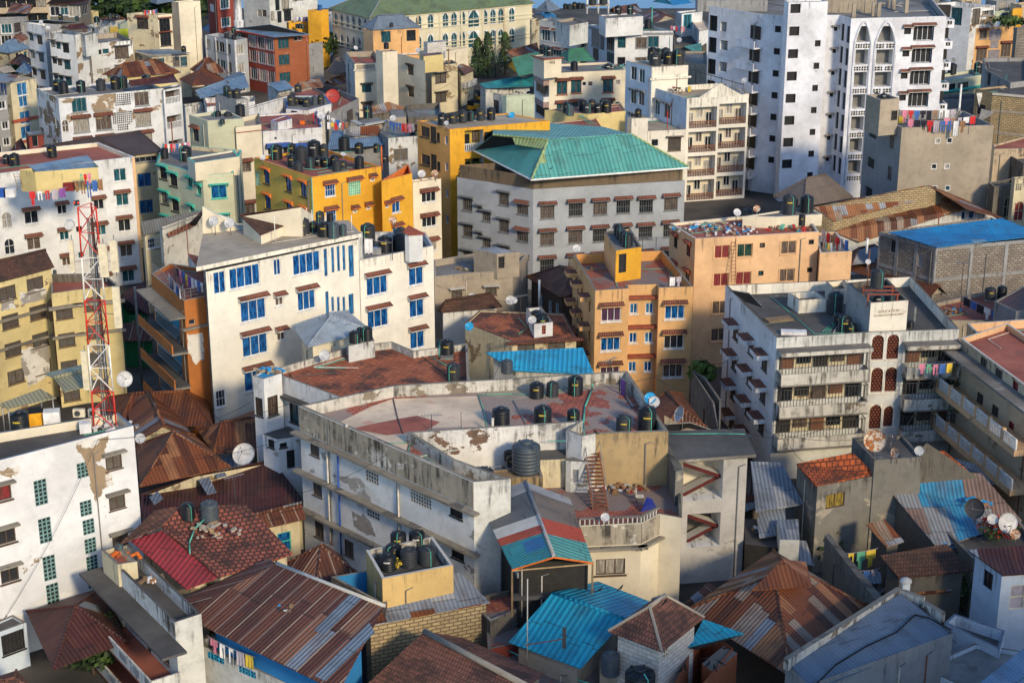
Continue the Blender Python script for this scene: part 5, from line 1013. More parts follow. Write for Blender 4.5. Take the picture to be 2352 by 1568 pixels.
# motorbike on the deck
def motorbike(o,x,y,z,label,L=2.0):
    p=P(o,x,y,z);e=empty('motorcycle',p,label,'motorcycle');y0=p.y
    for sx in(-.65,.65):
        m=MB(p);prev=None
        for i in range(14):
            t0,t1=2*math.pi*i/14,2*math.pi*(i+1)/14;m.tube((p.x+sx+.29*math.cos(t0),y0,z+.3+.29*math.sin(t0)),(p.x+sx+.29*math.cos(t1),y0,z+.3+.29*math.sin(t1)),.05,'rubber',5)
            if i%2==0:m.tube((p.x+sx,y0,z+.3),(p.x+sx+.27*math.cos(t0),y0,z+.3+.27*math.sin(t0)),.01,'steel',3)
        m.obj('wheel',e)
    m=MB(p);m.tube((p.x-.65,y0,z+.3),(p.x-.4,y0,z+1.0),.035,'steel',5);m.tube((p.x-.42,y0,z+.75),(p.x+.1,y0,z+.35),.04,'rubber',5);m.tube((p.x-.42,y0,z+.8),(p.x+.65,y0,z+.62),.05,'rubber',5);m.tube((p.x+.1,y0,z+.35),(p.x+.65,y0,z+.3),.03,'rubber',5);m.obj('frame',e)
    m=MB(p);m.lathe([(0,z+.28),(.16,z+.32),(.18,z+.5),(.08,z+.6),(0,z+.6)],'steel_dark',8,(p.x,y0,0));m.obj('engine',e);m=MB(p);m.box(-.1,.75,-.1,.1,.72,.82,'black',tf=lambda q:p+q);m.obj('seat',e);m=MB(p);m.box(-.38,-.05,-.1,.1,.72,.92,'red_dark',tf=lambda q:p+q);m.obj('fuel_tank',e);m=MB(p);m.tube((p.x-.4,y0-.3,z+1.02),(p.x-.4,y0+.3,z+1.02),.025,'steel',5);m.obj('handlebar',e)
motorbike(o,1502,858,13.95,'old motorcycle parked on the deck of the tall cream gabled block')
box_thing(o,1628,842,13.95,.4,.4,.7,'cloth_yellow','jerrycan','yellow jerrycan beside the cream penthouse wall','jerrycan')
p0,p1=P(o,1295,735,16.6),P(o,1575,795,16.2)
dish(o,2137,742,54,16.8,'cream dish on the rail of the tall cream gabled block',az=215,mast=1.8)
for i,(a_,b_)in enumerate((((1640,640,15.6),(2125,780,15.6)),)):
    A,B_=P(o,*a_),P(o,*b_);e=empty('roof_railing',A,'thin metal rail along the deck of the tall cream gabled block','railing');m=MB(A);m.tube(A,B_,.05,'steel_dark',5);m.obj('rail',e)
    for k in range(6):q=A.lerp(B_,k/5);m=MB(q);m.tube(q-V((0,0,1.7)),q+V((0,0,.25)),.04,'steel_dark',5);m.obj('post',e)
# little white worn house, brown roof house, yellow wall
b=Bld('house','white worn terrace house left of the tall cream gabled block',o,[(1095,1090),(1250,1205),(1600,1190)],10.6,wall='white_worn',roof='roof_tan',par=.4,ed={1:'cream_bright'});b.w(1,[(1492,1325)],2.0,2.0,'louver',aw='slab',fk='frame_wood');b.w(1,[(1312,1312)],1,1,'hole');b.done();b.sub('stair_head',[(1060,1075),(1100,1090),(1250,1085)],12.6,zb=0,par=0,wall='cream_bright').done()
tanks(o,12.6,'on the white worn terrace stair head',[(1158,1075,62)]);rod(o,1425,1190,10.2,2.5,'crimson flag pole on the white worn terrace','cloth_red',.06)
b=Bld('house','cream house with dark red brown slab roof crossed by green pipes',o,[(268,1140),(385,1185),(825,1168),(770,1090)],12.4,wall='cream',roof='roof_red',par=.05,cap='brick_trim');b.w(1,[(535,1238)],2.2,1.5,'slide',n=3,pk='curtain',fk='frame_white');b.w(1,[(742,1228)],1,.7,'small',n=3);b.ledge(0,12.38,.5,.2,'brick_trim');b.ledge(1,12.38,.5,.2,'brick_trim');b.done()
b=Bld('house','mustard walled house behind the dark red brown slab roof',o,[(300,1010),(700,1050),(1045,1020),(1000,950)],13,wall='yellow_pale',roof='roof_red',par=.06).done()
tanks(o,12.95,'on the mustard walled house',[(505,1035,80),(532,1062,76,2.3,'tank_gray'),(648,1018,76),(690,1040,78),(735,1000,70),(792,1035,78),(832,990,60),(868,1032,88)])
for i in range(4):hose(o,[(575+i*12,1025,13.0),(640+i*10,1080,12.6),(700+i*26,1142,12.5)],f'green pipe on the dark red brown slab roof, {ORD[i]} of four')
# the big green-roofed grey block
o=(2,1)
b=Bld('apartment_block','large grey block under a teal hipped roof with dark open eaves',o,[(-505,60),(195,170),(1590,90)],12.2,wall='gray',roof=None,par=0)
b.w(1,[(325,378),(585,357),(810,345),(1022,330),(1232,325),(1460,303)],2.2,2.1,'grille',n=5,pitch=3.25,aw='tile',ak='trim_gray',fk='trim_gray',pk=('curtain','dark','glass_dark'),ao=.35)
b.w(0,[(97,350)],2.0,1.8,'grille',n=4,pitch=3.25,aw='tile',ak='trim_gray',fk='trim_gray',pk='curtain');b.w(0,[(-410,310),(-75,260)],1.8,2.0,'grille',n=5,pitch=3.25,aw='thin',ak='trim_gray',fk='trim_gray',pk='curtain')
b.w(0,[(-235,420),(-300,350)],1.5,1.5,'grille',n=4,pitch=3.25,aw='thin',ak='trim_gray',fk='trim_gray',pk='curtain');b.w(0,[(-485,270)],1.0,2.2,'arch',n=4,pitch=3.3,fk='trim_gray',pk='dark');b.done()
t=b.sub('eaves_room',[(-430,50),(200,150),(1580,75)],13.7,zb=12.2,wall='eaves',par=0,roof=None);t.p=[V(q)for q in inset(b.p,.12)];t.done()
m=MB((b.c.x,b.c.y,14));o3=(2,0);pt=lambda x,y,z:P(o3,x,y,z);EA,EB,EC,R1_,R2_,WW=pt(-350,1378,13.9),pt(182,1645,13.9),pt(1625,1535,13.9),pt(330,1285,17.4),pt(1100,1235,17.4),pt(-175,1238,17.0);BK=EC+V((-9,22,0))
for q in((EA,EB,R1_,WW),(EB,EC,R2_,R1_),(EC,BK,R2_),(BK,EA+V((2,18,0)),WW,R1_,R2_)):slab(m,q,'roof_teal')
m.tube(R1_,EB+V((0,0,.05)),.14,'roof_teal_yellow',5);m.tube(R2_,EC+V((0,0,.05)),.14,'roof_teal_yellow',5);m.tube(R1_,R2_,.14,'roof_teal',5);m.tube(WW,R1_,.14,'roof_teal_yellow',5)
up=V((0,0,.03));m.face([q+up for q in(R1_.lerp(EB,.05),R1_.lerp(EB,.6),EB.lerp(R1_,.3).lerp(R2_,.1),R1_.lerp(R2_,.06).lerp(EB,.4))],'roof_teal_yellow');m.face([q+up for q in(R1_,WW.lerp(R1_,.35),EA.lerp(EB,.5).lerp(WW.lerp(R1_,.5),.72),R1_.lerp(EB,.25))],'roof_teal_yellow')
for a_,b_ in((EA,EB),(EB,EC)):m.tube(a_-V((0,0,.12)),b_-V((0,0,.12)),.12,'white_paint',5)
m.obj('roof',b.root)
for x in(693,1122):rod(o,x,740,1,9.8,f'grey drain pipe on the teal roofed grey block, {"first" if x < 800 else "second"} from left','frame_gray',.12)
tree((1,0),2000,1560,9,3.2,3.4,'leafy bush on the side terrace of the teal roofed grey block','rooftop_shrub','shrub',500,.25,mats=('leaf_mid','leaf_light','leaf_light'),zsurf=11,th=.1)
bird((2,0),360,1560,16.0,.4,'crow on the teal hipped roof',1.2)

# ================================================================== BACK RIGHT (tile 3,0): the white tower
o=(3,0)
ZT=27.
def towerwin(b,i,xs,y,w_,h_,n=7,pitch=3.07,**k):b.w(i,[(x,y)for x in xs],w_,h_,'small',n=n,pitch=pitch,pk='dark',fk='frame_dark',dp=.2,**k)
b=Bld('tower_block','tall unfinished white tower block with pointed arch balconies and tiny dark windows',o,[(-540,55),(-75,130),(160,150),(550,140),(660,140),(765,172),(1640,150),(1500,-20),(500,-160)],25.2,wall='tower_white',roof='roof_gray',par=.9,cap='cap_light',inner='concrete_gray')
print('TOWER edges',[round(b.edge(i)[2],1)for i in range(b.n)])
# left wall: round-headed bay, balconies
b.w(0,[(-500,215)],1.5,2.2,'small',n=6,pitch=3.1,pk='dark',fk='frame_dark',dp=.3);b.loggia(0,-440,345,-385,360,2.3,1.0,'solid',n=1);b.loggia(0,-445,510,-375,535,2.3,1.0,'solid',n=5,pitch=3.07,rk='tower_white')
b.w(1,[(92,270)],.9,.9,'small',n=7,pitch=3.07,pk='dark',fk='frame_dark');b.w(5,[(1283,283)],1.0,1.0,'small',n=4,pitch=3.07,pk='dark',fk='frame_dark',aw='tile',ak='cap_light');b.w(5,[(1430,305)],3.0,2.2,'slide',n=4,pitch=3.07,fk='tower_white',pk='dark',aw='tile',ak='cap_light',dp=.5)
for x0,x1 in((812,930),(1002,1155)):b.loggia(5,x0,395,x1,385,2.2,1.5,None,doors=0,n=7,pitch=3.07,back='roof_gray')
b.w(4,[(735,320),(685,300)],.9,2.4,'hole',n=7,pitch=3.07,pk='dark');b.w(3,[(622,268)],1.0,1.1,'hole',n=7,pitch=3.07,pk='dark',aw='thin',ak='roof_tan')
b.w(2,[(512,693)],.85,.85,'small',n=4,pitch=3.07,pk='dark',fk='frame_dark')
b.done()
# arch surrounds and pierced parapets
a,d,L,n=b.edge(5)
for x0,x1 in((795,945),(985,1170)):
    s0,z_=b.sz(5,x0,395);s1,_=b.sz(5,x1,395);w_=s1-s0;T=b.tf(5,s0,0);m=MB((b.c.x,b.c.y,0));pts=[(w_*(.5+.5*math.cos(math.pi*i/12)),z_+2.9*(1-abs(math.cos(math.pi*i/12))**1.8))for i in range(13)];pts=[(w_,2)]+pts+[(0,2)]
    for(xa,za),(xb,zb_)in zip(pts,pts[1:]):m.tube(T(V((xa,-.06,za))),T(V((xb,-.06,zb_))),.16,'tower_white',5)
    inner=[(w_*(.5+.44*math.cos(math.pi*i/12)),z_+.15+2.55*(1-abs(math.cos(math.pi*i/12))**1.8))for i in range(13)]
    for(xa,za),(xb,zb_)in zip(inner,inner[1:]):m.face([T(V((xb,.001,zb_))),T(V((xa,.001,za))),T(V((xa,.001,z_+2.7))),T(V((xb,.001,z_+2.7)))],'tower_white')
    m.obj('arch_surround',b.root)
    for k in range(7):
        z0=z_-k*3.1
        if z0<3:continue
        m=MB((b.c.x,b.c.y,z0));m.box(.25,w_-.25,-.02,.08,z0-.95,z0-.02,'tower_white',tf=T);n_=5
        for q in range(n_):
            xx=.25+(w_-.5)*(q+.5)/n_
            if q==2:continue
            m.box(xx-.3,xx+.3,-.035,-.021,z0-.75,z0-.2,'dark',tf=T);m.box(xx-.04,xx+.04,-.06,-.036,z0-.75,z0-.2,'white_paint',tf=T);m.box(xx-.3,xx+.3,-.055,-.036,z0-.5,z0-.44,'white_paint',tf=T)
        m.obj('pierced_parapet',b.root)
# stair shaft, corner balconies, roof works
t=b.sub('lift_tower',[(150,5),(190,25),(552,15)],27.6,zb=0,wall='tower_white',par=.2);towerwin(t,1,[253],78,1.5,1.3,8,3.07);t.w(1,[(457,400)],.85,.9,'small',n=7,pitch=3.07,pk='dark',fk='frame_dark');t.done()
def corner_bal(sx,sy,z0,wx,n_,side):
    for k in range(n_):
        z=z0-k*3.07;p=P(o,sx,sy,z0);m=MB((p.x,p.y,z));T=lambda q:V((p.x+q.x,p.y+q.y,z+q.z))
        m.box(-wx/2,wx/2,-1.1,1.4,-.18,0,'tower_white',tf=T);m.box(-wx/2,wx/2,-1.1,-.98,0,1.0,'tower_white',tf=T);m.box(-wx/2,-wx/2+.12,-.98,1.4,0,1.0,'tower_white',tf=T);m.box(wx/2-.12,wx/2,-.98,1.4,0,1.0,'tower_white',tf=T)
        for q in(-.55,.35):m.box(q-.02,q+.6,-1.13,-1.101,.3,.8,'dark',tf=T);m.box(q+.26,q+.32,-1.15,-1.131,.3,.8,'white_paint',tf=T)
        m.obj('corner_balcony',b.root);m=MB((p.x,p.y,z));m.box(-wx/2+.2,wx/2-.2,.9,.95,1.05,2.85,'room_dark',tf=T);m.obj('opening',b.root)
corner_bal(1610,235,21.9,2.6,5,1);corner_bal(-65,420,20.3,2.6,7,1)
# left balcony bay: deep terraces
for k in range(7):
    z0=21.6-k*3.07;p0,p1=P(o,-290,345,21.6),P(o,-120,382,21.6);d_=(p1.xy-p0.xy);L_=d_.length;d_/=L_;n_=V((d_.y,-d_.x));T=lambda q:V((p0.x+d_.x*q.x-n_.x*q.y,p0.y+d_.y*q.x-n_.y*q.y,z0+q.z));m=MB((p0.x,p0.y,z0))
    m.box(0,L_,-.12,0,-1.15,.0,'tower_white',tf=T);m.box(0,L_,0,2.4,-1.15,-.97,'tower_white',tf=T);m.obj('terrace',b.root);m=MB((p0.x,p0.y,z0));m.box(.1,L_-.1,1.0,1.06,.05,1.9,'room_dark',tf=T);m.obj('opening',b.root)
for i,(x,y,hh)in enumerate(((785,165,2),(965,150,1.9),(1015,155,1.9),(1100,75,2),(1150,90,2),(1268,120,2),(900,120,2),(800,60,4))):box_thing(o,x,y,24.35,.5,.5,hh,'concrete','concrete_stub',f'unfinished concrete column stub on the white tower roof, {ORD[i]} of eight','column stub',group='column stubs on the tower roof')
rubble(o,945,45,24.35,5,80,'heap of broken rubble on the white tower roof',seed=9);box_thing(o,700,120,24.35,9,.3,2.0,'concrete','roof_wall','low unfinished concrete wall on the white tower roof','wall')
box_thing(o,-340,95,24.35,10,3,1.6,'concrete_gray','roof_room','grey parapet room on the front corner of the white tower roof','roof room',.0)
e=ladder(o,(552,540,14.2),(562,140,24.8),.7,'rust brown ladder fixed high on the white tower face','pipe_rust','wall_ladder')
# right-hand yellow block etc.
b=Bld('apartment_block','peeling white and blue grey block beside white tower top corner',o,[(1500,40),(1870,75),(2090,50)],12.8,wall='white',roof='roof_gray',ed={1:'white_patchy'});b.w(0,[(1735,120)],1.6,2.4,'slide',fk='frame_dark',pk='glass_teal');b.w(1,[(1915,125)],1.5,2.2,'louver',fk='frame_wood');b.loggia(1,1965,160,2075,150,2.4,1.1,'bars',rk='steel_dark',back='sand');b.done()
b=Bld('apartment_block','yellow block with rusty sheet roof and lattice windows beyond the tower',o,[(1560,212),(1900,262),(2280,240)],8.8,par=0,roof=None,wall='cream_worn',ed={1:'orange_light'})
b.w(0,[(1828,308),(1812,468)],1.9,2.1,'sill',fk='frame_gray',pk='glass_blue');b.w(1,[(1978,315)],1.7,1.9,'sill',fk='frame_gray',n=3,pitch=3.9,pk='curtain',aw='tile',ak='terracotta');b.w(1,[(2087,318),(2080,410),(2072,512)],1.9,1.6,'lattice',fk='cloth_gray',pk='frame_gray');b.w(1,[(2185,458)],1.6,2,'sill',aw='tile',ak='terracotta',fk='frame_gray');b.done()
shed('','',o,[(1530,220,9.3),(1900,258,8.9),(2060,235,8.9),(1700,175,10)],roof='rust_mixed',parent=b,walls=False)
tanks(o,9.2,'on the yellow block beyond the tower',[(1935,218,50),(1990,220,52)]);dish(o,2110,225,60,10.5,'white dish on the yellow block beyond the tower',az=240)
b=Bld('house','pale green house with teal edged terrace beside white tower foot',o,[(1500,700),(1600,745),(1960,690),(1880,640)],7.2,wall='teal_cream',roof='roof_steel',par=.5,cap='teal_trim');b.w(1,[(1670,815),(1790,800),(1925,795)],2.2,1.3,'slide',fk='frame_dark');b.ledge(1,5.5,.5,.3,'teal_trim');b.done()
b=Bld('house','low grey green wall house below the teal edged terrace',o,[(1500,880),(1590,915),(1960,920),(1900,860)],6,wall='concrete_gray',roof='roof_dark',par=.4);b.done()
tanks(o,7,'on the teal edged terrace',[(1688,680,80),(1925,668,76)])
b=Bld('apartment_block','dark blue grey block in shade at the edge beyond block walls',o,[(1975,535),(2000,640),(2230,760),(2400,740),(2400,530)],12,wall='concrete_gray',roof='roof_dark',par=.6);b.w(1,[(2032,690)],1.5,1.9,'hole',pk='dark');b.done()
b=Bld('apartment_block','dark block faced with blue blocks at the top edge of the view',o,[(2260,250),(2290,262),(2500,262)],14,wall='block_gray',roof='roof_dark').done()
b=Bld('house','white flat roofed house with blue window beyond the yellow block',o,[(2060,110),(2085,125),(2290,90)],10.5,wall='pale_green',roof='rust_dark');b.w(1,[(2175,150)],1.6,1.6,'sill',pk='glass_blue',fk='frame_gray');b.done()
b=Bld('house','orange yellow sliver house behind white flat house',o,[(2240,80),(2250,90),(2340,75)],11.5,wall='yellow').done();tree(o,2210,270,9,2.4,4,'dark low tree crown behind the yellow block terrace',n=300,size=.4,seed=31,zsurf=9)
for i,(x,y,sx,k)in enumerate(((1500,10,12,0),(1780,-10,12,1),(2100,-5,14,0),(2330,30,10,1))):b=Bld('house',f'{("grey", "brown")[k]} flat roofed house along the top edge, {ORD[i]} of four right of tower',o,[(x-100,y),(x,y+20),(x+180,y+5)],12,wall=('concrete_gray','sand')[k],roof='roof_dark');b.w(1,[(x+60,y+60)],1.3,1.3,'hole');b.done();tanks(o,11.2,f'on top edge house number {NUM[i+1]}',[(x,y-8,56),(x+60,y-12,56)])
# block walls right
b=Bld('apartment_block','unfinished coral block building with white sheeting hung on its corner',o,[(1905,815),(2065,850),(2420,880),(2400,760)],11.4,wall='block_tan',roof='roof_dark',par=.3);b.w(0,[(1955,1010)],1.6,1.5,'hole',pk='dark');b.ledge(1,8.9,.04,.4,'concrete',0);b.ledge(1,5.6,.04,.4,'concrete',0);b.ledge(1,11.35,.2,.3,'cap_light',0);b.done()
m=MB();q=[P(o,*v)for v in((1925,850,11),(2062,840,11),(2062,985,8.6),(1950,985,8.6))];m.face([v+V((-.3,-.6,0))for v in q],'cloth_white');m.face([v+V((-.3,-.64,0))for v in q[::-1]],'cloth_white');tag(m.obj('plastic_sheet'),'white sheet hanging over the coral block corner, upper one','sheet')
m=MB();q=[P(o,*v)for v in((1960,985,9),(2075,1015,8.6),(1995,1110,6.5),(1935,1085,7))];m.face([v+V((-.3,-1.2,0))for v in q],'cloth_white');m.face([v+V((-.3,-1.24,0))for v in q[::-1]],'cloth_white');tag(m.obj('plastic_sheet'),'white sheet hanging over the coral block corner, lower tilted one','sheet')
b=Bld('apartment_block','bare rendered concrete block with laundry terrace and tall white pipe',o,[(900,1010),(1230,1175),(2075,1150),(1800,1020)],16,wall='concrete',roof='roof_gray',par=1.1,ed={0:'concrete_gray'},inner='concrete_gray',cap='concrete')
b.w(1,[(1558,1295),(1668,1292),(1525,1530),(1643,1528)],.8,.8,'small',fk='frame_white',pk='glass_dark');b.w(1,[(1530,1730),(1650,1728)],.8,.8,'small');b.w(0,[(1138,1300)],1.5,2.2,'slide',n=4,pitch=4.1,fk='frame_gray');b.w(0,[(962,1225)],2.6,1.6,'hole',n=4,pitch=3.9,pk='dark');b.done()
t=b.sub('stair_head',[(905,872),(1035,920),(1208,905)],19.4,zb=14.9,par=.4);t.w(1,[(1160,1062)],1.9,2.6,'door',pk='dark',fk='frame_dark');t.done();tanks(o,19,'on the stair head of the bare rendered block',[(1000,890,56,1.3),(1062,905,64,1.3)],ratio=1.3)
rod(o,1705,1590,3,12.6,'tall white pipe standing on the bare rendered block','white_paint',.14,group=None)
laundry(o,(1255,1090,17.0),(1850,1110,17.0),'along the front of the rendered block terrace',['pink','black','black','red','grey','blue','blue','white','brown'],1.9,posts=True);laundry(o,(1205,1010,17.6),(1760,1000,17.6),'at the back of the rendered block terrace',['pink','red','blue','black','black','brown','white','white','grey'],1.5)
laundry(o,(1600,1085,17),(1930,1060,17),'at the side of the rendered block terrace',['pink','brown','grey','white','red'],1.1);box_thing(o,1215,1130,14.95,.6,.6,.8,'cloth_yellow','bucket_stack','yellow and green bucket stack on the rendered block terrace','bucket stack')

# ================================================================== MIDDLE LEFT (tile 0,1)
o=(0,1)
b=house('house','pale yellow house with wide dark brown sheet roof behind the white awning block',(0,0),[(380,1345),(1215,1425),(1500,1392),(1290,1210)],12.2,1.5,1,1.5,wall='cream_worn',roof='roof_brown')
b.w(1,[(1338,1462)],4.8,1.1,'wide',fk='frame_gray',o=(0,0));b.w(1,[(1328,85),(1345,330)],2.0,2.0,'slide',fk='frame_gray',o=o,pk='glass_blue');b.done()
b=Bld('apartment_block','white apartment block with brown tiled awnings and quoined corner',o,[(-500,90),(940,-95),(1235,-127),(900,-260),(-400,-130)],15.3,wall='white',roof='roof_red',par=.5,cap='white',inner='cream')
print('LW',[round(b.edge(i)[2],1)for i in range(b.n)])
b.w(1,[(1102,38)],1.85,1.9,'sill',fk='frame_white',pk='glass_teal');b.w(1,[(1125,260)],1.85,2.0,'sill',aw='tile',ak='wood',fk='frame_white',pk=('glass_dark','glass_teal','curtain'),n=4,pitch=3.1)
b.w(0,[(908,305)],1.85,2.0,'sill',aw='tile',ak='wood',pk=('glass_dark','glass_teal'),n=4,pitch=3.1);b.w(0,[(570,352)],1.4,1.5,'sill',aw='tile',ak='wood',n=4,pitch=3.1);b.w(0,[(288,423)],2.0,2.0,'sill',aw='tile',ak='wood',pk=('glass_dark','curtain'),n=4,pitch=3.1);b.w(0,[(62,450)],1.5,2.2,'arch',fk='frame_white',n=3,pitch=3.1);b.w(0,[(705,298)],.95,.95,'small',n=4,pitch=3.1)
b.led.append((1,15.2,.05,15.0,'peach',b.edge(1)[2]-.3,b.edge(1)[2]+.02,'quoins'));b.done()
# roof terrace level cut into the left block: yellow room with blue tarp roof
t=b.sub('terrace_room',[(180,-10),(320,12),(900,-30),(860,-80)],17.2,zb=14.8,wall='yellow_pale',par=0,roof=None);t.done()
shed('','',(0,0),[(260,1520,17.4),(345,1590,16.9),(905,1530,16.9),(800,1425,17.6)],roof='roof_blue_dull',parent=b,walls=False)
tanks((0,0),14.9,'on the white block with brown awnings',[(62,1500,66),(138,1520,92),(480,1440,90)])
laundry(o,(240,190,15.6),(620,150,15.6),'over the parapet of the white awning block',['red','white','red','grey','purple'],1.5,posts=False);laundry(o,(660,95,16.2),(960,70,16.2),'beside the blue tarp roof',['brown','brown','blue','blue','brown'],1.8,posts=False);laundry(o,(720,25,17.4),(840,15,17.4),'under the blue tarp roof',['green','red','pink'],1.2,posts=False)
ladder(o,(195,180,14.9),(150,25,16.9),.6,'grey wooden ladder on the white awning block terrace')
for i,x in enumerate((15,95,640)):box_thing(o,x,240 if x<300 else 180,14.9,1.1,.8,.9,('blue_trim','cloth_white','red_dark')[i],'furniture',f'{("blue", "white", "dark red")[i]} stacked furniture on the white awning block terrace','furniture')
# yellow louvre block lower left
b=Bld('apartment_block','stained yellow block with wide brown louvre windows behind the mast',o,[(-460,1150),(470,905),(330,740),(-460,900)],13,wall='yellow_worn',roof=None,par=0)
b.w(0,[(68,1125),(323,1045)],2.8,2.1,'louver',fk='frame_wood',n=4,pitch=2.8,ak='ledge');b.ledge(0,9.4,.35,.2,'ledge');b.ledge(0,6.6,.35,.2,'ledge');b.done()
for q in([(180,1120),(400,1075),(430,1090),(415,1180),(200,1240)],[(20,1190),(120,1170),(150,1260),(10,1290)]):bare_patch(b,0,o,q,'bare_gray')
for q in([(200,70),(440,20),(460,300),(260,420),(195,220)],):bare_patch(b,0,(0,2),q,'bare_gray')
b2=house('','',o,[(-480,1140),(500,885),(360,790),(-480,980)],13.1,1.2,0,0,wall='yellow_worn',roof='pitched_tile_dark',parent=b)
b=Bld('apartment_block','stained yellow wing with dark red roof terrace behind the mast',o,[(470,1130),(700,1095),(1090,1060),(960,940),(460,950)],11.6,wall='yellow_worn',roof='roof_red',par=.8,inner='concrete_dark',cap='ledge')
b.w(0,[(590,1298)],2.5,2.1,'louver',fk='frame_wood',n=4,pitch=2.8);b.w(1,[(850,1225)],2.5,2.1,'louver',fk='frame_wood',n=4,pitch=2.8);b.ledge(0,10.3,.45,.25,'ledge');b.ledge(1,10.3,.45,.25,'ledge');b.ledge(0,7.3,.35,.2,'ledge');b.ledge(1,7.3,.35,.2,'ledge');b.done()
tank(o,505,950,10.9,34,2,'tank_gray','small white grey pot tank on the yellow wing roof')
# peeling yellowish tower right of the white block + pale houses
b=Bld('apartment_block','pale yellow block with turquoise edged sills and sloping stair parapet',o,[(1440,-80),(1650,-25),(1860,40),(2140,22),(2220,-190),(1500,-250)],13,wall='teal_cream',roof='roof_gray',par=.5,cap='teal_trim',inner='cream_worn')
b.w(0,[(1595,85),(1500,20)],1.7,1.9,'sill',fk='frame_dark',pk='glass_dark',aw='thin',ak='teal_trim',n=4,pitch=3.1);b.w(1,[(1745,110),(1828,175)],1.1,1.5,'sill',fk='teal_trim',aw='thin',ak='teal_trim',n=3,pitch=3.4);b.w(2,[(2012,195)],2.2,1.9,'sill',pk='glass_blue',aw='thin',ak='teal_trim',fk='teal_trim',n=3,pitch=3.6)
rp=MB();b.done()
b.sub('stair_head',[(1720,-120),(1790,-70),(2200,-130),(2150,-190)],14.6,zb=12.4,wall='cream',par=.2,roof='roof_gray').done()
rod((0,1),1630,380,.2,13,'brown drain pipe on the turquoise edged pale yellow block','pipe_rust',.09)
tanks((0,0),12.6,'on the turquoise edged pale yellow block',[(1512,1450,74),(1708,1472,108)]);laundry((0,0),(1495,1320,14.4),(1755,1300,14.4),'above the turquoise edged roof',['red','white','red','pink','blue','white','red','white','pink'],1.2)
b=Bld('apartment_block','pale yellow terraced house with red hood windows behind turquoise edged block',(0,0),[(1735,1055),(1905,1110),(2240,1090),(2080,1010)],13.4,wall='teal_cream',roof='roof_gray',par=.4,cap='cream');b.w(0,[(1800,1235)],1.6,2.1,'slide',aw='tile',ak='terracotta',n=2,fk='frame_dark');b.done()
b=Bld('apartment_block','cream house with terracotta banded parapet and two striped awnings',(0,0),[(2110,1105),(2165,1170),(2400,1145),(2380,1040)],12.4,wall='cream',roof='roof_tan',par=.6);b.w(1,[(2255,1530),(2280,1530+390)],2.1,2.0,'slide',aw='tile',ak='terracotta',fk='frame_gray',pk='curtain');b.ledge(1,11.7,.06,.12,'terracotta',0);b.done()
tanks((0,0),13,'on the pale yellow terraced house',[(1998,1070,70,1.2),(2045,1140,44),(2095,1070,70,1.),(2208,1068,90)]);b=Bld('stair_house','dark grey stair head carrying three tanks above the pale terraces',(0,0),[(1975,865),(2170,915),(2280,905)],14.6,wall='concrete_gray',roof='roof_gray',par=.05);b.w(1,[(2225,955)],1.6,.9,'lattice',fk='white');b.done();tanks((0,0),14.6,'on the dark grey stair head',[(2085,880,66),(2120,895,60),(2182,902,64)])
b=Bld('house','low white wall house beside the long scarred block',(0,0),[(1680,960),(1700,985),(1868,960)],8,wall='white_dirty',roof='roof_gray').done();b=Bld('house','white parapet house with blue shadowed step behind dark stair head',(0,0),[(1870,900),(1900,985),(2000,970),(2340,930),(2340,880)],9,wall='white',roof='roof_red',par=.8).done()
# grey roof lean house + stained ruin by the centre block
shed('house','house with long slate blue lean roof beside the quoined corner',o,[(1295,470,10.6),(1320,590,9.2),(1850,500,9.2),(1860,358,10.8)],roof='roof_charcoal',wall='cream_worn')
b=Bld('house','old stained house with curved tile canopy beside the centre white block',o,[(1465,520),(1490,545),(1880,400),(1850,380)],11,wall='stained',roof='roof_tan',par=.3);b.done()
shed('','',o,[(1535,575,10.6),(1560,605,10.2),(1800,500,10.6),(1860,400,13.4),(1850,370,13.6),(1740,480,11.0)],roof='awning_tile',parent=b,walls=False)
b=Bld('white_house','cream house with broken barred window under the slate blue lean roof',o,[(1310,590),(1330,605),(1490,575)],9,wall='cream_worn',roof=None,par=0);b.w(1,[(1418,650)],2.7,1.8,'grille',fk='frame_white',pk='dark');b.done()
# orange brown block with terrace
b=Bld('apartment_block','rust orange block with laundry terrace and glassed green balconies',o,[(1390,945),(1690,1195),(1900,1150),(1890,900),(1560,850)],14.4,wall='orange_brown',roof='roof_red',par=.35,cap='roof_tan',inner='orange_brown')
b.loggia(0,1400,1380,1660,1560,2.6,1.2,'bars',n=3,pitch=3.3,back='turq_wall',rk='steel_dark',doors=0);b.w(1,[(1765,1390)],1,.8,'hole',n=2,pitch=3.2);b.ledge(1,11.9,.5,.15,'ledge');b.done()
for k in range(3):z0=13.-k*3.3;T=b.tf(0,0,0);m=MB((b.c.x,b.c.y,z0));m.box(-.3,b.edge(0)[2]+.3,-1.5,-.01,z0-.15,z0,'ledge',tf=T);m.box(-.3,b.edge(0)[2]+.3,-1.5,-1.38,z0-3.3,z0-2.45,'orange_brown',tf=T);m.box(-.3,b.edge(0)[2]+.3,-1.38,-.01,z0-3.3,z0-3.16,'roof_dark',tf=T);m.obj('balcony',b.root)
for k,sd_ in enumerate((0,1)):
    T=b.tf(sd_,0,14.4);m=MB((b.c.x,b.c.y,14.4));rail_bars(m,.1,b.edge(sd_)[2]-.1,.1,14.4,1.0,'rail','steel',lambda q,T=T:T(V((q.x,q.y,q.z-14.4))),False);m.obj('railing',b.root)
bare_patch(b,1,(0,1),[(1720,1500),(1860,1480),(1880,1720),(1800,1780),(1730,1680)],'bare_gray')
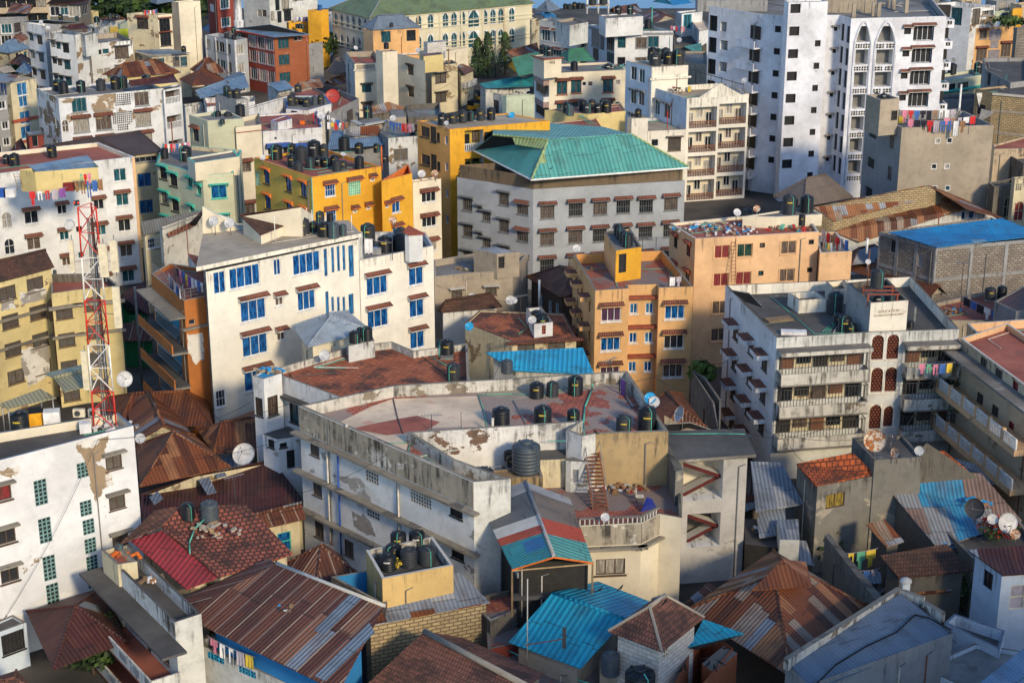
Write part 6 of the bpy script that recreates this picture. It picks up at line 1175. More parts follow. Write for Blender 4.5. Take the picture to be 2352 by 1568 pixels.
laundry(o,(1540,930,15.4),(1660,1090,15.4),'along the rust orange terrace front',['white','blue','black','pink','white','blue','black','white'],1.3,posts=False);laundry(o,(1600,870,15.9),(1880,1040,15.6),'across the rust orange terrace',['black','pink','blue','yellow','purple','white','white','blue','white'],1.1,posts=True)
# little street, red roofs
shed('house','low house with dark red sheet roof beside the rust orange block',o,[(1085,1140,6.6),(1130,1260,5),(1380,1330,5),(1330,1010,7.2)],roof='rust_maroon',wall='green_wall');shed('house','dark patched lean roofs below the red sheet roof',o,[(1090,1420,4),(1120,1560,3),(1440,1560,3),(1330,1350,4.6)],roof='rust_dark',wall='green_wall')
b=Bld('wall_block','white wall house with reddish eave under the stained ruin',o,[(1730,760),(1745,800),(1860,960),(1880,800)],10.5,wall='white',par=0,roof='roof_tile_orange').done()
rod((0,2),1305,380,.3,10,'mossy leaning utility pole by the rust orange block','trim_gray',.14,'utility_pole','utility pole')

WSC[0]=False
# ================================================================== CENTRE (tile 1,1)
o=(1,1)
b=Bld('apartment_block','white balcony block with three wide windows right of the bright yellow block',o,[(1380,90),(1440,110),(1700,72)],13.2,wall='cream',roof='roof_tan',par=.3,cap='terracotta');b.w(1,[(1588,235)],1.9,1.35,'wide',n=4,pitch=2.95,aw='tile',ak='terracotta',fk='frame_white');b.w(0,[(1395,260)],.5,1.2,'grille',n=3,pitch=3);b.done()
dish(o,1522,30,76,13.9,'white dish on the white balcony block',az=170);dish(o,1645,22,64,14,'rust spotted dish on the white balcony block','dish_rust',az=190)
b=Bld('apartment_block','bright yellow block with orange awnings, mint screen and a roof full of tanks',o,[(-20,-120),(515,60),(1150,-38)],15.6,wall='yellow',roof='roof_red',par=.3,ed={0:'yellow_olive'},cap='orange_trim')  # left wall in olive: its shade is put into the plaster colour
b.w(1,[(680,175)],1.3,1.5,'grille',fk='frame_white',pk='glass_blue',aw='tile',ak='orange_trim',n=2,pitch=2.95);b.w(1,[(905,152)],1.55,1.8,'lattice',fk='mint',pk='cloth_green',aw='tile',ak='orange_trim');b.w(1,[(1070,75),(908,365),(1032,335)],.55,.6,'small',pk='curtain_pale',fk='frame_white',aw='tile',ak='orange_trim')
b.w(0,[(97,55),(298,125),(435,172)],1.2,1.7,'sill',fk='frame_dark',aw='thin',ak='orange_trim',n=3,pitch=3.0,pk='glass_blue');b.w(0,[(15,75)],.9,1.6,'lattice',fk='mint',pk='dark');b.led.append((0,15.5,.04,15,'mint',b.edge(0)[2]-.2,b.edge(0)[2]+.01,'quoins'));b.done()
t=b.sub('terrace_wing',[(1150,90),(1152,95),(1435,25),(1400,-60)],14.6,zb=0,wall='yellow',par=.8,cap='orange_trim',inner='orange_trim',roof='roof_red');t.w(1,[(1288,325)],1.25,1.5,'sill',fk='frame_white',pk='glass_blue',aw='tile',ak='orange_trim',n=2,pitch=3);t.w(1,[(1205,322)],.5,.55,'small',pk='curtain_pale',aw='tile',ak='orange_trim');t.done()
Y=[(190,1462,112),(330,1420,76),(418,1478,112),(535,1440,124,2.3),(330,1530,82),(390,1580,88),(500,1552,86),(575,1525,80),(645,1535,84),(725,1520,80),(745,1570,86),(805,1548,68),(625,1440,84),(810,1382,108),(948,1410,82),(950,1552,88)]
tanks((1,0),15.3,'on the roof of the bright yellow block',Y);dish((1,0),62,1448,54,16,'white dish at the corner of the bright yellow block',az=170);dish((1,0),802,1420,52,15.9,'white dish lying among the bright yellow block tanks',az=150,el=60)
for i,q in enumerate(([(300,1540,15.4),(560,1560,15.4),(900,1500,15.4)],[(560,1590,15.4),(800,1545,15.4),(1100,1520,15.4)],[(640,1385,15.4),(760,1400,15.4),(950,1390,15.4)])):hose((1,0),q,f'green pipe run on the bright yellow block roof, {ORD[i]} of three')
tanks((1,0),12.6,'behind the orange parapet of the bright yellow block',[(1108,1400,60),(1185,1490,60)])
rod((1,0),1158,1568,14.6,2.8,'orange post at the corner of the yellow block','cloth_orange',.07,'post','post')
# centre white block
b=Bld('apartment_block','big cream white block with blue glass windows and a wide slab roof',(0,1),[(1880,600),(1890,930),(3290,632),(3330,560),(2100,480)],17.6,wall='cream_bright',roof=None,par=0)
CW=b
o0=(1,1);b.o=o0
b.w(1,[(-335,1010-0)],1.2,2.0,'slide',pk='glass_blue')
b.w(1,[(465,840)],2.9,1.9,'wide',pk='glass_blue');b.w(1,[(-105,925)],3.1,1.9,'wide',pk='glass_blue');b.w(1,[(195,875)],.75,1.5,'slide',pk='glass_blue')
b.w(1,[(465,1180)],1.9,2.0,'sill',pk='glass_blue',aw='tile',n=1);b.w(1,[(215,1190)],.85,1.0,'sill',pk='curtain',aw='tile',n=2,pitch=3.3);b.w(1,[(-25,1270)],2.6,2.1,'sill',pk='glass_blue',aw='tile',n=3,pitch=3.3)
b.w(1,[(640,840)],.35,2.6,'hole',fk='frame_blue',pk='glass_blue2',n=3,pitch=4.1)
for x in(705,757,808,875):b.w(1,[(x,800 if x<850 else 830)],.30 if x<850 else .55,2.4 if x<850 else 3.0,'hole',fk='frame_blue',pk='glass_blue2',n=1);b.w(1,[(x,1225)],.28 if x<850 else .55,1.4 if x<850 else 2,'hole',fk='frame_blue',pk='glass_blue2',n=2,pitch=3.9)
b.w(1,[(-325,2090)],1.0,1.6,'grille',fk='frame_white',pk='dark');b.done();b.o=(0,1)
m=MB((b.c.x,b.c.y,17.6));e0,e1,e2,e3=[P(*v,17.62)for v in(((0,1),1805,925),((1,1),968,612),((1,1),850,490),((0,1),1880,545))];q=[V((v.x,v.y,0))for v in(e0,e1,e2,e3)];m.prism([v.xy for v in q],17.62,18.0,'cream_bright',top='roof_tan',ax=(.97,.24,0));m.obj('roof_slab',b.root)
zw=b.sz(1,950,826,(1,1))[1];t=Bld('block_wing',None,(1,1),[(905,560),(950,826),(1630,690),(1555,560)],zw,wall='cream_bright',roof='roof_gray',par=.9,cap='cap_light',parent=b,inner='white')
t.w(1,[(1112,1045)],2.3,1.95,'sill',pk='glass_blue',aw='tile',n=2,pitch=3.25);t.w(1,[(1472,960)],1.65,1.95,'sill',pk='glass_blue',aw='tile',n=3,pitch=3.2);t.done()
# wall with dishes, tiled pitched roof, tanks
m=MB();q=[P((0,1),*v)for v in((1860,330,20.6),(1862,580,18.0),(2200,545,18.0),(2120,440,19.0),(1990,400,19.6))];m.face(q[::-1],'cream');m.face([v+V((0,.25,0))for v in q],'cream');
for a_,b_ in zip(q,q[1:]+q[:1]):m.face([a_,b_,b_+V((0,.25,0)),a_+V((0,.25,0))],'cap_light')
tag(m.obj('gable_wall'),'slanting cream gable wall behind two white dishes on the slab roof','wall')
dish((0,1),1965,462,92,19.4,'large white dish on the slab roof, left of two',az=190,el=25,mast=1.4);dish((0,1),2110,480,96,19.2,'large white dish on the slab roof, right of two',az=185,el=25,mast=1.2)
shed('tiled_lean_to','brown tiled lean roof behind the tank cluster on the slab roof',(1,1),[(-160,400,19.9),(40,590,19.0),(520,400,19.0),(400,330,20.8)],roof='pitched_tile_dark',wall='cream',zb=18,ov=.2)
tanks((1,1),18.0,'on the cream slab roof',[(382,560,138),(440,582,108),(535,560,90),(628,600,124),(590,470,80),(683,470,62),(715,615,104,2.3,'tank_gray'),(800,595,70,2.6,'tank_gray')])
ZW=zw-.88;tanks((1,1),ZW,'on the wing terrace of the cream block',[(1030,650,136),(1185,740,134),(1340,700,144),(1315,730,116)])
for i,(x,y,h_)in enumerate(((178,660,2.4),(470,520,1.8),(520,560,2),(640,600,1.8),(880,560,1.5))):rod((1,1),x,y,18,h_,f'thin white rod on the cream slab roof, {ORD[i]} from left of five','white_paint',.04,'rod','rod')
for i,q in enumerate(([(10,650,18.06),(200,600,18.06),(350,585,18.06),(500,590,18.06)],[(150,665,18.06),(600,590,18.06),(900,560,18.06)])):hose((1,1),q,f'white pipe run across the cream slab roof, {ORD[i]} of two','pipe_white',.03)
laundry((1,1),(960,600,17.4),(1250,660,16.8),'over the cream block wing terrace',['white'],1.7,posts=True,span=(.1,.4));box_thing((1,1),1112,765,ZW,.8,.6,.6,'tin','wash_basin','metal wash basin on the wing terrace floor','basin')
person(P((1,1),918,815,ZW+.01),'person in red top and yellow trousers standing at the wing terrace doorway','cloth_red','cloth_yellow',1.2,1.35)
shed('chimney_cover','terracotta capped wall end on the wing terrace of the cream block',(1,1),[(1350,560,17.6),(1400,590,17.4),(1560,580,17.4),(1400,500,17.8)],roof='terracotta',wall='white',zb=ZW,ov=.15)
dish((1,1),1258,455,74,17.6,'rusty brown dish over the terracotta wall end','dish_rust',az=180)
# ================================================================== grey small terraces (1,1)-(2,1)
b=Bld('house','grey rendered house with roof terrace between cream block and grey block',(1,1),[(1630,820),(1640,975),(2010,935),(2360,920),(2500,760),(2000,760)],8.6,wall='concrete',roof='roof_gray',par=.7,inner='concrete',cap='roof_tan')
b.w(1,[(1845,1130)],1.2,.9,'louver',fk='frame_wood',aw='thin',ak='cap_light');b.w(2,[(2160,1105),(2330,1100)],1.2,.9,'louver',fk='frame_wood',aw='thin',ak='cap_light');b.done()
t=b.sub('stair_head',[(2000,720),(2215,765),(2420,745)],10.6,par=0,roof='zinc_pale');t.w(1,[(2255,840)],.8,1.5,'door',pk='dark',fk='frame_dark');t.done();rubble((1,1),1960,900,7.95,1.6,30,'loose blocks on the grey rendered terrace',seed=5)
b=house('house','small house with rusty brown tile canopy roof in the centre',(1,1),[(1660,1280),(1700,1300),(2260,1250),(2170,1150)],6.2,1.0,1,.8,wall='white',roof='pitched_tile_dark');b.done()
shed('','',(1,1),[(1830,1300,5.2),(1840,1355,4.7),(2055,1340,4.7),(2040,1290,5.2)],roof='roof_crimson',parent=b,walls=False,th=.05)
for i,(x,y)in enumerate(((1985,1152),(2340,1190))):dish((1,1),x,y,(60,90)[i],7,('white dish above the brown tile canopy roof','large white dish beside the brown tile canopy roof')[i],az=190)
b=Bld('house','cream arched house under the mossy red tile terrace with a round pattern screen',(2,1),[(-430,1400),(0,1568),(590,1530),(480,1310),(-300,1280)],7.0,wall='cream_worn',roof='roof_tile_orange',par=.12,cap='pitched_tile');b.ledge(1,7.0,.6,.15,'awning_tile');b.o=(2,2);b.w(1,[(130,60),(410,50)],1.7,1.5,'louver',fk='frame_wood');b.done()
t=Bld('tank_box',None,(2,1),[(130,1260),(205,1410),(375,1390),(270,1250)],8.4,zb=7,wall='white_worn',roof='roof_gray',par=.35,parent=b);t.w(1,[(293,1450)],.4,.9,'lattice',fk='terracotta',pk='dark');t.done()
tanks((2,1),8.0,'inside the white boxed stand on the mossy terrace',[(225,1340,100,1.1),(270,1375,105,1.1),(285,1400,105,.9)]);dish((2,1),188,1370,78,8.6,'white dish before the white boxed tank stand',az=190);dish((2,1),15,1190,70,8.2,'small white dish at the end of the mossy terrace',az=170);dish((1,1),1962,1430,84,8.6,'light blue dish on a pole above the mossy terrace','dish_blue',az=200,mast=2)
antenna((2,1),80,1340,7,2.2,'rusty aerial on the mossy red tile terrace',.5)
hose((2,1),[(60,1350,7.05),(140,1440,7.05),(60,1500,7.05)],'green pipe bundle on the mossy red tile terrace')
# brown house with rust roof
b=house('house','dark brown house with rusty hipped roof and open shutters beside orange flats',(2,1),[(130,975),(450,1165),(800,1060),(560,890)],6.6,1.4,0,2.5,wall='brown_wall',roof='rust_warm');b.w(0,[(265,1190),(350,1250),(415,1275)],.8,1.4,'slide',fk='frame_white',pk='glass_teal');b.done()
rod((2,1),250,1250,6,2.8,'white leaning plank by the dark brown house','white_paint',.12,'plank','plank')
# ================================================================== orange flats
b=Bld('apartment_block','orange flats with red tiled roof terrace and stair house with four tanks',(2,1),[(560,765),(765,1100),(1075,1082),(1060,1050),(1335,1042),(1350,1075),(1665,1065),(1385,730)],12.4,wall='orange_light',roof='roof_tile_court',par=1.0,inner='orange_soft')
print('AREA orange',[round(b.edge(i)[2],1)for i in range(b.n)])
b.w(1,[(910,1318)],1.9,1.4,'sill',fk='frame_white',pk=('curtain_purple','glass_blue'),aw='tile',ak='orange_light',n=3,pitch=2.95,ao=.4);b.w(5,[(1495,1298)],1.9,1.4,'sill',fk='frame_white',pk=('curtain','glass_blue','dark'),aw='tile',ak='orange_light',n=3,pitch=2.95,ao=.4)
b.w(3,[(1118,1265),(1262,1262)],.75,1.05,'sill',fk='frame_white',pk='glass_blue',n=3,pitch=2.95,ao=.4)
for k in range(3):b.ledge(3,11.35-k*2.95,.55,.25,'terracotta',0,b.edge(3)[2],'awning')
b.w(0,[(588,1010),(640,1110),(712,1230)],.8,1.5,'slide',fk='frame_dark',aw='hood',ak='orange_light',n=3,pitch=2.95);b.done()
t=b.sub('stair_house',[(848,560),(955,735),(1190,700),(1090,530)],14.6,par=.2,wall='orange_light',roof='roof_gray',ed={1:'yellow'});t.w(1,[(1015,850)],.85,1.9,'door',fk='frame_dark',pk='dark');t.done()
tanks((2,1),14.5,'on the stair house of the orange flats',[(975,590,84),(998,625,86),(1030,658,90),(1060,690,104)],pipes=.8);dish((2,1),594,715,78,13.2,'white dish on the rear corner of the orange flats',az=170)
antenna((2,1),1195,810,11.4,2.3,'bent aerial at the rear parapet of the orange flats, one of two',.2);antenna((2,1),1320,812,11.4,2.3,'straight aerial at the rear parapet of the orange flats, one of two',.1);laundry((2,1),(1440,970,13.2),(1570,960,13.2),'on the front corner of the orange flats roof',['white','grey'],1.3)
hose((2,1),[(900,660,14.5),(905,900,11.45),(970,1070,11.45)],'green pipe down the stair house of the orange flats');hose((2,1),[(1190,905,11.45),(1420,900,11.45),(1470,960,11.45)],'green pipe run on the orange flats roof');hose((2,1),[(670,912,11.45),(890,905,11.45)],'short green pipe behind the stair house')
for i,(x,y,k)in enumerate(((668,838,'tank_blue'),(738,845,'cloth_yellow'),(735,915,'wood'))):box_thing((2,1),x,y,11.4,.3,.3,.35,k,'canister',f'{("blue", "yellow", "brown")[i]} canister on the orange flats roof','canister')
# ================================================================== peach block
b=Bld('apartment_block','peach block with littered red roof and iron ladder on its front',(2,1),[(1450,480),(1685,625),(2820,560),(2700,380),(2020,425)],13.9,wall='peach',roof='roof_red',par=.3,cap='cap_light',inner='cream')
b.w(1,[(1930,745),(2138,732),(2540,705)],1.6,1.4,'trim',fk='peach',pk=('curtain_red','curtain','glass_green'),n=4,pitch=2.95);b.w(1,[(2300,685),(2750,655)],.55,.5,'small',fk='frame_dark',n=3,pitch=2.95);b.w(0,[(1502,650),(1620,725)],.95,1.4,'slide',fk='frame_dark',pk=('curtain_red','glass_dark'),aw='thin',ak='terracotta',n=3,pitch=2.95);b.done()
t=b.sub('lower_wing',[(2825,735),(2830,755),(3125,740),(2980,560),(2780,570)],12.1,zb=0,wall='peach',par=.25,roof='roof_gray',cap='cap_light');t.done()
ladder((2,1),(2035,1030,9.4),(2035,592,14.0),.45,'rust red iron ladder on the peach block front','pipe_rust','wall_ladder')
t=b.sub('raised_roof',[(2120,420),(2435,425+0),(2850,400),(2700,330)],14.8,wall='cream',par=.15,roof='roof_gray').done()
tanks((3,1),14.7,'on the raised peach block roof',[(192,388,126),(352,376,126),(238,345,70)],pipes=1);tanks((3,1),13.7,'standing alone on the peach block',[(308,505,64,3.2)]);dish((2,1),2068,385,76,15,'white dish at the back of the peach block, left one',az=160);dish((2,1),2250,350,66,15,'orange rusted dish at the back of the peach block','dish_rust',az=190);tanks((2,1),13.7,'beside the dishes at the back of the peach block',[(2165,430,86,1.8)])
rubble((2,1),1880,540,13.65,4.5,90,'scattered litter and bamboo on the peach block roof',('wood_pale','rubble','cloth_white','tarp_blue'),'roof_litter',8);rubble((2,1),2550,540,13.65,2.5,40,'heap of green and blue scrap on the peach block roof',('pipe_green','tarp_blue','wood','cloth_red'),'roof_litter',4)
laundry((3,1),(480,530,13.6),(760,650,13.2),'on the lower wing of the peach block',['grey','red','brown','red','grey','blue'],1.4,posts=False);laundry((3,1),(480,640,13),(600,660,13),'at the railing of the peach lower wing',['black','brown','green','yellow','white'],1.0,posts=False)
T=t  # noqa

# ================================================================== RIGHT MIDDLE (tile 3,1)
o=(3,1)
house('house','house with taupe hipped roof at the foot of the white tower',o,[(50,235),(330,330),(780,245),(560,120)],5.5,2.6,1,3,wall='brown_wall',roof='roof_taupe',cap='roof_taupe')
shed('long_shed','long warehouse with patchwork rusty roof behind the blue roofed block building',o,[(600,560,5.5),(840,655,4.2),(1820,350,7.2),(1600,215,8)],roof='rust_mixed',wall='white_dirty')
shed('long_shed','pale patched rusty roof of the rear warehouse below the bare rendered block',o,[(420,335,8),(600,460,6.6),(1600,215,8.6),(1470,130,10)],roof='rust_pale',wall='block_tan',ov=0);shed('long_shed','steep rusty far slope of the warehouse facing the dark mansion',o,[(1470,130,9.6),(1820,350,8),(2170,440,6),(1800,260,7)],roof='rust',walls=False)
b=Bld('gable_house','white gable wall with two small dark windows above the blue roof',o,[(1400,560),(1480,490),(2100,440),(2050,380)],5.2,par=0,roof=None,wall='white');b.done();a_,d_,L_,n_=b.edge(1);T=b.tf(1,0,5.2);m=MB((b.c.x,b.c.y,5.2));m.face([T(V(q))for q in((0,0,0),(L_,0,0),(L_*.55,0,2.3))],'white');m.obj('gable',b.root)
for x_ in(.45,.58):m=MB((b.c.x,b.c.y,6));m.box(L_*x_,L_*x_+.55,-.04,-.004,.35,1.15,'glass_blue',tf=T);m.obj('window',b.root)
b=Bld('block_building','unfinished coral block building under a big bright blue roof',o,[(1025,560),(1545,705),(2520,620),(2050,430)],9.6,par=0,roof=None,wall='block_gray')
for i,zs_ in((0,(9.6,6.1,2.8)),(1,(9.6,6.1,2.8))):
    for z_ in zs_:b.ledge(i,z_,.04,.35,'concrete_gray',0,b.edge(i)[2])
    n_=4
    for k in range(n_):s_=b.edge(i)[2]*k/(n_-(1 if i else 0))if i else b.edge(0)[2]*(k/3);b.led.append((i,9.55,.05,9.5,'concrete_gray',max(0,s_-.2),min(b.edge(i)[2],s_+.2),'column'))
b.w(0,[(1155,700)],1.0,1.4,'hole',pk='dark');b.w(0,[(1400,825)],.8,1.4,'hole',pk='frame_gray');b.done()
shed('','',o,[(1105,565,10.2),(1550,702,9.8),(2530,590,9.8),(2150,435,11)],roof='roof_blue',parent=b,walls=False)
house('house','house with rusty brown and zinc hipped roof beside the peach block',o,[(700,790),(770,860),(1170,825),(960,690)],5.4,1.2,1,1.5,wall='cream_worn',roof='rust_warm',roofs=['rust_warm','zinc','zinc','rust_warm']);house('long_shed','long low house with warm rusty roof behind the white block parapets',o,[(700,900),(1500,1150),(1640,1130),(1150,850)],4.5,1.0,0,0,wall='concrete',roof='rust_warm')
shed('house','wide zinc lean roof in front of the coral block building',o,[(1540,1080,3.2),(1640,1140,2.6),(2400,1040,2.6),(2200,870,4)],roof='zinc',wall='concrete_dark')
b=Bld('terrace_house','low house with red terrace, aerial frame and twin tanks by the picture edge',o,[(1510,1220),(1560,1370),(2100,1380),(2500,1290),(1990,1110)],6.4,wall='concrete',roof='roof_red',par=.4,inner='concrete').done()
tanks(o,7.2,'on plinths beside the low red terrace',[(2040,1175,100),(2145,1165,90)]);box_thing(o,2040,1195,6.0,1.1,1,1.2,'concrete','plinth','concrete plinth under the twin tanks','plinth');laundry(o,(1780,1140,7.6),(2200,1330,7.6),'across the low red terrace',['black','blue','black','white','blue','blue'],1.3)
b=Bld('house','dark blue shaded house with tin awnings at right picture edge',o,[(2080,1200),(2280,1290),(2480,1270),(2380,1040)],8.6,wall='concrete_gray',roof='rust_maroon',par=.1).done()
antenna(o,1770,1130,6.4,3.4,'tall aerial frame above the zinc lean roof',.2);rod(o,1515,1060,.2,9,'rust red pole before the coral block corner','pipe_rust',.07,'pole','pole')
# shaded ornate mansion and far houses right edge
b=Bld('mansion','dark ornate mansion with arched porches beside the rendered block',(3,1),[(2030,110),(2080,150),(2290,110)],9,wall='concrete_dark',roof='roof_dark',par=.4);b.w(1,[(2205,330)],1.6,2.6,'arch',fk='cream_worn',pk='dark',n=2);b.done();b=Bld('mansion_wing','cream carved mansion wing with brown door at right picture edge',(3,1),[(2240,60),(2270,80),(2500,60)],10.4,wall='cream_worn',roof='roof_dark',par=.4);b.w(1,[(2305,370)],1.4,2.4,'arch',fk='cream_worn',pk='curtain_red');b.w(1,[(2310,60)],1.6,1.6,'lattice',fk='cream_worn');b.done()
b=Bld('house','brown walled low house between coral blocks and mansion',(3,0),[(2060,1330),(2080,1370),(2480,1360),(2400,1240)],6.5,wall='sand',roof='roof_red',par=.3).done();b=Bld('house','dark long wall house under the coral block building at the edge',(3,0),[(2070,1350),(2350,1500),(2500,1480),(2450,1350)],5.4,wall='concrete_dark',roof='roof_dark',par=.4).done()
# ================================================================== white stained block (3,1)-(3,2)
b=Bld('apartment_block','white stained block with round tiled screens, caged balconies and brown hood windows',(3,1),[(-390,1050),(80,1535),(925,1485),(1760,1455),(1320,970),(540,1010)],13.2,wall='white_dirty',roof='roof_dark',par=.95,inner='cream_bright',cap='concrete_dark',ed={0:'white'})
print('AREA W',[round(b.edge(i)[2],1)for i in range(b.n)])
b.o=(2,2);b.w(0,[(2055,-90),(2195,50)],1.5,1.5,'louver',fk='frame_dark',pk='dark',aw='hood',ak='white',n=4,pitch=2.95);b.w(0,[(2320,190)],1.5,1.5,'louver',fk='frame_dark',pk='dark',aw='hood',ak='white',n=3,pitch=2.95);b.o=(3,2);b.w(2,[(1010,20),(1150,15),(1000,350),(1130,345),(985,690),(1105,685)],1.2,2.3,'arch',fk='cream_bright',pk='terra_screen')
ZB=[]
for(xa,ya,xb,yb)in((95,350,970,335),(1245,315,1760,300)):
    i=1 if xa<900 else 2;s0,z0=b.sz(i,xa,ya);s1,_=b.sz(i,xb,yb)
    L_=b.edge(i)[2];s0=max(.3,s0)if i==1 else max(3.1,s0);s1=min(L_-.3,s1)
    ZB.append(z0)
    for k in range(3):
        zz=10.3-k*2.95-.0
        if b.hole(i,s0,s1,zz-.0,zz+1.55,.3,'l','cream_worn','white_dirty'):pass
        T=b.tf(i,0,0);m=MB((b.c.x,b.c.y,zz));m.box(s0-.2,s1+.2,-1.3,-.01,zz-1.15,zz-1.0,'cap',tf=T);m.box(s0-.2,s1+.2,-1.3,-1.18,zz-1.0,zz,'stained',tf=T)
        for q in(s0-.2,s1+.08):m.box(q,q+.12,-1.18,-.01,zz-1.0,zz,'stained',tf=T)
        m.obj('balcony',b.root);m=MB((b.c.x,b.c.y,zz));rail_bars(m,s0-.1,s1+.1,-1.24,zz,1.55 if k<2 else 1.4,'bars','steel_dark',T,True);m.obj('balcony_grille',b.root)
        n_=5 if i==1 else 3
        for q in range(n_):
            m=MB((b.c.x,b.c.y,zz));cx=s0+(s1-s0)*(q+.5)/n_;m.box(cx-.6,cx+.6,.12,.2,zz+.02 if q%2==0 else zz+.4,zz+1.4,('frame_brown','glass_dark','room_dark','curtain')[(q+k)%4],tf=T);m.obj('door' if q%2==0 else 'window',b.root)
    T=b.tf(i,0,0);m=MB((b.c.x,b.c.y,12));m.box(s0-.3,s1+.3,-1.35,-.01,11.9,12.25,'stained',tf=T,top='cap');m.obj('canopy',b.root)
laundry((3,2),(1370,200,11.6),(1720,190,11.6),'inside the upper right caged balcony',['pink','green','pink','blue','yellow'],1.2,posts=False)
b.done()
t=Bld('stair_tower',None,(3,1),[(730,1030),(945,1215),(1290,1190),(1095,990)],15.6,zb=0,wall='white_dirty',par=.5,parent=b,roof='roof_dark',inner='concrete_dark',ed={0:'concrete_gray',1:'cream_bright'},cap='concrete_dark')
t.done();a_,d_,L_,n_=t.edge(1);rzt=math.atan2(d_.y,d_.x)
for k,(tx,zz,sz_)in enumerate((('EDUCATION',14.75,.34),('FOUNDATION BUILDING',14.4,.24))):lettering(tx,(a_.x+d_.x*L_/2+n_.x*.02,a_.y+d_.y*L_/2+n_.y*.02,zz),(math.pi/2,0,rzt),sz_,'wood',None).parent=None
for q in[x for x in sc.objects if x.name.startswith('lettering')and x.parent is None]:q.parent=t.wallob;q.location=q.location-t.root.location-t.wallob.location
t2=Bld('roof_box',None,(3,1),[(185,1120),(285,1190),(540,1175),(440,1100)],13.5,zb=12.2,wall='cream_bright',par=.6,parent=b,roof='roof_dark').done();t3=Bld('roof_box',None,(3,1),[(530,1020),(610,1095),(760,1080),(700,1000)],13.7,zb=12.2,wall='stained',par=.5,parent=b,roof='roof_dark',inner='cream').done()
tanks((3,1),12.25,'on the white stained block roof',[(615,1310,142,2.4),(640,1420,90),(700,1475,120),(755,1490,110,1.6)],pipes=1);tanks((3,1),12.25,'on the rear corner roof of the white stained block',[(1305,1440,64)]);tanks((3,1),16.4,'raised on the red steel frame',[(1000,1065,126,2.5)]);tanks((3,1),15.2,'inside the stained block stair tower',[(1010,1200,100,1.0),(1120,1190,100,1.0)])
p=P((3,1),1030,1100,16.2);e=empty('tank_rack',(p.x,p.y,15.2),'red steel frame holding one tank over the stair tower','frame');T=lambda q:V((p.x+q.x,p.y+q.y,q.z))
for q in(-1.1,0,1.1):m=MB(p);m.box(-1.3,1.5,q-.06,q+.06,16.15,16.25,'terracotta',tf=T);m.obj('beam',e)
for sx in(-1.2,1.3):
    for sy in(-1,1):m=MB(p);m.box(sx-.06,sx+.06,sy-.06,sy+.06,15.1,16.15,'terracotta',tf=T);m.obj('leg',e)
rod((3,1),908,1090,15.2,3.6,'aerial mast beside the raised tank','pipe_rust',.05,'mast','mast');dish((3,1),920,835,52,18.4,'small white dish on the mast beside the raised tank',az=180,el=10);rod((3,1),905,760,18.6,1.3,'short white antenna panel over the small mast dish','white_paint',.1,'antenna_panel','antenna')
hose((3,1),[(20,1150,12.3),(200,1300,12.3),(350,1430,12.3),(430,1500,12.3),(920,1480,12.3)],'long green hose curving over the white stained block roof')
for i in range(3):hose((3,1),[(500+i*30,1480,12.3),(590,1400+i*20,12.3),(640+i*20,1330,12.9)],f'green pipe among the stained block tanks, {ORD[i]} of three')
box_thing((3,1),100,1370,12.26,2.4,1.1,.12,'wood','pallet','wooden pallet lying on the white stained block roof','pallet',.3);box_thing((3,1),235,1500,12.26,2.2,.8,.3,'cloth_white','boat_cover','pale covered bundle at the front of the stained block roof','bundle',-.1)
shed('','',(2,1),[(2000,1090,14.2),(2150,1200,13.2),(2310,1255,13.2),(2180,1120,14.2)],roof='zinc_pale',parent=b,walls=False)
# ================================================================== far right tan gallery building
b=Bld('gallery_block','long tan gallery block with white balustraded walkways by the right picture edge',(3,2),[(1770,-30),(2520,520),(2900,300),(2200,-170)],12.6,wall='sand',roof='roof_red',par=.5,inner='peach',cap='cap_light')
b.w(0,[(1980,210),(2120,320)],1.1,1.4,'louver',fk='frame_dark',pk='dark',n=2,pitch=3.3);b.w(0,[(2265,480)],.9,2.1,'door',fk='red_dark',pk='curtain_red',n=2,pitch=3.5)
b.ledge(0,11.7,1.6,.2,'cap',-.5)
for k in range(3):
    z0=8.3-k*3.4;T=b.tf(0,0,0);L_=b.edge(0)[2];m=MB((b.c.x,b.c.y,z0));m.box(-.3,L_,-1.9,-.01,z0-.5,z0,'peach',tf=T);m.obj('walkway',b.root)
    for q in range(6):s0,s1=L_*q/6,L_*(q+1)/6;m=MB((b.c.x,b.c.y,z0));rail_bars(m,s0+.3,s1-.02,-1.85,z0,.95,'balus','white_paint',T,False);m.box(s0,s0+.3,-1.9,-1.6,z0,z0+1.05,'peach',tf=T);m.obj('balustrade',b.root)
b.done()
b=Bld('house','tan block with pinkish flat roof rising at the right picture edge',(3,1),[(1830,1400),(1990,1568),(2900,1500),(2700,1340)],11,wall='sand',roof='roof_red',par=.8,inner='peach',cap='cap_light').done()
tree((3,2),1740,640,4,5,1.3,'small dark plant hanging at the corner balcony of the stained block','hanging_plant','plant',260,.18,zsurf=6)
laundry((3,2),(1780,880,4.6),(1960,900,4.6),'below the gallery walkway corner',['white','green','pink','purple'],1.3,posts=False);laundry((3,2),(2120,1140,3.6),(2340,1230,3.6),'under the lower gallery walkway',['white','blue','white','blue'],1.5,posts=False);laundry((3,2),(2240,1010,6),(2350,1100,6),'over the lower gallery balustrade',['red','pink'],.9,posts=False)
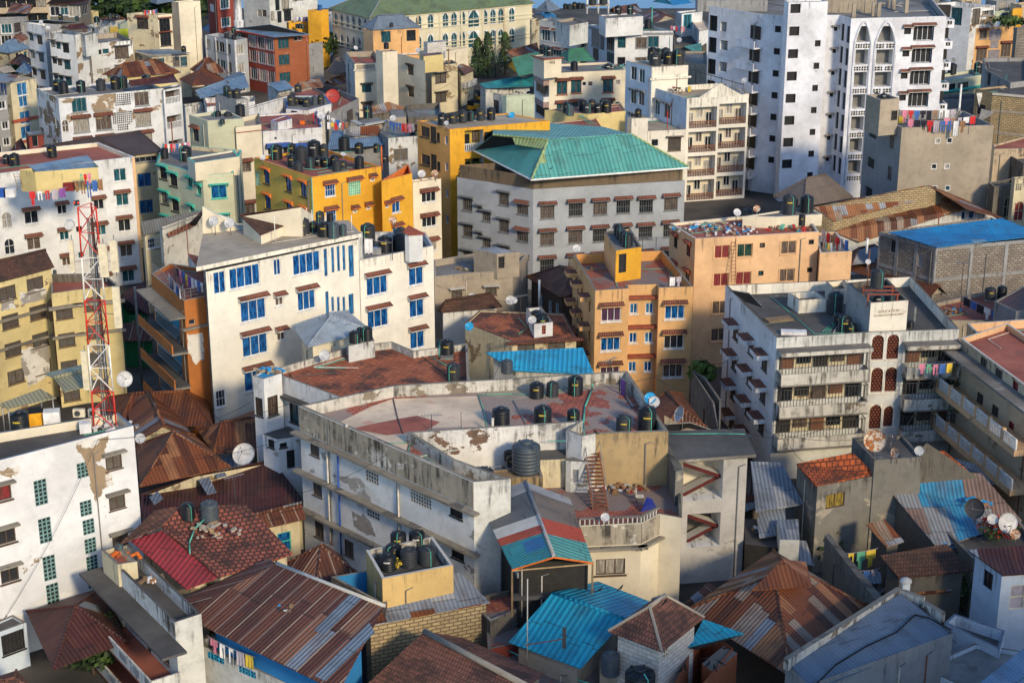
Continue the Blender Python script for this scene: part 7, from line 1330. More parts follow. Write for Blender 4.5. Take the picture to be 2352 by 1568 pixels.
# small concrete house with orange tiles, dishes
b=Bld('house','mouldy grey house with yellow curtained window and orange tile roof',(3,2),[(270,1130),(455,1330),(1000,1230),(830,1040)],7.4,par=0,roof=None,wall='concrete_black');b.w(1,[(618,1460)],1.7,1.2,'slide',fk='frame_wood',pk='curtain_yellow');b.done()
shed('','',(3,2),[(262,1120,7.9),(440,1320,7.5),(975,1210,7.5),(780,1020,8.8)],roof='pitched_tile_bright',parent=b,walls=False,th=.15)
t=Bld('flat_wing',None,(3,2),[(775,880),(980,1090),(1420,1060),(1240,860)],8.8,zb=0,wall='concrete_black',par=.25,parent=b,roof='roof_dark',cap='concrete_dark').done()
dish((3,2),985,910,205,10.6,'big round rust orange dish on the mouldy house','dish_rust',az=200,el=20,mast=2,deep=True);dish((3,2),1170,1020,100,9.6,'narrow rusty dish on the mouldy house','dish_rust',az=240,el=20,mast=.9);dish((3,2),1392,1002,90,9.8,'white oval dish at the rear corner of the mouldy house',az=205,el=15,mast=1);dish((3,2),1135,890,88,9.6,'dark grey dish lying flat on the mouldy house','dish_dark',az=180,el=60)
shed('tiled_house','low house with plain orange red tile roof behind the mouldy house',(3,2),[(1400,1180,6),(1500,1190,6),(1840,1185,6),(1620,1000,7.4),(1400,1010,7.4)],roof='pitched_tile_bright',wall='concrete')
rod((3,2),1245,980,0,13.5,'concrete utility pole before the gallery corner','trim_gray',.12,'utility_pole','utility pole');rod((3,2),150,1130,1,11,'rusty utility pole crowded with cables at the stained block corner','pipe_rust',.1,'utility_pole','utility pole')
b,r_=shed('patched_shed','big patched tin roof with bright blue sheets beside the gallery block',(3,2),[(1040,1275,6.2),(1560,1900,4.2),(2330,1640,4.6),(1960,1210,7),(1430,1180,7.2)],roof='roof_patch_blue',wall='concrete_dark')
b,r_=shed('lean_shed','pale zinc lean roof between stair frame and mouldy house',(3,2),[(-160,1100,6.2),(-110,1560,5),(330,1490,5),(120,1110,6.4)],roof='zinc',wall='concrete_dark',posts=True,walls=False);shed('lean_shed','lower zinc lean roof beside the pale zinc one',(3,2),[(-120,1480,4.8),(-80,1800,3.8),(170,1760,3.8),(150,1440,5)],roof='zinc',wall='concrete_dark')

# ================================================================== the long white block in the middle (tiles 1,2 - 2,3)
o=(1,2)
U=[(395,590),(2000,1290),(2340,1262),(1830,1078),(1440,838),(2942,742),(2850,815),(2995,872),(3122,845),(3790,825),(3412,270),(1250,400)]
b=Bld('apartment_block','long white block in the centre with mildewed parapet and patched pale and red roof',o,U,12.5,wall='white_dirty',roof='roof_tile_red',par=.95,inner='stained',cap='ledge',pt=.28,ed={0:'white_mild',4:'peeling',6:'peeling',8:'golden',3:'concrete_black',2:'concrete_black',9:'concrete_black'})
M=b
b.w(0,[(540,975),(565,1345),(582+0,1730),(855,1900)],1.1,1.35,'louver',fk='frame_wood',pk='dark');b.w(0,[(1065,1230)],1.5,1.25,'lattice',fk='cap_light',pk='room_dark',n=2,pitch=2.9);b.w(0,[(1512,1430)],2.3,1.35,'lattice',fk='cap_light',pk='room_dark');b.w(0,[(1840,1545),(1855,1930)],1.3,1.15,'grille',fk='frame_dark',pk='dark');b.w(0,[(915,1110),(780,1050),(960,1510),(815,1430)],.8,.3,'hole')
for z_ in(10.35,7.15,3.95):b.ledge(0,z_,.6,.18,'ledge',-.5)
b.led.append((0,12.45,.06,2.0,'parapet',.02,b.edge(0)[2]-.02,'parapet_face'))
b.done()
for q in([(700,1225),(860,1250),(960,1265),(1040,1350),(1100,1425),(1080,1480),(980,1450),(900,1395),(850,1330),(740,1290)],[(880,1560),(1000,1600),(1060,1680),(1105,1790),(1000,1765),(900,1700)],[(600,985),(660,1010),(655,1110),(605,1070)]):bare_patch(b,0,o,q,'bare_gray')
for i,x in enumerate((668,765,1312)):s_,z_=b.sz(0,x,1150);T=b.tf(0,s_,0);m=MB(T(V((0,0,0))));m.tube(T(V((0,-.12,.2))),T(V((0,-.12,9.9))),.07,'pipe_white' if i!=1 else 'blue_trim',6);m.obj('downpipe',b.root)
m=MB((b.c.x,b.c.y,11.6));q=[P(o,x,y,11.556)for x,y in((760,745),(1370,1030),(1435,800),(2120,780),(2030,500),(1260,525),(1050,600))];m.face(q,'roof_pale',ax=(1,.1,0));m.obj('screed',b.root)
m=MB((b.c.x,b.c.y,11.6));q=[P(o,x,y,11.562)for x,y in((880,800),(1200,860),(1560,820),(1690,740),(1480,680),(1330,705),(1050,760))];m.face(q,'roof_red',ax=(1,.1,0));m.obj('screed',b.root)
m=MB((b.c.x,b.c.y,11.6));q=[P((2,2),x,y,11.558)for x,y in((-330,480),(0,540),(740,440),(830,400),(1050,440),(1050,340),(700,360),(0,440))];m.face(q,'roof_tan',ax=(1,.1,0));m.obj('screed',b.root)
b2=Bld('court_wing',None,(2,2),[(-250,1500),(620,1690),(1190,1665),(1355,1582),(1560,1620),(1540,1180),(1410,950),(900,960),(300,1100)],9.0,zb=0,wall='white_dirty',roof='roof_tile_court',par=.9,parent=b,inner='concrete_black',cap='concrete_dark',ed={0:'stained',1:'cream',2:'cream',3:'cream'})
b2.o=(2,3);b2.w(1,[(905,500)],2.1,1.25,'wide',fk='frame_wood',pk='curtain_pale');b2.ledge(1,7.3,.45,.2,'ledge',0);b2.ledge(2,7.3,.45,.2,'ledge');b2.led.append((1,8.95,.05,1.55,'parapet',0,b2.edge(1)[2],'parapet_face'));b2.led.append((2,8.95,.05,1.55,'parapet',0,b2.edge(2)[2],'parapet_face'));b2.done()
for i in(1,2):
    T=b2.tf(i,0,9.0);m=MB((b2.c.x,b2.c.y,9));L_=b2.edge(i)[2];n_=int(L_/.32);m.box(0,L_,.02,.2,.42,.52,'cap',tf=T)
    for k in range(n_):m.box(L_*k/n_,L_*k/n_+.09,.05,.18,0,.42,'cap_light',tf=T)
    m.obj('pierced_rail',b.root)
t=Bld('pillar_wall',None,(2,2),[(1500,1190),(1505,1195),(1578,1178),(1440,950),(1408,955)],10.8,zb=0,wall='concrete_black',par=0,roof='concrete_dark',parent=b).done()
# stair hut with door, light well with tank stand
t=Bld('door_house',None,(2,2),[(495,1090),(540,1100),(700,1105),(660,1020)],10.6,zb=8.1,wall='white_dirty',par=0,roof='cap',parent=b);t.w(1,[(585,1215)],.8,1.9,'door',fk='frame_gray',pk='frame_gray');t.done()
t=Bld('tank_stand',None,(2,2),[(-330,1190),(-320,1260),(285,1240),(255,1150)],9.9,zb=0,wall='golden',par=.08,parent=b,roof='wood').done()
t=Bld('lightwell_room',None,(2,2),[(200,1000),(210,1090),(500,1080),(500,990)],10.4,zb=0,wall='cream_worn',par=0,roof='roof_dark',parent=b).done()
tank((2,2),130,1185,10.0,262,2.25,'tank_gray','giant open dark grey tank standing over the light well of the central block');tanks((1,2),9.9,'behind the giant grey tank on the central block',[(2325,1090,90),(2345,1140,90)]);tank((1,2),2090,1240,11.5,190,.7,'tank','low wide black tank on the front ledge of the central block')
tanks((2,2),11.56,'on the back roof of the long central block',[(225,510,134),(372,498,112),(582,480,142)],pipes=.6);tanks((2,2),11.56,'in the middle row on the central block roof',[(-102,770,164,2.0),(282,755,164,2.0),(563,770,118),(1025,825,142),(1238,815,172)],pipes=.8)
# iron stair
A,B_=P((2,2),718,905,11.6),P((2,2),812,1545,8.15);e=empty('iron_stair',(B_.x,B_.y,8.11),'rusty brown iron stair with thin handrails beside the golden wall','staircase');d_=(B_-A);s_=V((1,0,0));W_=.55
for k in(-1,1):
    m=MB(A);m.tube(A+s_*W_*k,B_+s_*W_*k,.07,'pipe_rust',4);m.obj('stringer',e);m=MB(A);m.tube(A+s_*W_*k+V((0,0,.9)),B_+s_*W_*k+V((0,0,.9)),.03,'steel',4)
    for q in(0,.33,.66,1):c=A.lerp(B_,q)+s_*W_*k;m.tube(c,c+V((0,0,.9)),.025,'steel',4)
    m.obj('handrail',e)
for k in range(18):c=A.lerp(B_,(k+.5)/18);m=MB(c);m.box(-W_,W_,-.15,.15,-.02,.03,'pipe_rust',tf=lambda q:c+q);m.obj('tread',e)
bird((2,2),765,845,12.5,2.4,'crow on the parapet beside the iron stair head',1.3);rubble((2,2),1010,1350,8.12,1.8,60,'pile of white bags and rags below the golden wall',('cloth_white','rubble','cloth_brown','red_dark','wood'),'rubbish_pile',2)
p=P((2,2),1175,1470,8.11);e=empty('plastic_chair',p,'worn white chair on the red terrace of the central block','chair');TT=lambda q:p+q
for nm,a_ in(('seat',(-.28,.28,-.25,.25,.42,.47)),('backrest',(-.34,-.28,-.25,.25,.45,1.05))):m=MB(p);m.box(*a_,'chair_white',tf=TT);m.obj(nm,e)
for sx in(-.25,.22):
    for sy in(-.2,.2):m=MB(p);m.box(sx-.025,sx+.025,sy-.025,sy+.025,.01,.42,'steel_dark',tf=TT);m.obj('leg',e)
m=MB();q=[P((2,2),*v)for v in((1180,1568,8.15),(1330,1530,8.3),(1290,1450,9.0),(1240,1430,9.3))];m.face(q,'navy');m.face([v+V((0,.06,0))for v in q[::-1]],'navy');tag(m.obj('tarpaulin'),'navy tarpaulin leaning inside the terrace corner','tarpaulin')
dish((2,3),857,45,84,9.9,'round cream dish on the pierced terrace rail',az=190,mast=.9);e=dish((2,2),1272,520,110,13.3,'sky blue dish behind the white one at the central block edge','dish_blue',az=200);dish((2,2),1308,552,104,13.1,'bright white lettered dish at the right edge of the central roof',az=185,el=20);dish((2,2),1548,668,150,7.6,'large ribbed white dish above the rusty roof beside the central block',az=250,el=25,deep=True,mast=2)
antenna((2,2),900,385,11.5,2.1,'crooked aerial at the rear parapet of the central roof',.9);antenna((1,2),1615,830,11.5,1.4,'small aerial on the pale roof of the central block',.1);antenna((1,2),2155,1290,11,1.2,'aerial on the front ledge of the central block',.3);rod((1,2),840,1015,10.4,2.2,'white pipe rising above the front parapet of the central block','pipe_white',.09);rod((1,2),2175,1005,10.2,2.6,'thick tan pipe in the light well of the central block','pipe_white',.1);rod((1,2),1885,800,11.5,1.3,'thin rod on the pale roof','steel_dark',.025,'rod','rod')
hose((2,2),[(738,392,12.5),(735,440,11.7),(670,600,11.62),(655,750,11.62),(665,900,11.62)],'thick green hose looping down the red central roof',r=.07);hose((1,2),[(2040,490,11.62),(2090,620,11.62),(2120,780,11.62)],'green pipes beside the pale screed, left one');hose((1,2),[(2040,490,11.62),(2351,480,11.62),(2650,490,11.62),(2930,400,11.62)],'green pipe along the back parapet of the central roof');hose((1,2),[(1170,935,11.62),(1420,925,11.62),(1400,1000,11.62),(1440,1040,11.7)],'green hose looped at the corner of the light well');hose((1,2),[(1260,525,11.6),(1300,700,11.6),(1350,845,11.6)],'dark pipe crossing the pale screed','steel_dark',.05);hose((2,2),[(10,540,11.62),(130,760,11.62)],'grey pipe crossing the red tiles','steel',.04)
hose((2,2),[(505,1010,10.3),(490,1180,9),(430,1250,8.3),(330,1310,8.2)],'green hose falling beside the blue grey door');hose((2,2),[(1440,850,11.0),(1900,845,10.9),(2140,850,10.9)],'pale green hose along the slab roof edge');m=MB();tag(rod((2,2),1110,600,11.56,.1,'grey end cap of fallen post on the central roof','steel',.12,'post','post'),None,None);hose((2,2),[(1030,470,11.7),(1112,600,11.65)],'fallen grey post on the central red roof','steel',.07,'post','post',None);laundry((2,2),(990,330,12.9),(1050,370,12.9),'at the rear of the central roof',['purple'],1.5,posts=True,sag=0)
# ------------------------------------------------------------------ stair frame tower
b=Bld('stair_frame_building','tall weathered concrete stair frame with dark slab roof and red beams',(2,2),[(1500,1075),(1515,1085),(2165,1040),(2080,850),(1420,870)],10.4,wall='stair_gray',roof='roof_dark',par=0,ed={0:'concrete_black'})
b.loggia(1,1560,1470,1930,1440,3.7,2.4,None,back='cream',doors=0);b.o=(2,3);b.loggia(1,1600,330,1905,300,2.8,2.4,None,back='concrete_dark',doors=0);b.loggia(1,1600,790,1895,745,2.5,2.2,None,back='room_dark',doors=0);b.done();i=1
for z_ in(10.55,):
    m=MB((b.c.x,b.c.y,z_));m.prism([V(q)for q in inset(b.p,-.55)],10.4,10.62,'cap',top='roof_dark');m.obj('roof',b.root)
T=b.tf(1,0,0);bl=b.bal
for k,(_,s0,s1,z0,hg,dep,*_r)in enumerate(bl):
    for q,(za,zc)in enumerate(((z0+hg*.95,z0+hg*.55),(z0+.1,z0+hg*.5))):
        m=MB((b.c.x,b.c.y,z0));pa=[V((s0+.02,.5+q*.4,za)),V((s1-.02,.5+q*.4,zc)),V((s1-.02,.5+q*.4,zc-.32)),V((s0+.02,.5+q*.4,za-.32))];m.face([T(v)for v in pa],'red_rail');m.face([T(v+V((0,.12,0)))for v in pa[::-1]],'red_rail');m.face([T(v)for v in(pa[0],pa[0]+V((0,.9,0)),pa[1]+V((0,.9,0)),pa[1])],'cap_light');m.obj('stair_flight',b.root)
# ------------------------------------------------------------------ terracotta terrace house left behind
b=Bld('terrace_house','white house with wide mottled terracotta terrace behind the central block',(1,2),[(205,240),(235,315),(775,515),(1960,365),(1945,15),(1450,85),(1250,0),(860,45)],11.6,wall='white',roof='roof_tile_orange',par=.6,inner='stained',cap='ledge')
b.w(1,[(350,660)],1.1,1.7,'grille',fk='frame_dark',pk='glass_teal');b.ledge(1,10.1,.6,.2,'roof_dark',.3);b.ledge(1,7.1,1.2,.2,'ledge');b.w(1,[(400,1020)],.8,1.5,'grille',fk='frame_dark',pk='dark');b.done()
t=Bld('corner_tower',None,(1,2),[(-30,315),(70,345),(235,292),(130,225)],12.0,zb=0,wall='white',par=.1,parent=b,roof='tarp_blue');t.w(1,[(155,590)],1.05,1.7,'grille',fk='frame_dark',pk='curtain');t.w(0,[(30,600)],.8,1.6,'grille',fk='frame_dark',pk='curtain');t.w(1,[(140,1030)],.9,1.4,'grille',fk='frame_dark',pk='dark',n=1);t.done()
t=Bld('porch',None,(1,2),[(60,850),(200,900),(420,860),(300,780)],7.4,zb=0,wall='white',par=0,roof='roof_dark',parent=b);t.w(1,[(250,935)],1.1,.7,'grille',fk='frame_dark',pk='dark');t.w(1,[(320,1080)],.7,1.6,'door',fk='frame_dark',pk='dark');t.w(0,[(140,910)],.7,.7,'grille',fk='frame_dark',pk='dark');t.done()
rubble((1,2),110,275,11.95,1.1,30,'planks piled on the blue covered corner tower',('wood','tarp_blue','wood_pale'),'timber_pile',3);dish((1,2),630,125,100,12.2,'round white dish on the terracotta terrace parapet',az=185,el=20,mast=.8);tanks((1,2),11.0,'on the mottled terracotta terrace',[(1755,125,124),(1700,90,90),(1815,350,126)],pipes=.5);box_thing((1,2),1755,150,11.0,1.1,1.1,.15,'cap','plinth','round plinth under the terracotta terrace tank','plinth')
hose((1,2),[(1690,0,12.2),(1685,140,11.1),(1770,165,11.1)],'green pipe at the terracotta terrace tank');hose((1,2),[(1575,120,11.05),(1790,245,11.05)],'pale green pipe lying on the terracotta terrace');hose((1,2),[(1470,95,11.05),(1750,310,11.05)],'grey pipe lying across the terracotta terrace','steel_dark')
# grey hipped hut + blue tin roof + tanks between
b=house('hut','small cream house with smooth pale grey hipped roof below the cream block',(1,1),[(335,1428),(470,1620),(1065,1470),(850,1290)],11.8,1.3,0,2.6,wall='cream',roof='zinc_smooth',cap='zinc_smooth',ov=.7);b.done()
tanks((1,1),12.5,'on the wall beside the grey hipped hut',[(908,1575,110,2.0),(1020,1550,104,2.0),(960,1530,70)],pipes=1);b=Bld('stand','low wall stand under the tanks beside the grey hipped hut',(1,1),[(840,1600),(850,1610),(1090,1560),(1060,1500)],12.5,wall='white_dirty',par=.05).done()
b,r_=shed('blue_tin_shed','bright sky blue tin roof shelter between orange flats and central block',(2,2),[(-240,100,9.4),(20,265,8.6),(755,300,8.6),(650,55,9.6)],roof='roof_sky',wall='stained');tanks((1,2),9.5,'before the blue tin shelter',[(2305,285,110,2.1,'tank_gray')])
b=house('house','low house with red brown rusty roofs and hole beside the orange flats',(2,2),[(1190,640),(1400,770),(1790,790),(1560,480)],5.6,1.4,0,1,wall='concrete',roof='rust_warm');shed('lean_to','white zinc lean roof with rusty strips beside the stair frame',(2,2),[(1400,850,6),(1430,860,5.6),(1900,830,5.4),(1640,740,6.8),(1420,755,6.8)],roof='zinc_pale',wall='concrete')
b=Bld('yard_wall','tall mouldy lane wall between orange flats and stained block',(2,2),[(1650,260),(1840,560),(1900,830),(1925,540),(1780,330)],6,wall='concrete_black',roof='ground',par=.9,inner='concrete_black').done();tree((2,2),1740,340,2.5,4.2,1.3,'papaya tree with drooping leaves in the mouldy lane','papaya_tree',n=170,size=.42,th=.5,mats=('leaf_dark','leaf_mid','leaf_light'),seed=12,zsurf=5)
# ------------------------------------------------------------------ striped roof shed
e_=[P((2,2),*v)for v in((-320,1440,9.4),(0,2085,9.2),(385,1968,10.4),(120,1282,10.6),(535,1440,9.4),(742,2020,9.2))];L0,L1,RG1,RG0,R0_,R1_=e_;c=(RG0+RG1)/2
b=Bld('striped_roof_loft','wooden loft under a gabled tin roof striped grey, white, red and teal',(2,2),[(-150,1590),(60,2030),(700,2000),(480,1600)],8.9,wall='room_dark',roof='room_dark',par=0,cat='loft');b.ledge(1,6.6,.5,.3,'roof_dark');b.ledge(0,8.2,.1,.4,'concrete_gray');b.done()
def strip(E0,E1,A0,A1,f0,f1,mat,lift=0.):m=MB(c);u_=V((0,0,lift));slab(m,[E0.lerp(E1,f0)+u_,E0.lerp(E1,f1)+u_,A0.lerp(A1,f1)+u_,A0.lerp(A1,f0)+u_],mat);m.obj('roof_sheet',b.root)
for f0,f1,mt in((0,.14,'zinc_pale'),(.14,.47,'roof_charcoal'),(.47,.60,'cap_light'),(.60,.70,'roof_red_paint'),(.70,1,'roof_teal_dark')):strip(L0,L1,RG0,RG1,f0,f1,mt)
for f0,f1,mt in((0,.12,'zinc_pale'),(.12,.50,'roof_taupe'),(.50,.72,'roof_red_paint'),(.72,1,'roof_teal')):strip(RG0,RG1,R0_,R1_,f0,f1,mt)
strip(L0.lerp(RG0,.45),L1.lerp(RG1,.45),L0.lerp(RG0,.9),L1.lerp(RG1,.9),.74,.88,'roof_blue',.04)
m=MB(c);m.tube(RG0,RG1,.13,'zinc_pale',6);m.obj('ridge_cap',b.root);m=MB(c);m.tube(L1-V((0,0,.1)),RG1-V((0,0,.1)),.07,'cloth_orange',4);m.tube(R1_-V((0,0,.1)),RG1-V((0,0,.1)),.07,'cloth_orange',4);m.tube(L1-V((0,0,.15)),R1_-V((0,0,.15)),.06,'wood_pale',4);m.obj('truss',b.root)
for q in(L1,R1_):m=MB(c);m.tube(q-V((0,-.2,.1)),V((q.x,q.y+.2,5.5)),.07,'wood',5);m.obj('post',b.root)

# ================================================================== LOWER LEFT
o=(0,2)
b=Bld('apartment_block','white block with teal breeze screens carrying the lattice mast',o,[(-420,1200),(1225,772),(1085,655),(-300,880)],15,wall='white_mast',roof='roof_dark',par=.7,cap='roof_steel',inner='cream')
b.w(0,[(1045,1105)],1.25,1.15,'louver',fk='frame_wood',aw='slab',ak='ledge',n=4,pitch=3.1);b.w(0,[(20,1390)],1.3,1.15,'sill',fk='frame_wood',pk='curtain_red',aw='slab',ak='ledge');b.w(0,[(60,1783),(90,2138)],1.3,1.15,'sill',fk='frame_wood',pk='dark',aw='slab',ak='ledge')
b.w(0,[(375,1385),(415,1733),(455,2078),(487,2333)],.92,1.9,'lattice',fk='teal_trim2',pk='dark');b.w(0,[(762,1180),(790,1530),(815,1700),(832,1873),(848,2033),(860,2190)],.88,1.15,'lattice',fk='teal_trim2',pk='dark');b.done();ZR=14.3
for q in([(700,935),(860,895),(1010,855),(965,985),(945,1080),(880,1110),(1030,1215),(1048,1310),(960,1350),(880,1490),(832,1340),(825,1270),(780,1090),(695,975)],[(890,2100),(960,2070),(985,2190),(930,2270),(905,2200)],[(-10,1190),(170,1140),(180,1200),(110,1250),(20,1230)]):bare_patch(b,0,o,q)

p0=P(o,985,775,ZR);e=empty('telecom_mast',p0,'tall red and white lattice telecom mast with white panels on the white block','telecom mast')
def leg(k,z):t=(z-ZR)/16.4;r_=.98-.22*t;a=(math.radians(215),math.radians(325),math.radians(90))[k];return V((p0.x+r_*math.cos(a),p0.y+r_*math.sin(a),z))
zz=[ZR,ZR+2.9,ZR+6.4,ZR+9.7,ZR+12.8,ZR+16.4]
for s_ in range(5):
    m=MB(p0);mt='red_paint' if s_%2==0 else 'white_paint';n_=2
    for k in range(3):m.tube(leg(k,zz[s_]),leg(k,zz[s_+1]),.065,mt,6)
    for j in range(n_):
        za,zc=zz[s_]+(zz[s_+1]-zz[s_])*j/n_,zz[s_]+(zz[s_+1]-zz[s_])*(j+1)/n_
        for k in range(3):k2=(k+1)%3;m.tube(leg(k if j%2 else k2,za),leg(k2 if j%2 else k,zc),.04,mt,5);m.tube(leg(k,zc),leg(k2,zc),.03,mt,4)
    m.obj('lattice_section',e)
m=MB(p0)
for dx in(-.25,-.1,.1,.3):m.tube(p0+V((dx,.1,0)),p0+V((dx*.7,.1,15.5)),.05,'steel_dark' if dx>0 else 'steel',5)
m.obj('cable_run',e)
for i,(oo,x,y,h_,w_)in enumerate((((0,1),965,975,2.4,.6),((0,1),1062,930,2.3,.5),((0,1),1092,1440,3.0,.5),((0,2),800,440,2.9,.42),((0,1),675,930,2.3,.3))):
    d_=dray(*D(oo,x,y));t_=(p0.y-.6-0)/d_.y;p=CAM+d_*t_;m=MB(p);m.box(-w_/2,w_/2,-.12,.12,0,h_,'antenna_cream',tf=lambda v:p+v);m.tube(p+V((0,.25,-.4)),p+V((0,.25,h_+.3)),.04,'steel',5);m.obj('panel_antenna',e);m=MB(p);m.tube(p+V((0,.2,h_*.3)),V((p0.x,p0.y,p.z+h_*.3)),.03,'steel',4);m.obj('bracket',e)
d_=dray(*D((0,1),640,495));p=CAM+d_*((p0.y-.4)/d_.y);m=MB(p);m.tube(p+V((0,-.25,0)),p+V((0,.1,0)),.33,'dish',16);m.obj('drum_dish',e)
for dx in(-.15,.12):m=MB(p0);m.lathe([(0,0),(.07,.02),(.07,.16),(0,.2)],'bulb_red',8,(p0.x+dx-.8,p0.y,ZR+16.5));m.obj('warning_lamp',e)
s_=house('equipment_shelter','white equipment shelter with olive ribbed roof beside the mast',o,[(408,290),(592,462),(870,392),(780,205)],ZR+2.9,.35,1,0,wall='white',roof='zinc_olive',zb=ZR,ov=.3)
shed('canopy','small corrugated canopy roof left of the equipment shelter',o,[(-20,575,16.6),(70,612,16.4),(518,515,16.4),(370,432,16.8)],roof='zinc_olive',walls=False,posts='steel',zb=ZR)
tanks(o,ZR,'on the mast block',[(190,840,172)]);box_thing(o,345,760,ZR,1.1,1.3,1.1,'tuktuk_yellow','generator','yellow and black generator on the mast block roof','generator',.3,'black');box_thing(o,485,780,ZR,1.15,.9,1.25,'white_paint','cabinet','tall white equipment cabinet beside the generator','cabinet',.2);box_thing(o,785,830,ZR,.8,.7,.75,'cloth_white','cabinet','low grey white cabinet beside the mast foot','cabinet',.3)
for i,x in enumerate((730,870)):p=P(o,x,690,ZR+.5);e=empty('air_conditioner',p,('outdoor air conditioner on the shelter wall, left one','outdoor air conditioner on the shelter wall, right one behind mast leg')[i],'air conditioner');m=MB(p);m.box(-.42,.42,-.15,.15,0,.6,'antenna_cream',tf=lambda v:p+v);m.obj('casing',e);m=MB(p);m.tube(p+V((-.1,-.17,.3)),p+V((-.1,-.15,.3)),.22,'steel_dark',14);m.obj('fan_grille',e)
rubble(o,1030,790,ZR,1.8,60,'pile of white boards at the mast foot',('cloth_white','white_paint','steel'),'board_pile',7);dish(o,1140,345,150,15.6,'large white dish beside the lattice mast',az=150,el=20,mast=1.2,deep=True);dish(o,1290,890,96,6.5,'white dish on the rusty roofs right of the mast block',az=180);dish(o,2245,1040,210,5.4,'big white mesh dish with black braces among the rusty roofs',az=190,el=40,deep=True)
for i,(e_,zz_,rs,dr,hp,mt)in enumerate((([(960,520),(1090,760),(1960,780),(1880,430)],4.6,1.6,1,2,'rust_warm'),([(1150,560),(1240,930),(1800,900),(1600,640)],5.2,1.4,0,0,'rust'),([(1250,960),(1285,1335),(2120,1150),(1790,860)],5.0,2.4,0,4,'rust'),([(1820,820),(1960,1020),(2700,1010),(2420,600)],4.4,1.5,1,1.5,'rust'))):house('rusty_roofed_house',('wide rusty corrugated roofed house right of the mast','rusty gabled house touching the mast block','rusty hipped house with streaked sheets below the big mesh dish','rusty roofed house below the cream block corner')[i],o,e_,zz_,rs,dr,hp,wall='cream_worn',roof=mt)
shed('maroon_roofed_house','low house with broad dark maroon roof and pale patches behind the red tiled house',o,[(1290,1400,3.8),(1310,1680,3.4),(2870,1560,3.4),(2500,1080,4.8),(1790,1240,4.8)],roof='rust_maroon',wall='cream_worn');m=MB()
for i,q in enumerate((((1820,1270),(1905,1405),(1990,1385),(1920,1240)),((1970,1220),(1995,1255),(2085,1230),(2060,1195)),((1370,1430),(1420,1500),(1500,1440),(1450,1370)))):m=MB();c_=[P(o,x,y,4.75)for x,y in q];slab(m,c_,'zinc',.03);tag(m.obj('roof_sheet'),('long pale zinc sheet','small pale zinc sheet','crumpled pale zinc sheet')[i]+' patching the maroon roof','zinc sheet')
house('house','pale yellow house with blue door below the maroon roof',(1,3),[(-60,60),(60,150),(460,60),(380,-60)],4.2,.8,1,0,wall='cream_worn',roof='rust_dark').w(1,[(260,270)],1.1,1.6,'door',fk='teal_trim',pk='glass_blue').done()
# red tiled house with crimson lean-to
o=(0,3)
shed('red_tiled_house','house with big red brick tiled roof and two tanks',o,[(1480,120,8.9),(2010,590,7.8),(2690,375,7.8),(2265,-70,9.4),(1660,-60,9.6)],roof='pitched_tile_brick',wall='cream_worn',th=.15);shed('tile_slope','dark mossy tile slope falling towards the mast block',o,[(1090,300,7.8),(1480,125,9.0),(1665,-60,9.6),(1420,-20,9.2)],roof='pitched_tile',walls=False);shed('crimson_lean_to','crimson corrugated lean roof over the laundry yard',o,[(1200,258,8.0),(1712,705,7.0),(2008,592,7.6),(1492,165,8.6)],roof='roof_crimson',wall='cream_worn',ov=.5)
tanks(o,9.0,'on the red brick tiled roof',[(1730,60,128),(1930,70,165,2.1,'tank_gray')]);hose(o,[(1880,60,9.3),(1790,150,9.0),(1740,280,8.6),(1745,380,8.3)],'pale green hoses over the red brick tiled roof',r=.05);rubble(o,1980,180,8.95,2,30,'stones and sticks scattered on the red brick tiled roof',('rubble','wood_pale','roof_tan'),'stones',6);antenna((0,2),2160,1450,8.6,1.9,'comb shaped aerial behind the red brick tiled roof',.6)
b=Bld('balcony_house','white balcony house with dark canopy slab and pierced parapets, lower left',o,[(930,350),(1605,1010),(1850,930),(1180,290)],7.6,wall='white_dirty',roof='roof_dark',par=.9,cap='roof_dark');b.w(0,[(1230,1010),(1515,1290)],1.3,1.3,'louver',fk='frame_wood',pk='dark');b.w(0,[(1360,1180)],.8,1.9,'door',fk='wood_pale',pk='dark');b.ledge(0,6.3,1.7,.18,'roof_dark',-.1);T=b.tf(0,0,0)
for z0 in(3.2,.3):
    m=MB((b.c.x,b.c.y,z0));L_=b.edge(0)[2];m.box(.3,L_+.4,-2.1,-.01,z0-.15,z0,'roof_red',tf=T);m.box(.3,L_+.4,-2.1,-1.98,z0,z0+.95,'white_dirty',tf=T);m.box(.3,.42,-1.98,-.01,z0,z0+.95,'white_dirty',tf=T);m.box(L_+.28,L_+.4,-1.98,-.01,z0,z0+.95,'white_dirty',tf=T)
    for k in range(5):s0=.8+k*(L_-1)/5;m.box(s0,s0+1.1,-2.12,-2.101,z0+.3,z0+.8,'frame_gray',tf=T)
    m.obj('balcony',b.root)
b.done();box_thing(o,985,1010,3.25,.45,.45,.8,'tank_blue','barrel','blue barrel on the lower left balcony','barrel');tanks(o,7.4,'on the small corner terrace above the white balcony house',[(1102,400,76,2.6,'tank_gray')]);laundry(o,(1270,420,6.8),(1640,740,6.4),'under the crimson lean roof',['white','pink','brown','pink','red','green','red'],1.6,posts=False)
b=Bld('corner_terrace','small red floored corner terrace with orange toys beside the mast block',o,[(935,350),(1080,480),(1260,450),(1080,300)],8.0,wall='cream_worn',roof='roof_red',par=.35).done();rubble(o,1160,400,7.7,.9,10,'orange buckets on the small corner terrace',('cloth_orange',),'buckets',2)
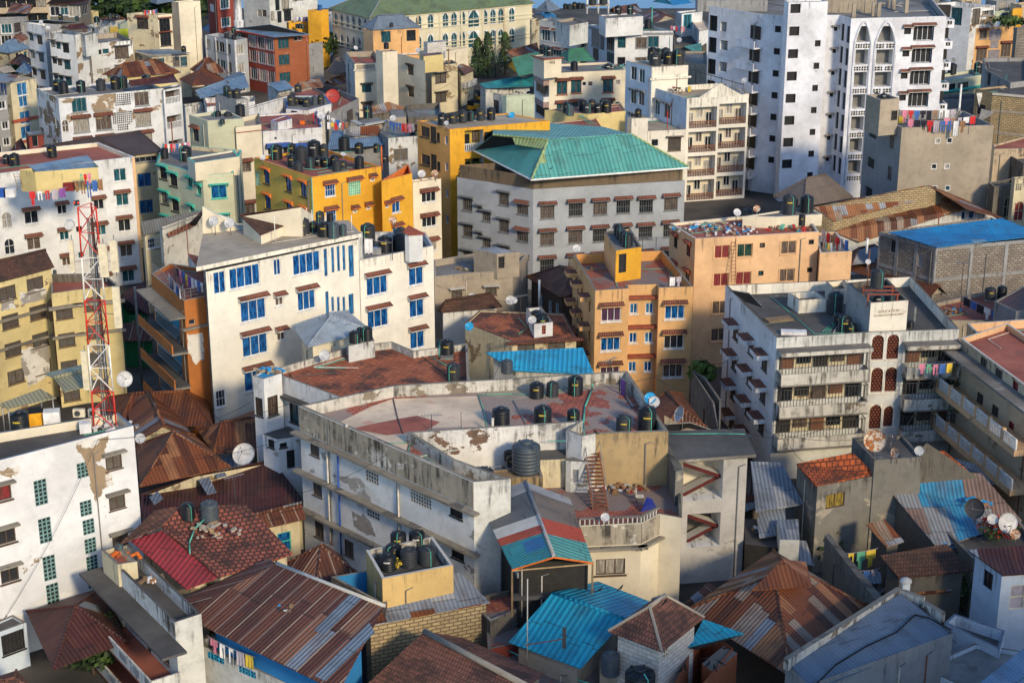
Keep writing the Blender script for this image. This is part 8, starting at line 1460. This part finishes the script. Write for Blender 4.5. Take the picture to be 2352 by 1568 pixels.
house('maroon_house','low house with dark brown hipped roof below the mast block',o,[(240,910),(490,1440),(1160,1190),(960,680)],3.8,1.6,1,4,wall='yellow',roof='rust_maroon');house('tiled_hut','hut with dusty pink tiles in the bottom left corner',o,[(-200,1560),(60,1800),(420,1700),(150,1450)],3,.8,1,1,wall='brown_wall',roof='pitched_tile');tree(o,860,1480,0,4.5,2.6,'dark leafy tree beside the yellow walled hut at the bottom',n=900,size=.28,seed=17,th=.15,mats=('leaf_dark','leaf_dark','leaf_mid'));b=Bld('shop','pale bluish shop front with dark awning in the lower left corner',o,[(-150,1060),(-60,1120),(240,1010),(120,940)],3.4,wall='blue_white',roof='roof_dark',par=.1);b.w(1,[(120,1180)],2,1.8,'grille',fk='frame_dark',pk='dark');b.done()
# big rusty roof with balcony
o=(1,3)
A_,B2,R1_=P(o,-700,935,6.6),P(o,760,1640,6.6),P(o,1180,860,8.8);R0_=on_plane(o,190,470,A_,(B2-A_).cross(R1_-A_).normalized());b,r_=shed('big_rusty_house','large house with long streaked rusty roof, blue grey strips and laundry balcony',o,[(-700,935,6.6),(760,1640,6.6),(1180,860,8.8),(190,470,R0_.z)],roof='rust_dark',wall='blue_paint',ov=1.3);shed('','',o,[(-720,810,6.6),(-700,932,6.6),(188,472,R0_.z),(120,420,R0_.z-.4)],roof='rust_dark',parent=type('X',(),{'root':b}),walls=False)
for i,q in enumerate((((870,740),(535,1080),(630,1120),(975,785)),((1040,1010),(540,1500),(640,1545),(1090,1100)))):
    m=MB();A_,B2,C2=P(o,-700,935,6.6),P(o,760,1640,6.6),R1_;nn=(B2-A_).cross(C2-A_).normalized();slab(m,[on_plane(o,x,y,A_+V((0,0,.04)),nn)for x,y in q],'roof_steel',.03);tag(m.obj('roof_strip'),('short blue grey strip high on the big rusty roof','long blue grey strip low on the big rusty roof')[i],'zinc sheet')
m=MB(R0_);m.tube(R0_,R1_,.14,'cap_light',6);m.obj('ridge_cap',b)
b=Bld('laundry_balcony','blue and white parapeted balcony with laundry under the big rusty roof',(0,3),[(1780,1190),(2700,1600),(2900,1500),(1950,1120)],4.2,wall='white_dirty',roof='roof_red',par=.9,cap='ledge');b.w(0,[(1980,1320),(2270,1450)],1.6,.5,'lattice',fk='roof_sky',pk='glass_teal');b.done();laundry((0,3),(1900,1130,5.4),(2351,1330,5.2),'on the balcony under the big rusty roof',['pink','white','white','grey','yellow'],1.2,posts=False)
house('rear_rusty_house','smaller rusty hipped house behind the big rusty roof',o,[(230,480),(560,640),(930,560),(700,290)],5.6,1.6,0,2.5,wall='cream_worn',roof='rust_dark')
b=Bld('tank_box','golden stained rooftop box holding six black tanks and dry weeds',o,[(1010,345),(1160,610),(1812,485),(1625,222)],8.6,wall='golden2',roof='roof_dark',par=.65,inner='stained',cap='cap_light').done();tanks(o,7.95,'in the golden stained rooftop box',[(1215,520,152,1.9),(1265,420,150,1.7),(1310,330,148,1.9),(1405,490,152,2.0),(1480,310,150,1.9),(1570,470,158,2.0)]);p=P(o,1430,300,9.3);m=MB(p);m.lathe([(0,0),(.9,.05),(1,.16),(.97,.16),(0,.1)],'cloth_white',16);put(m.mesh('basin'),'basin',None,P(o,1430,300,9.45))['label']='white oval basin lying across the boxed tanks'
for q in sc.objects:
    if q.name=='basin':q['category']='basin';q.scale=(.75,.35,1)
tree(o,1300,520,7.95,.8,.3,'dry yellow weeds between the boxed tanks','weeds','plant',60,.1,mats=('cloth_yellow','leaf_light','wood_pale'),th=.1,zsurf=7.95);bird(o,1065,335,8.6,1,'crow on the corner of the golden box');bird(o,185,465,8.9,1.2,'crow at the ridge end of the big rusty roof')
b=Bld('blue_room','roofless bright blue painted yard between rusty roofs and golden box',o,[(690,590),(1190,860),(1240,700),(1080,520)],6.9,wall='concrete_dark',roof='roof_dark',par=1.9,inner='blue_paint',cap='ledge').done()
shed('brick_house','tan block house with patchwork zinc and rust roof',o,[(980,960,6.2),(1040,1038,6.0),(2150,825,6.0),(1870,550,7.2),(1210,700,7.0)],roof='zinc_rust',wall='block_tan',ov=.15);rod(o,1740,1000,3.6,2.2,'green pipe with white bag before the tan block wall','pipe_green',.05)
r=shed('brown_tiled_house','house with dark brown clay tiled roof at the bottom',o,[(950,1640,4.6),(1100,2400,3),(2900,2100,5.6),(2500,1600,6.6),(1545,1092,6.6)],roof='pitched_tile',wall='concrete',th=.15);m=MB();q0,q1=P(o,1545,1092,6.7),P(o,2500,1600,6.7);m.tube(q0,q1,.2,'roof_tan',7);m.obj('ridge_tiles',r[0])
shed('red_tile_slope','reddish far tile slope behind the clay ridge',o,[(1560,1090,6.6),(2500,1590,6.6),(2650,1480,5.6),(1900,1150,5.6)],roof='pitched_tile',wall='concrete');b=Bld('dark_yard_wall','dark red shaded wall right of the tan block house',o,[(2110,850),(2130,1260),(2600,1150),(2500,880)],4.2,wall='red_plaster',roof='roof_tile_court',par=.3).done()

# ================================================================== LOWER RIGHT
o=(2,3)
E_=[P(o,*v)for v in((-30,1190,5.0),(632,1432,5.0),(1045,978,7.2),(370,738,7.2),(1268,818,6.2),(790,632,6.2))]
b=Bld('turquoise_house','house with bright turquoise corrugated gabled roof at the bottom centre',o,[(60,1200),(600,1390),(1180,830),(760,680)],5.0,wall='concrete',roof=None,par=0).done()
for q in((E_[0],E_[1],E_[2],E_[3]),(E_[3],E_[2],E_[4],E_[5])):m=MB(E_[2]);slab(m,q,'roof_turq');m.obj('roof',b.root)
m=MB(E_[2]);m.tube(E_[3],E_[2],.12,'roof_turq',6);m.obj('ridge_cap',b.root)
bird(o,805,730,7.0,.5,'crow on the turquoise roof, left of two',1.3);bird(o,1000,710,6.9,.8,'crow on the turquoise roof, right of two',1.3);rod(o,90,960,5,4,'tall thin antenna pole left of the turquoise roof, left of two','cap_light',.04,'pole','pole');rod(o,140,1400,4,6.2,'tall thin antenna pole left of the turquoise roof, right of two','cap_light',.04,'pole','pole')
A_,B_=P(o,480,1160,7.2),P(o,110,1220,6);e=empty('panel_aerial',A_,'rusty arm with small square panel aerial over the turquoise roof','antenna');m=MB(A_);m.tube(A_,B_,.035,'pipe_rust',5);m.obj('arm',e);m=MB(A_);m.box(-.12,.12,-.03,.03,-.7,.8,'steel_dark',tf=lambda v:A_+v);m.obj('panel',e)
h=house('tiled_tower','white block walled tower with brown clay tiled pyramid roof',o,[(885,1090),(1375,1278),(1765,965),(1290,800)],7.6,1.7,1,1.7,wall='block_white',roof='pitched_tile',cap='roof_tan',ov=.45);h.w(1,[(1415,1290)],.6,.6,'lattice',fk='cream',pk='room_dark');h.done();bird(o,1410,835,9.3,.9,'crow on top of the clay tiled tower roof',1.3)
b=Bld('orange_brown_house','burnt orange walled house with turquoise roof right of the tiled tower',o,[(1500,1560),(1640,1700),(2030,1240),(1750,1060)],5.2,wall='brick_red_wall',roof=None,par=0).done();shed('','',o,[(1620,1235,5.9),(1700,1250,5.5),(2132,1112,5.5),(1760,980,6.3)],roof='roof_turq',parent=b,walls=False);t=Bld('parapet_box',None,o,[(1745,1390),(1860,1470),(2070,1290),(1940,1225)],5.0,zb=0,wall='brick_red_wall',roof='cap',par=0,parent=b).done()
for i,(x,y)in enumerate(((1780,1360),(1805,1405),(1860,1440),(1910,1395),(1950,1265))):bird(o,x,y,5.02,i*.9,f'crow on the burnt orange parapet box, {ORD[i]} from left of five',1.2)
for i,(x,y)in enumerate(((1550,1470),(1590,1435))):bird(o,x,y,5.3,.6+i,f'crow on the wall beside the tiled tower, {("left", "right")[i]} of two',1.3)
tanks(o,4.8,'between turquoise roof and tiled tower',[(905,1480,168,2.2,'tank_gray'),(1172,1680,280,1.6)]);box_thing(o,905,1560,3.4,1.5,1.5,1.4,'concrete','plinth','concrete plinth under the grey ribbed tank','plinth');b=Bld('rear_terrace','dusty red roof terrace in front of the turquoise roof with green hoses',o,[(-600,1500),(700,2000),(1500,1800),(1300,1200),(0,1180)],3.5,wall='concrete',roof='roof_tile_court',par=.2).done();hose(o,[(-30,1270,3.8),(250,1400,3.8),(500,1500,3.8),(760,1590,3.8)],'long green hose on the dusty red terrace',r=.06)
b=Bld('dusty_terrace','dark red stained terrace left of the turquoise roof',o,[(-420,800),(-200,1000),(360,760),(200,660)],5.2,wall='concrete_dark',roof='roof_tile_court',par=.3).done()
R_=house('rusty_hip_house','huge rusty hipped roof house with pale sheet stripes, lower right',o,[(1590,900),(2560,1500),(3270,860),(2400,345)],4.4,3.0,1,5,wall='concrete_dark',roof='rust_mixed',cap='rust')
m=MB(R_.R0);a_=R_.R0.lerp(R_.R1,.3);slab(m,[a_+V((-2.2,-2.4,-.2)),a_+V((2.0,-1.8,-.2)),a_+V((.2,0,.9))],'rust_warm');slab(m,[a_+V((2.0,-1.8,-.2)),a_+V((2.2,2,-.3)),a_+V((.2,0,.9))],'rust');m.obj('dormer_roof',R_.root)
o=(3,3)
b=Bld('steel_roofed_house','long house with blue steel roof behind a stepped mouldy parapet',o,[(165,1370),(365,1585),(1700,1108),(1210,712)],6.4,wall='concrete_gray',roof=None,par=0);b.done()
shed('','',o,[(200,1390,6.5),(400,1640,6.0),(1700,1110,6.2),(1215,745,6.9)],roof='roof_steel',parent=b,walls=False)
for(x0,y0),(x1,y1),h_ in(((165,1370),(1205,715),.5),((1205,715),(1430,800),.35),((1430,830),(1610,935),.3)):p0_,p1_=P(o,x0,y0,6.9),P(o,x1,y1,6.9);d_=(p1_-p0_);L_=d_.length;a_=math.atan2(d_.y,d_.x);m=MB(p0_);m.box(0,L_,-.18,.18,-.6,h_*.4,'stained',tf=lambda v:V((p0_.x+v.x*math.cos(a_)-v.y*math.sin(a_),p0_.y+v.x*math.sin(a_)+v.y*math.cos(a_),p0_.z+v.z)),top='ledge');m.obj('parapet',b.root)
hose(o,[(420,1600,6.3),(620,1400,6.5),(900,1230,6.6),(1180,1100,6.6),(1350,940,6.75),(1480,970,6.7),(1680,1080,6.4)],'thick black cable snaking over the blue steel roof','rubber',.06,'cable','cable',None);p=P(o,1260,720,6.8);e=empty('chimney',p,'small white domed chimney on the parapet corner of the blue steel roof','chimney');m=MB(p);m.box(-.25,.25,-.25,.25,0,.7,'white',tf=lambda v:p+v);m.obj('shaft',e);m=MB(p);m.lathe([(.42,.7),(.36,.85),(.15,.98),(0,1)],'cap_light',10,p);m.obj('cap',e)
shed('mossy_tiled_house','mossy dark tiled roof house below the big patched tin roof',o,[(1030,395,5.2),(1200,600,4.2),(1880,530,4.2),(1640,288,5.6)],roof='pitched_tile_dark',wall='concrete_dark',th=.12);b=Bld('blue_white_house','bluish white house with dark roof and slanting window by the right edge',o,[(1905,400),(2150,580),(2600,540),(2400,330)],6.4,par=0,roof=None,wall='blue_white');b.w(0,[(2020,620)],1.1,1.3,'slide',fk='frame_dark');b.w(1,[(2290,780)],1.1,1.9,'door',fk='antenna_cream',pk='cloth_gray');b.done();shed('','',o,[(1838,345,6.9),(2160,578,6.5),(2700,540,6.5),(2400,300,7.2)],roof='rust_maroon',parent=b,walls=False)
b=Bld('blue_balcony','faded blue pierced balcony terrace beside the blue steel roof',o,[(1620,1010),(2130,1260),(2178,1085),(1715,930)],3.8,wall='blue_white',roof='roof_dark',par=.8,cap='roof_steel').done();b=Bld('frame_house','bluish unfinished column house in the bottom right corner',o,[(1400,1420),(2000,1700),(2500,1300),(1900,1200)],3.4,wall='blue_white',roof='roof_gray',par=.3);b.w(0,[(1500,1500),(1700,1540)],1.2,1.6,'hole',pk='dark');b.done()
shed('corner_roof','plain blue steel roof in the very bottom right corner',o,[(1850,1640,6),(2100,1800,5.8),(2700,1500,5.8),(2500,1130,6.4)],roof='roof_blue_dull',wall='concrete_dark')
b=Bld('yard_wall','tall dark narrow wall beside the laundry court, lower right',o,[(520,210),(1010,830),(1060,790),(560,190)],5.4,wall='concrete_black',roof='concrete_dark',par=0).done();b=Bld('court','dim paved court with patterned laundry between dark walls',o,[(560,300),(1000,780),(1150,640),(820,220)],.8,wall='concrete_dark',roof='roof_dark',par=.3).done()
shed('rust_lean_to','small rusty and teal lean roof over the court doorway',o,[(900,110,5.0),(1090,320,4.2),(1250,265,4.2),(1070,60,5.2)],roof='rust_pale',wall='concrete_dark');laundry(o,(705,380,4.6),(1010,330,4.6),'patterned across the dim court',['yellow','green','yellow'],1.6,posts=False,sag=.05);laundry(o,(790,530,3.8),(1030,510,3.8),'lower in the dim court',['white','blue','grey'],.8,posts=False)
b=Bld('white_shack','white patched shack with zinc apron roof beside the rusty hip',o,[(80,70),(110,250),(290,255),(280,60)],4.6,wall='white_dirty',roof='zinc',par=0).done();shed('apron_roof','flat bluish zinc apron roof below the white shack',o,[(110,250,3.2),(230,480,2.6),(425,485,2.6),(350,260,3.2)],roof='zinc',wall='concrete_dark');b=Bld('dark_workshop','open dark workshop full of pots under the pale zinc roof',(2,3),[(2130,60),(2140,290),(2450,330),(2440,60)],3.4,wall='room_dark',roof='roof_dark',par=0).done()
tree(o,500,480,0,3.6,1.7,'dark shaded bush between the rusty hip and dark wall','bush','shrub',420,.25,mats=('leaf_dark','leaf_dark','leaf_mid'),th=.1,seed=41);tree(o,1720,860,0,3.4,2.2,'green bush behind the blue steel roof parapet','bush','shrub',600,.22,mats=('leaf_dark','leaf_mid','leaf_mid'),th=.1,seed=42);tree(o,2110,240,4.6,1.6,1.6,'red flowering plants below the white dishes','flower_bed','plant',500,.14,mats=('cloth_red','leaf_mid','leaf_mid'),th=.05,seed=43,zsurf=4.6)
dish(o,2065,60,100,6.4,'left white dish of three above the red flowers',az=190,el=20);dish(o,2200,95,190,6.2,'largest white dish of three above the red flowers',az=170,el=20,mast=1.4);dish(o,2275,200,95,5.9,'yellowed spiral marked dish of three above the red flowers','dish_rust',az=200,el=20);dish((3,2),1905,1530,190,6.6,'dark mesh dish standing on the patched tin roof','dish_dark',az=215,el=15,mast=1.4,deep=True)
b=Bld('low_terrace','dark low terrace under the three white dishes',o,[(1620,160),(1880,420),(2500,340),(2300,60)],4.6,wall='concrete_dark',roof='roof_dark',par=.4).done()
for i,(oo,q,rf,wl,lb)in enumerate((
 ((3,3),[(905,560,2.4),(930,655,2.0),(1045,650,2.0),(1035,545,2.4)],'zinc','concrete_dark','tiny zinc roof at the far end of the dim court'),
 ((3,2),[(330,1500,4.2),(400,1640,3.6),(640,1600,3.6),(560,1470,4.4)],'rust_mixed','concrete_black','rusty patched lean roof under the yellow curtained window'),
 ((3,3),[(1150,640,3.2),(1330,760,2.6),(1700,720,2.6),(1500,600,3.2)],'rust','concrete_dark','low rusty roof behind the stepped mouldy parapet'),
 ((3,3),[(1640,1130,3.0),(1800,1240,2.6),(1990,1200,2.6),(1850,1090,3.0)],'zinc','blue_white','bluish zinc roof beside the faded blue balcony'),
 ((3,2),[(1640,1060,4.6),(1760,1180,4.2),(2100,1330,4.0),(1900,1120,4.8)],'zinc_rust','concrete_dark','zinc strip roof between orange tiles and gallery'),
 ((2,3),[(1560,850,3.0),(1600,900,2.6),(1900,700,2.6),(1800,640,3.0)],'rust_dark','concrete_dark','dark rusty lean roof at the foot of the stair frame'),
 ((2,2),[(1900,1480,3.6),(2140,1560,3.2),(2400,1480,3.2),(2200,1400,3.8)],'zinc_rust','concrete_dark','mixed zinc roof behind the weathered stair frame'),
 ((1,2),[(30,1000,3.0),(100,1080,2.6),(330,1120,2.6),(260,1010,3.2)],'rust','cream_worn','small rusty roof below the porch of the corner tower'),
 ((0,2),[(1950,1080,3.8),(1990,1180,3.4),(2330,1130,3.4),(2240,1020,4)],'zinc','concrete_dark','zinc lean roof under the big mesh dish'))):shed('small_shed',lb,oo,q,roof=rf,wall=wl)
for i,(oo,x,y,z,r_)in enumerate((((3,2),1900,1480,5.6,1.2),((2,3),2350,180,3.5,1.2),((3,3),1650,330,3.9,1.3),((1,3),300,900,7.6,.7),((2,3),300,1320,3.4,1.4),((3,1),1700,1300,6.05,1.4),((0,3),1400,620,7.0,.7))):rubble(oo,x,y,z,r_,26,('planks and bags on the patched tin roof','pots and buckets in the dark workshop','junk on the terrace before the white dishes','loose scraps lying on the big rusty roof','scrap heap on the dusty red terrace','odds and ends on the low red terrace','clutter in the laundry yard')[i],('wood','cloth_white','tarp_blue','steel_dark','cloth_brown'),'junk_pile',20+i)
# ================================================================== overhead cables
def W(*q):return[P(*v)for v in q]
for i,q in enumerate((W(((0,3),0,1040,3),((0,2),900,900,15),((1,2),450,520,12.5)),W(((0,2),1240,1100,5),((1,2),400,850,9)),W(((3,2),150,860,11.5),((3,2),1250,800,11)),W(((3,2),160,880,11.5),((3,2),900,560,9.5)),W(((2,2),900,400,13.2),((3,2),150,900,11.4)),W(((3,2),1260,780,13),((3,2),2100,600,8)),W(((0,2),1310,60,9.8),((0,2),2100,760,5),((1,2),60,1300,4)),W(((1,2),20,1460,6),((1,2),1200,1040,12)),W(((2,2),1300,330,12),((2,2),2250,560,9)),W(((1,0),1775,760,10),((1,0),2110,880,6)),W(((1,0),1775,770,10),((1,0),1500,820,6)),W(((2,2),900,390,13),((2,2),1700,120,9),((2,2),2000,160,11)),W(((2,2),1030,380,12.6),((2,2),1900,560,8)),W(((0,2),1240,830,14),((0,2),2300,560,8)),W(((3,2),160,870,11.5),((3,2),420,1120,8)),W(((3,2),160,860,11.5),((2,2),2100,600,10)),W(((1,2),2100,500,12.4),((1,1),2351,1400,9)),W(((3,2),1255,800,13),((3,1),1700,1500,12)),W(((2,1),300,1200,8),((1,1),1650,1050,9)),W(((0,1),1400,1000,13),((0,2),1300,100,9.6)))):wire(q,f'thin black cable strung between roofs, {ORD[i]} of twenty counted from the mast',sag=.7)

# unseen blocks added beside the viewpoint, outside the frame, to shade the nearest roofs
for i,(x0,x1,h_)in enumerate(((27,52,32),(53,84,35),(85,125,33))):
    e=empty('apartment_block',((x0+x1)/2,46,0),('nearest','middle','farthest')[i]+' tall white block standing beside the viewpoint outside the frame','building');m=MB((x0,46,0));m.box(x0,x1,38,52,0,h_,'white',top='roof_gray');m.obj('wall',e)

# plain blocks just beyond both sides of the frame, so the town goes on when the viewpoint moves
rg=random.Random(5)
for i in range(64):
    sd_=-1 if i%2 else 1;y=95+(i//2)*9.6;x=sd_*(.302*(y*.943+14)+13+rg.uniform(0,4)+(14 if i%4>1 else 0));w_,d_,h_=rg.uniform(9,14),rg.uniform(8,12),rg.uniform(4,13)
    if sd_>0 and y<100:continue
    a=rg.uniform(-.4,.4);T=lambda q:V((x+q.x*math.cos(a)-q.y*math.sin(a),y+q.x*math.sin(a)+q.y*math.cos(a),q.z));e=empty('town_block',(x,y,0),'plain town block standing beyond the side of the view','building','blocks beyond the sides of the view');wl=rg.choice(('white','white_dirty','cream','cream_worn','concrete','sand','yellow_pale','peach'))
    m=MB((x,y,0));m.box(-w_/2,w_/2,-d_/2,d_/2,0,h_,wl,tf=T,top=rg.choice(('roof_gray','roof_red','roof_dark','roof_tan')));m.obj('wall',e);m=MB((x,y,h_))
    for k in range(4):c0=((-w_/2,w_/2,-d_/2,-d_/2+.2),(-w_/2,w_/2,d_/2-.2,d_/2),(-w_/2,-w_/2+.2,-d_/2+.2,d_/2-.2),(w_/2-.2,w_/2,-d_/2+.2,d_/2-.2))[k];m.box(*c0,h_,h_+.8,wl,tf=T,top='cap')
    m.obj('parapet',e)
    for z in range(int(h_/3)):
        for k in range(3):
            for sx in(0,1):
                m=MB((x,y,0));c=(k-1)*(w_ if sx==0 else d_)*.3;z0=1+z*3
                if sx==0:m.box(c-.6,c+.6,-d_/2-.03,-d_/2-.004,z0,z0+1.3,'glass_dark',tf=T)
                else:m.box(-sd_*w_/2-(.03 if sd_>0 else .004-.034),-sd_*w_/2+(-.004 if sd_>0 else .03),c-.6,c+.6,z0,z0+1.3,'glass_dark',tf=T)
                m.obj('window',e)
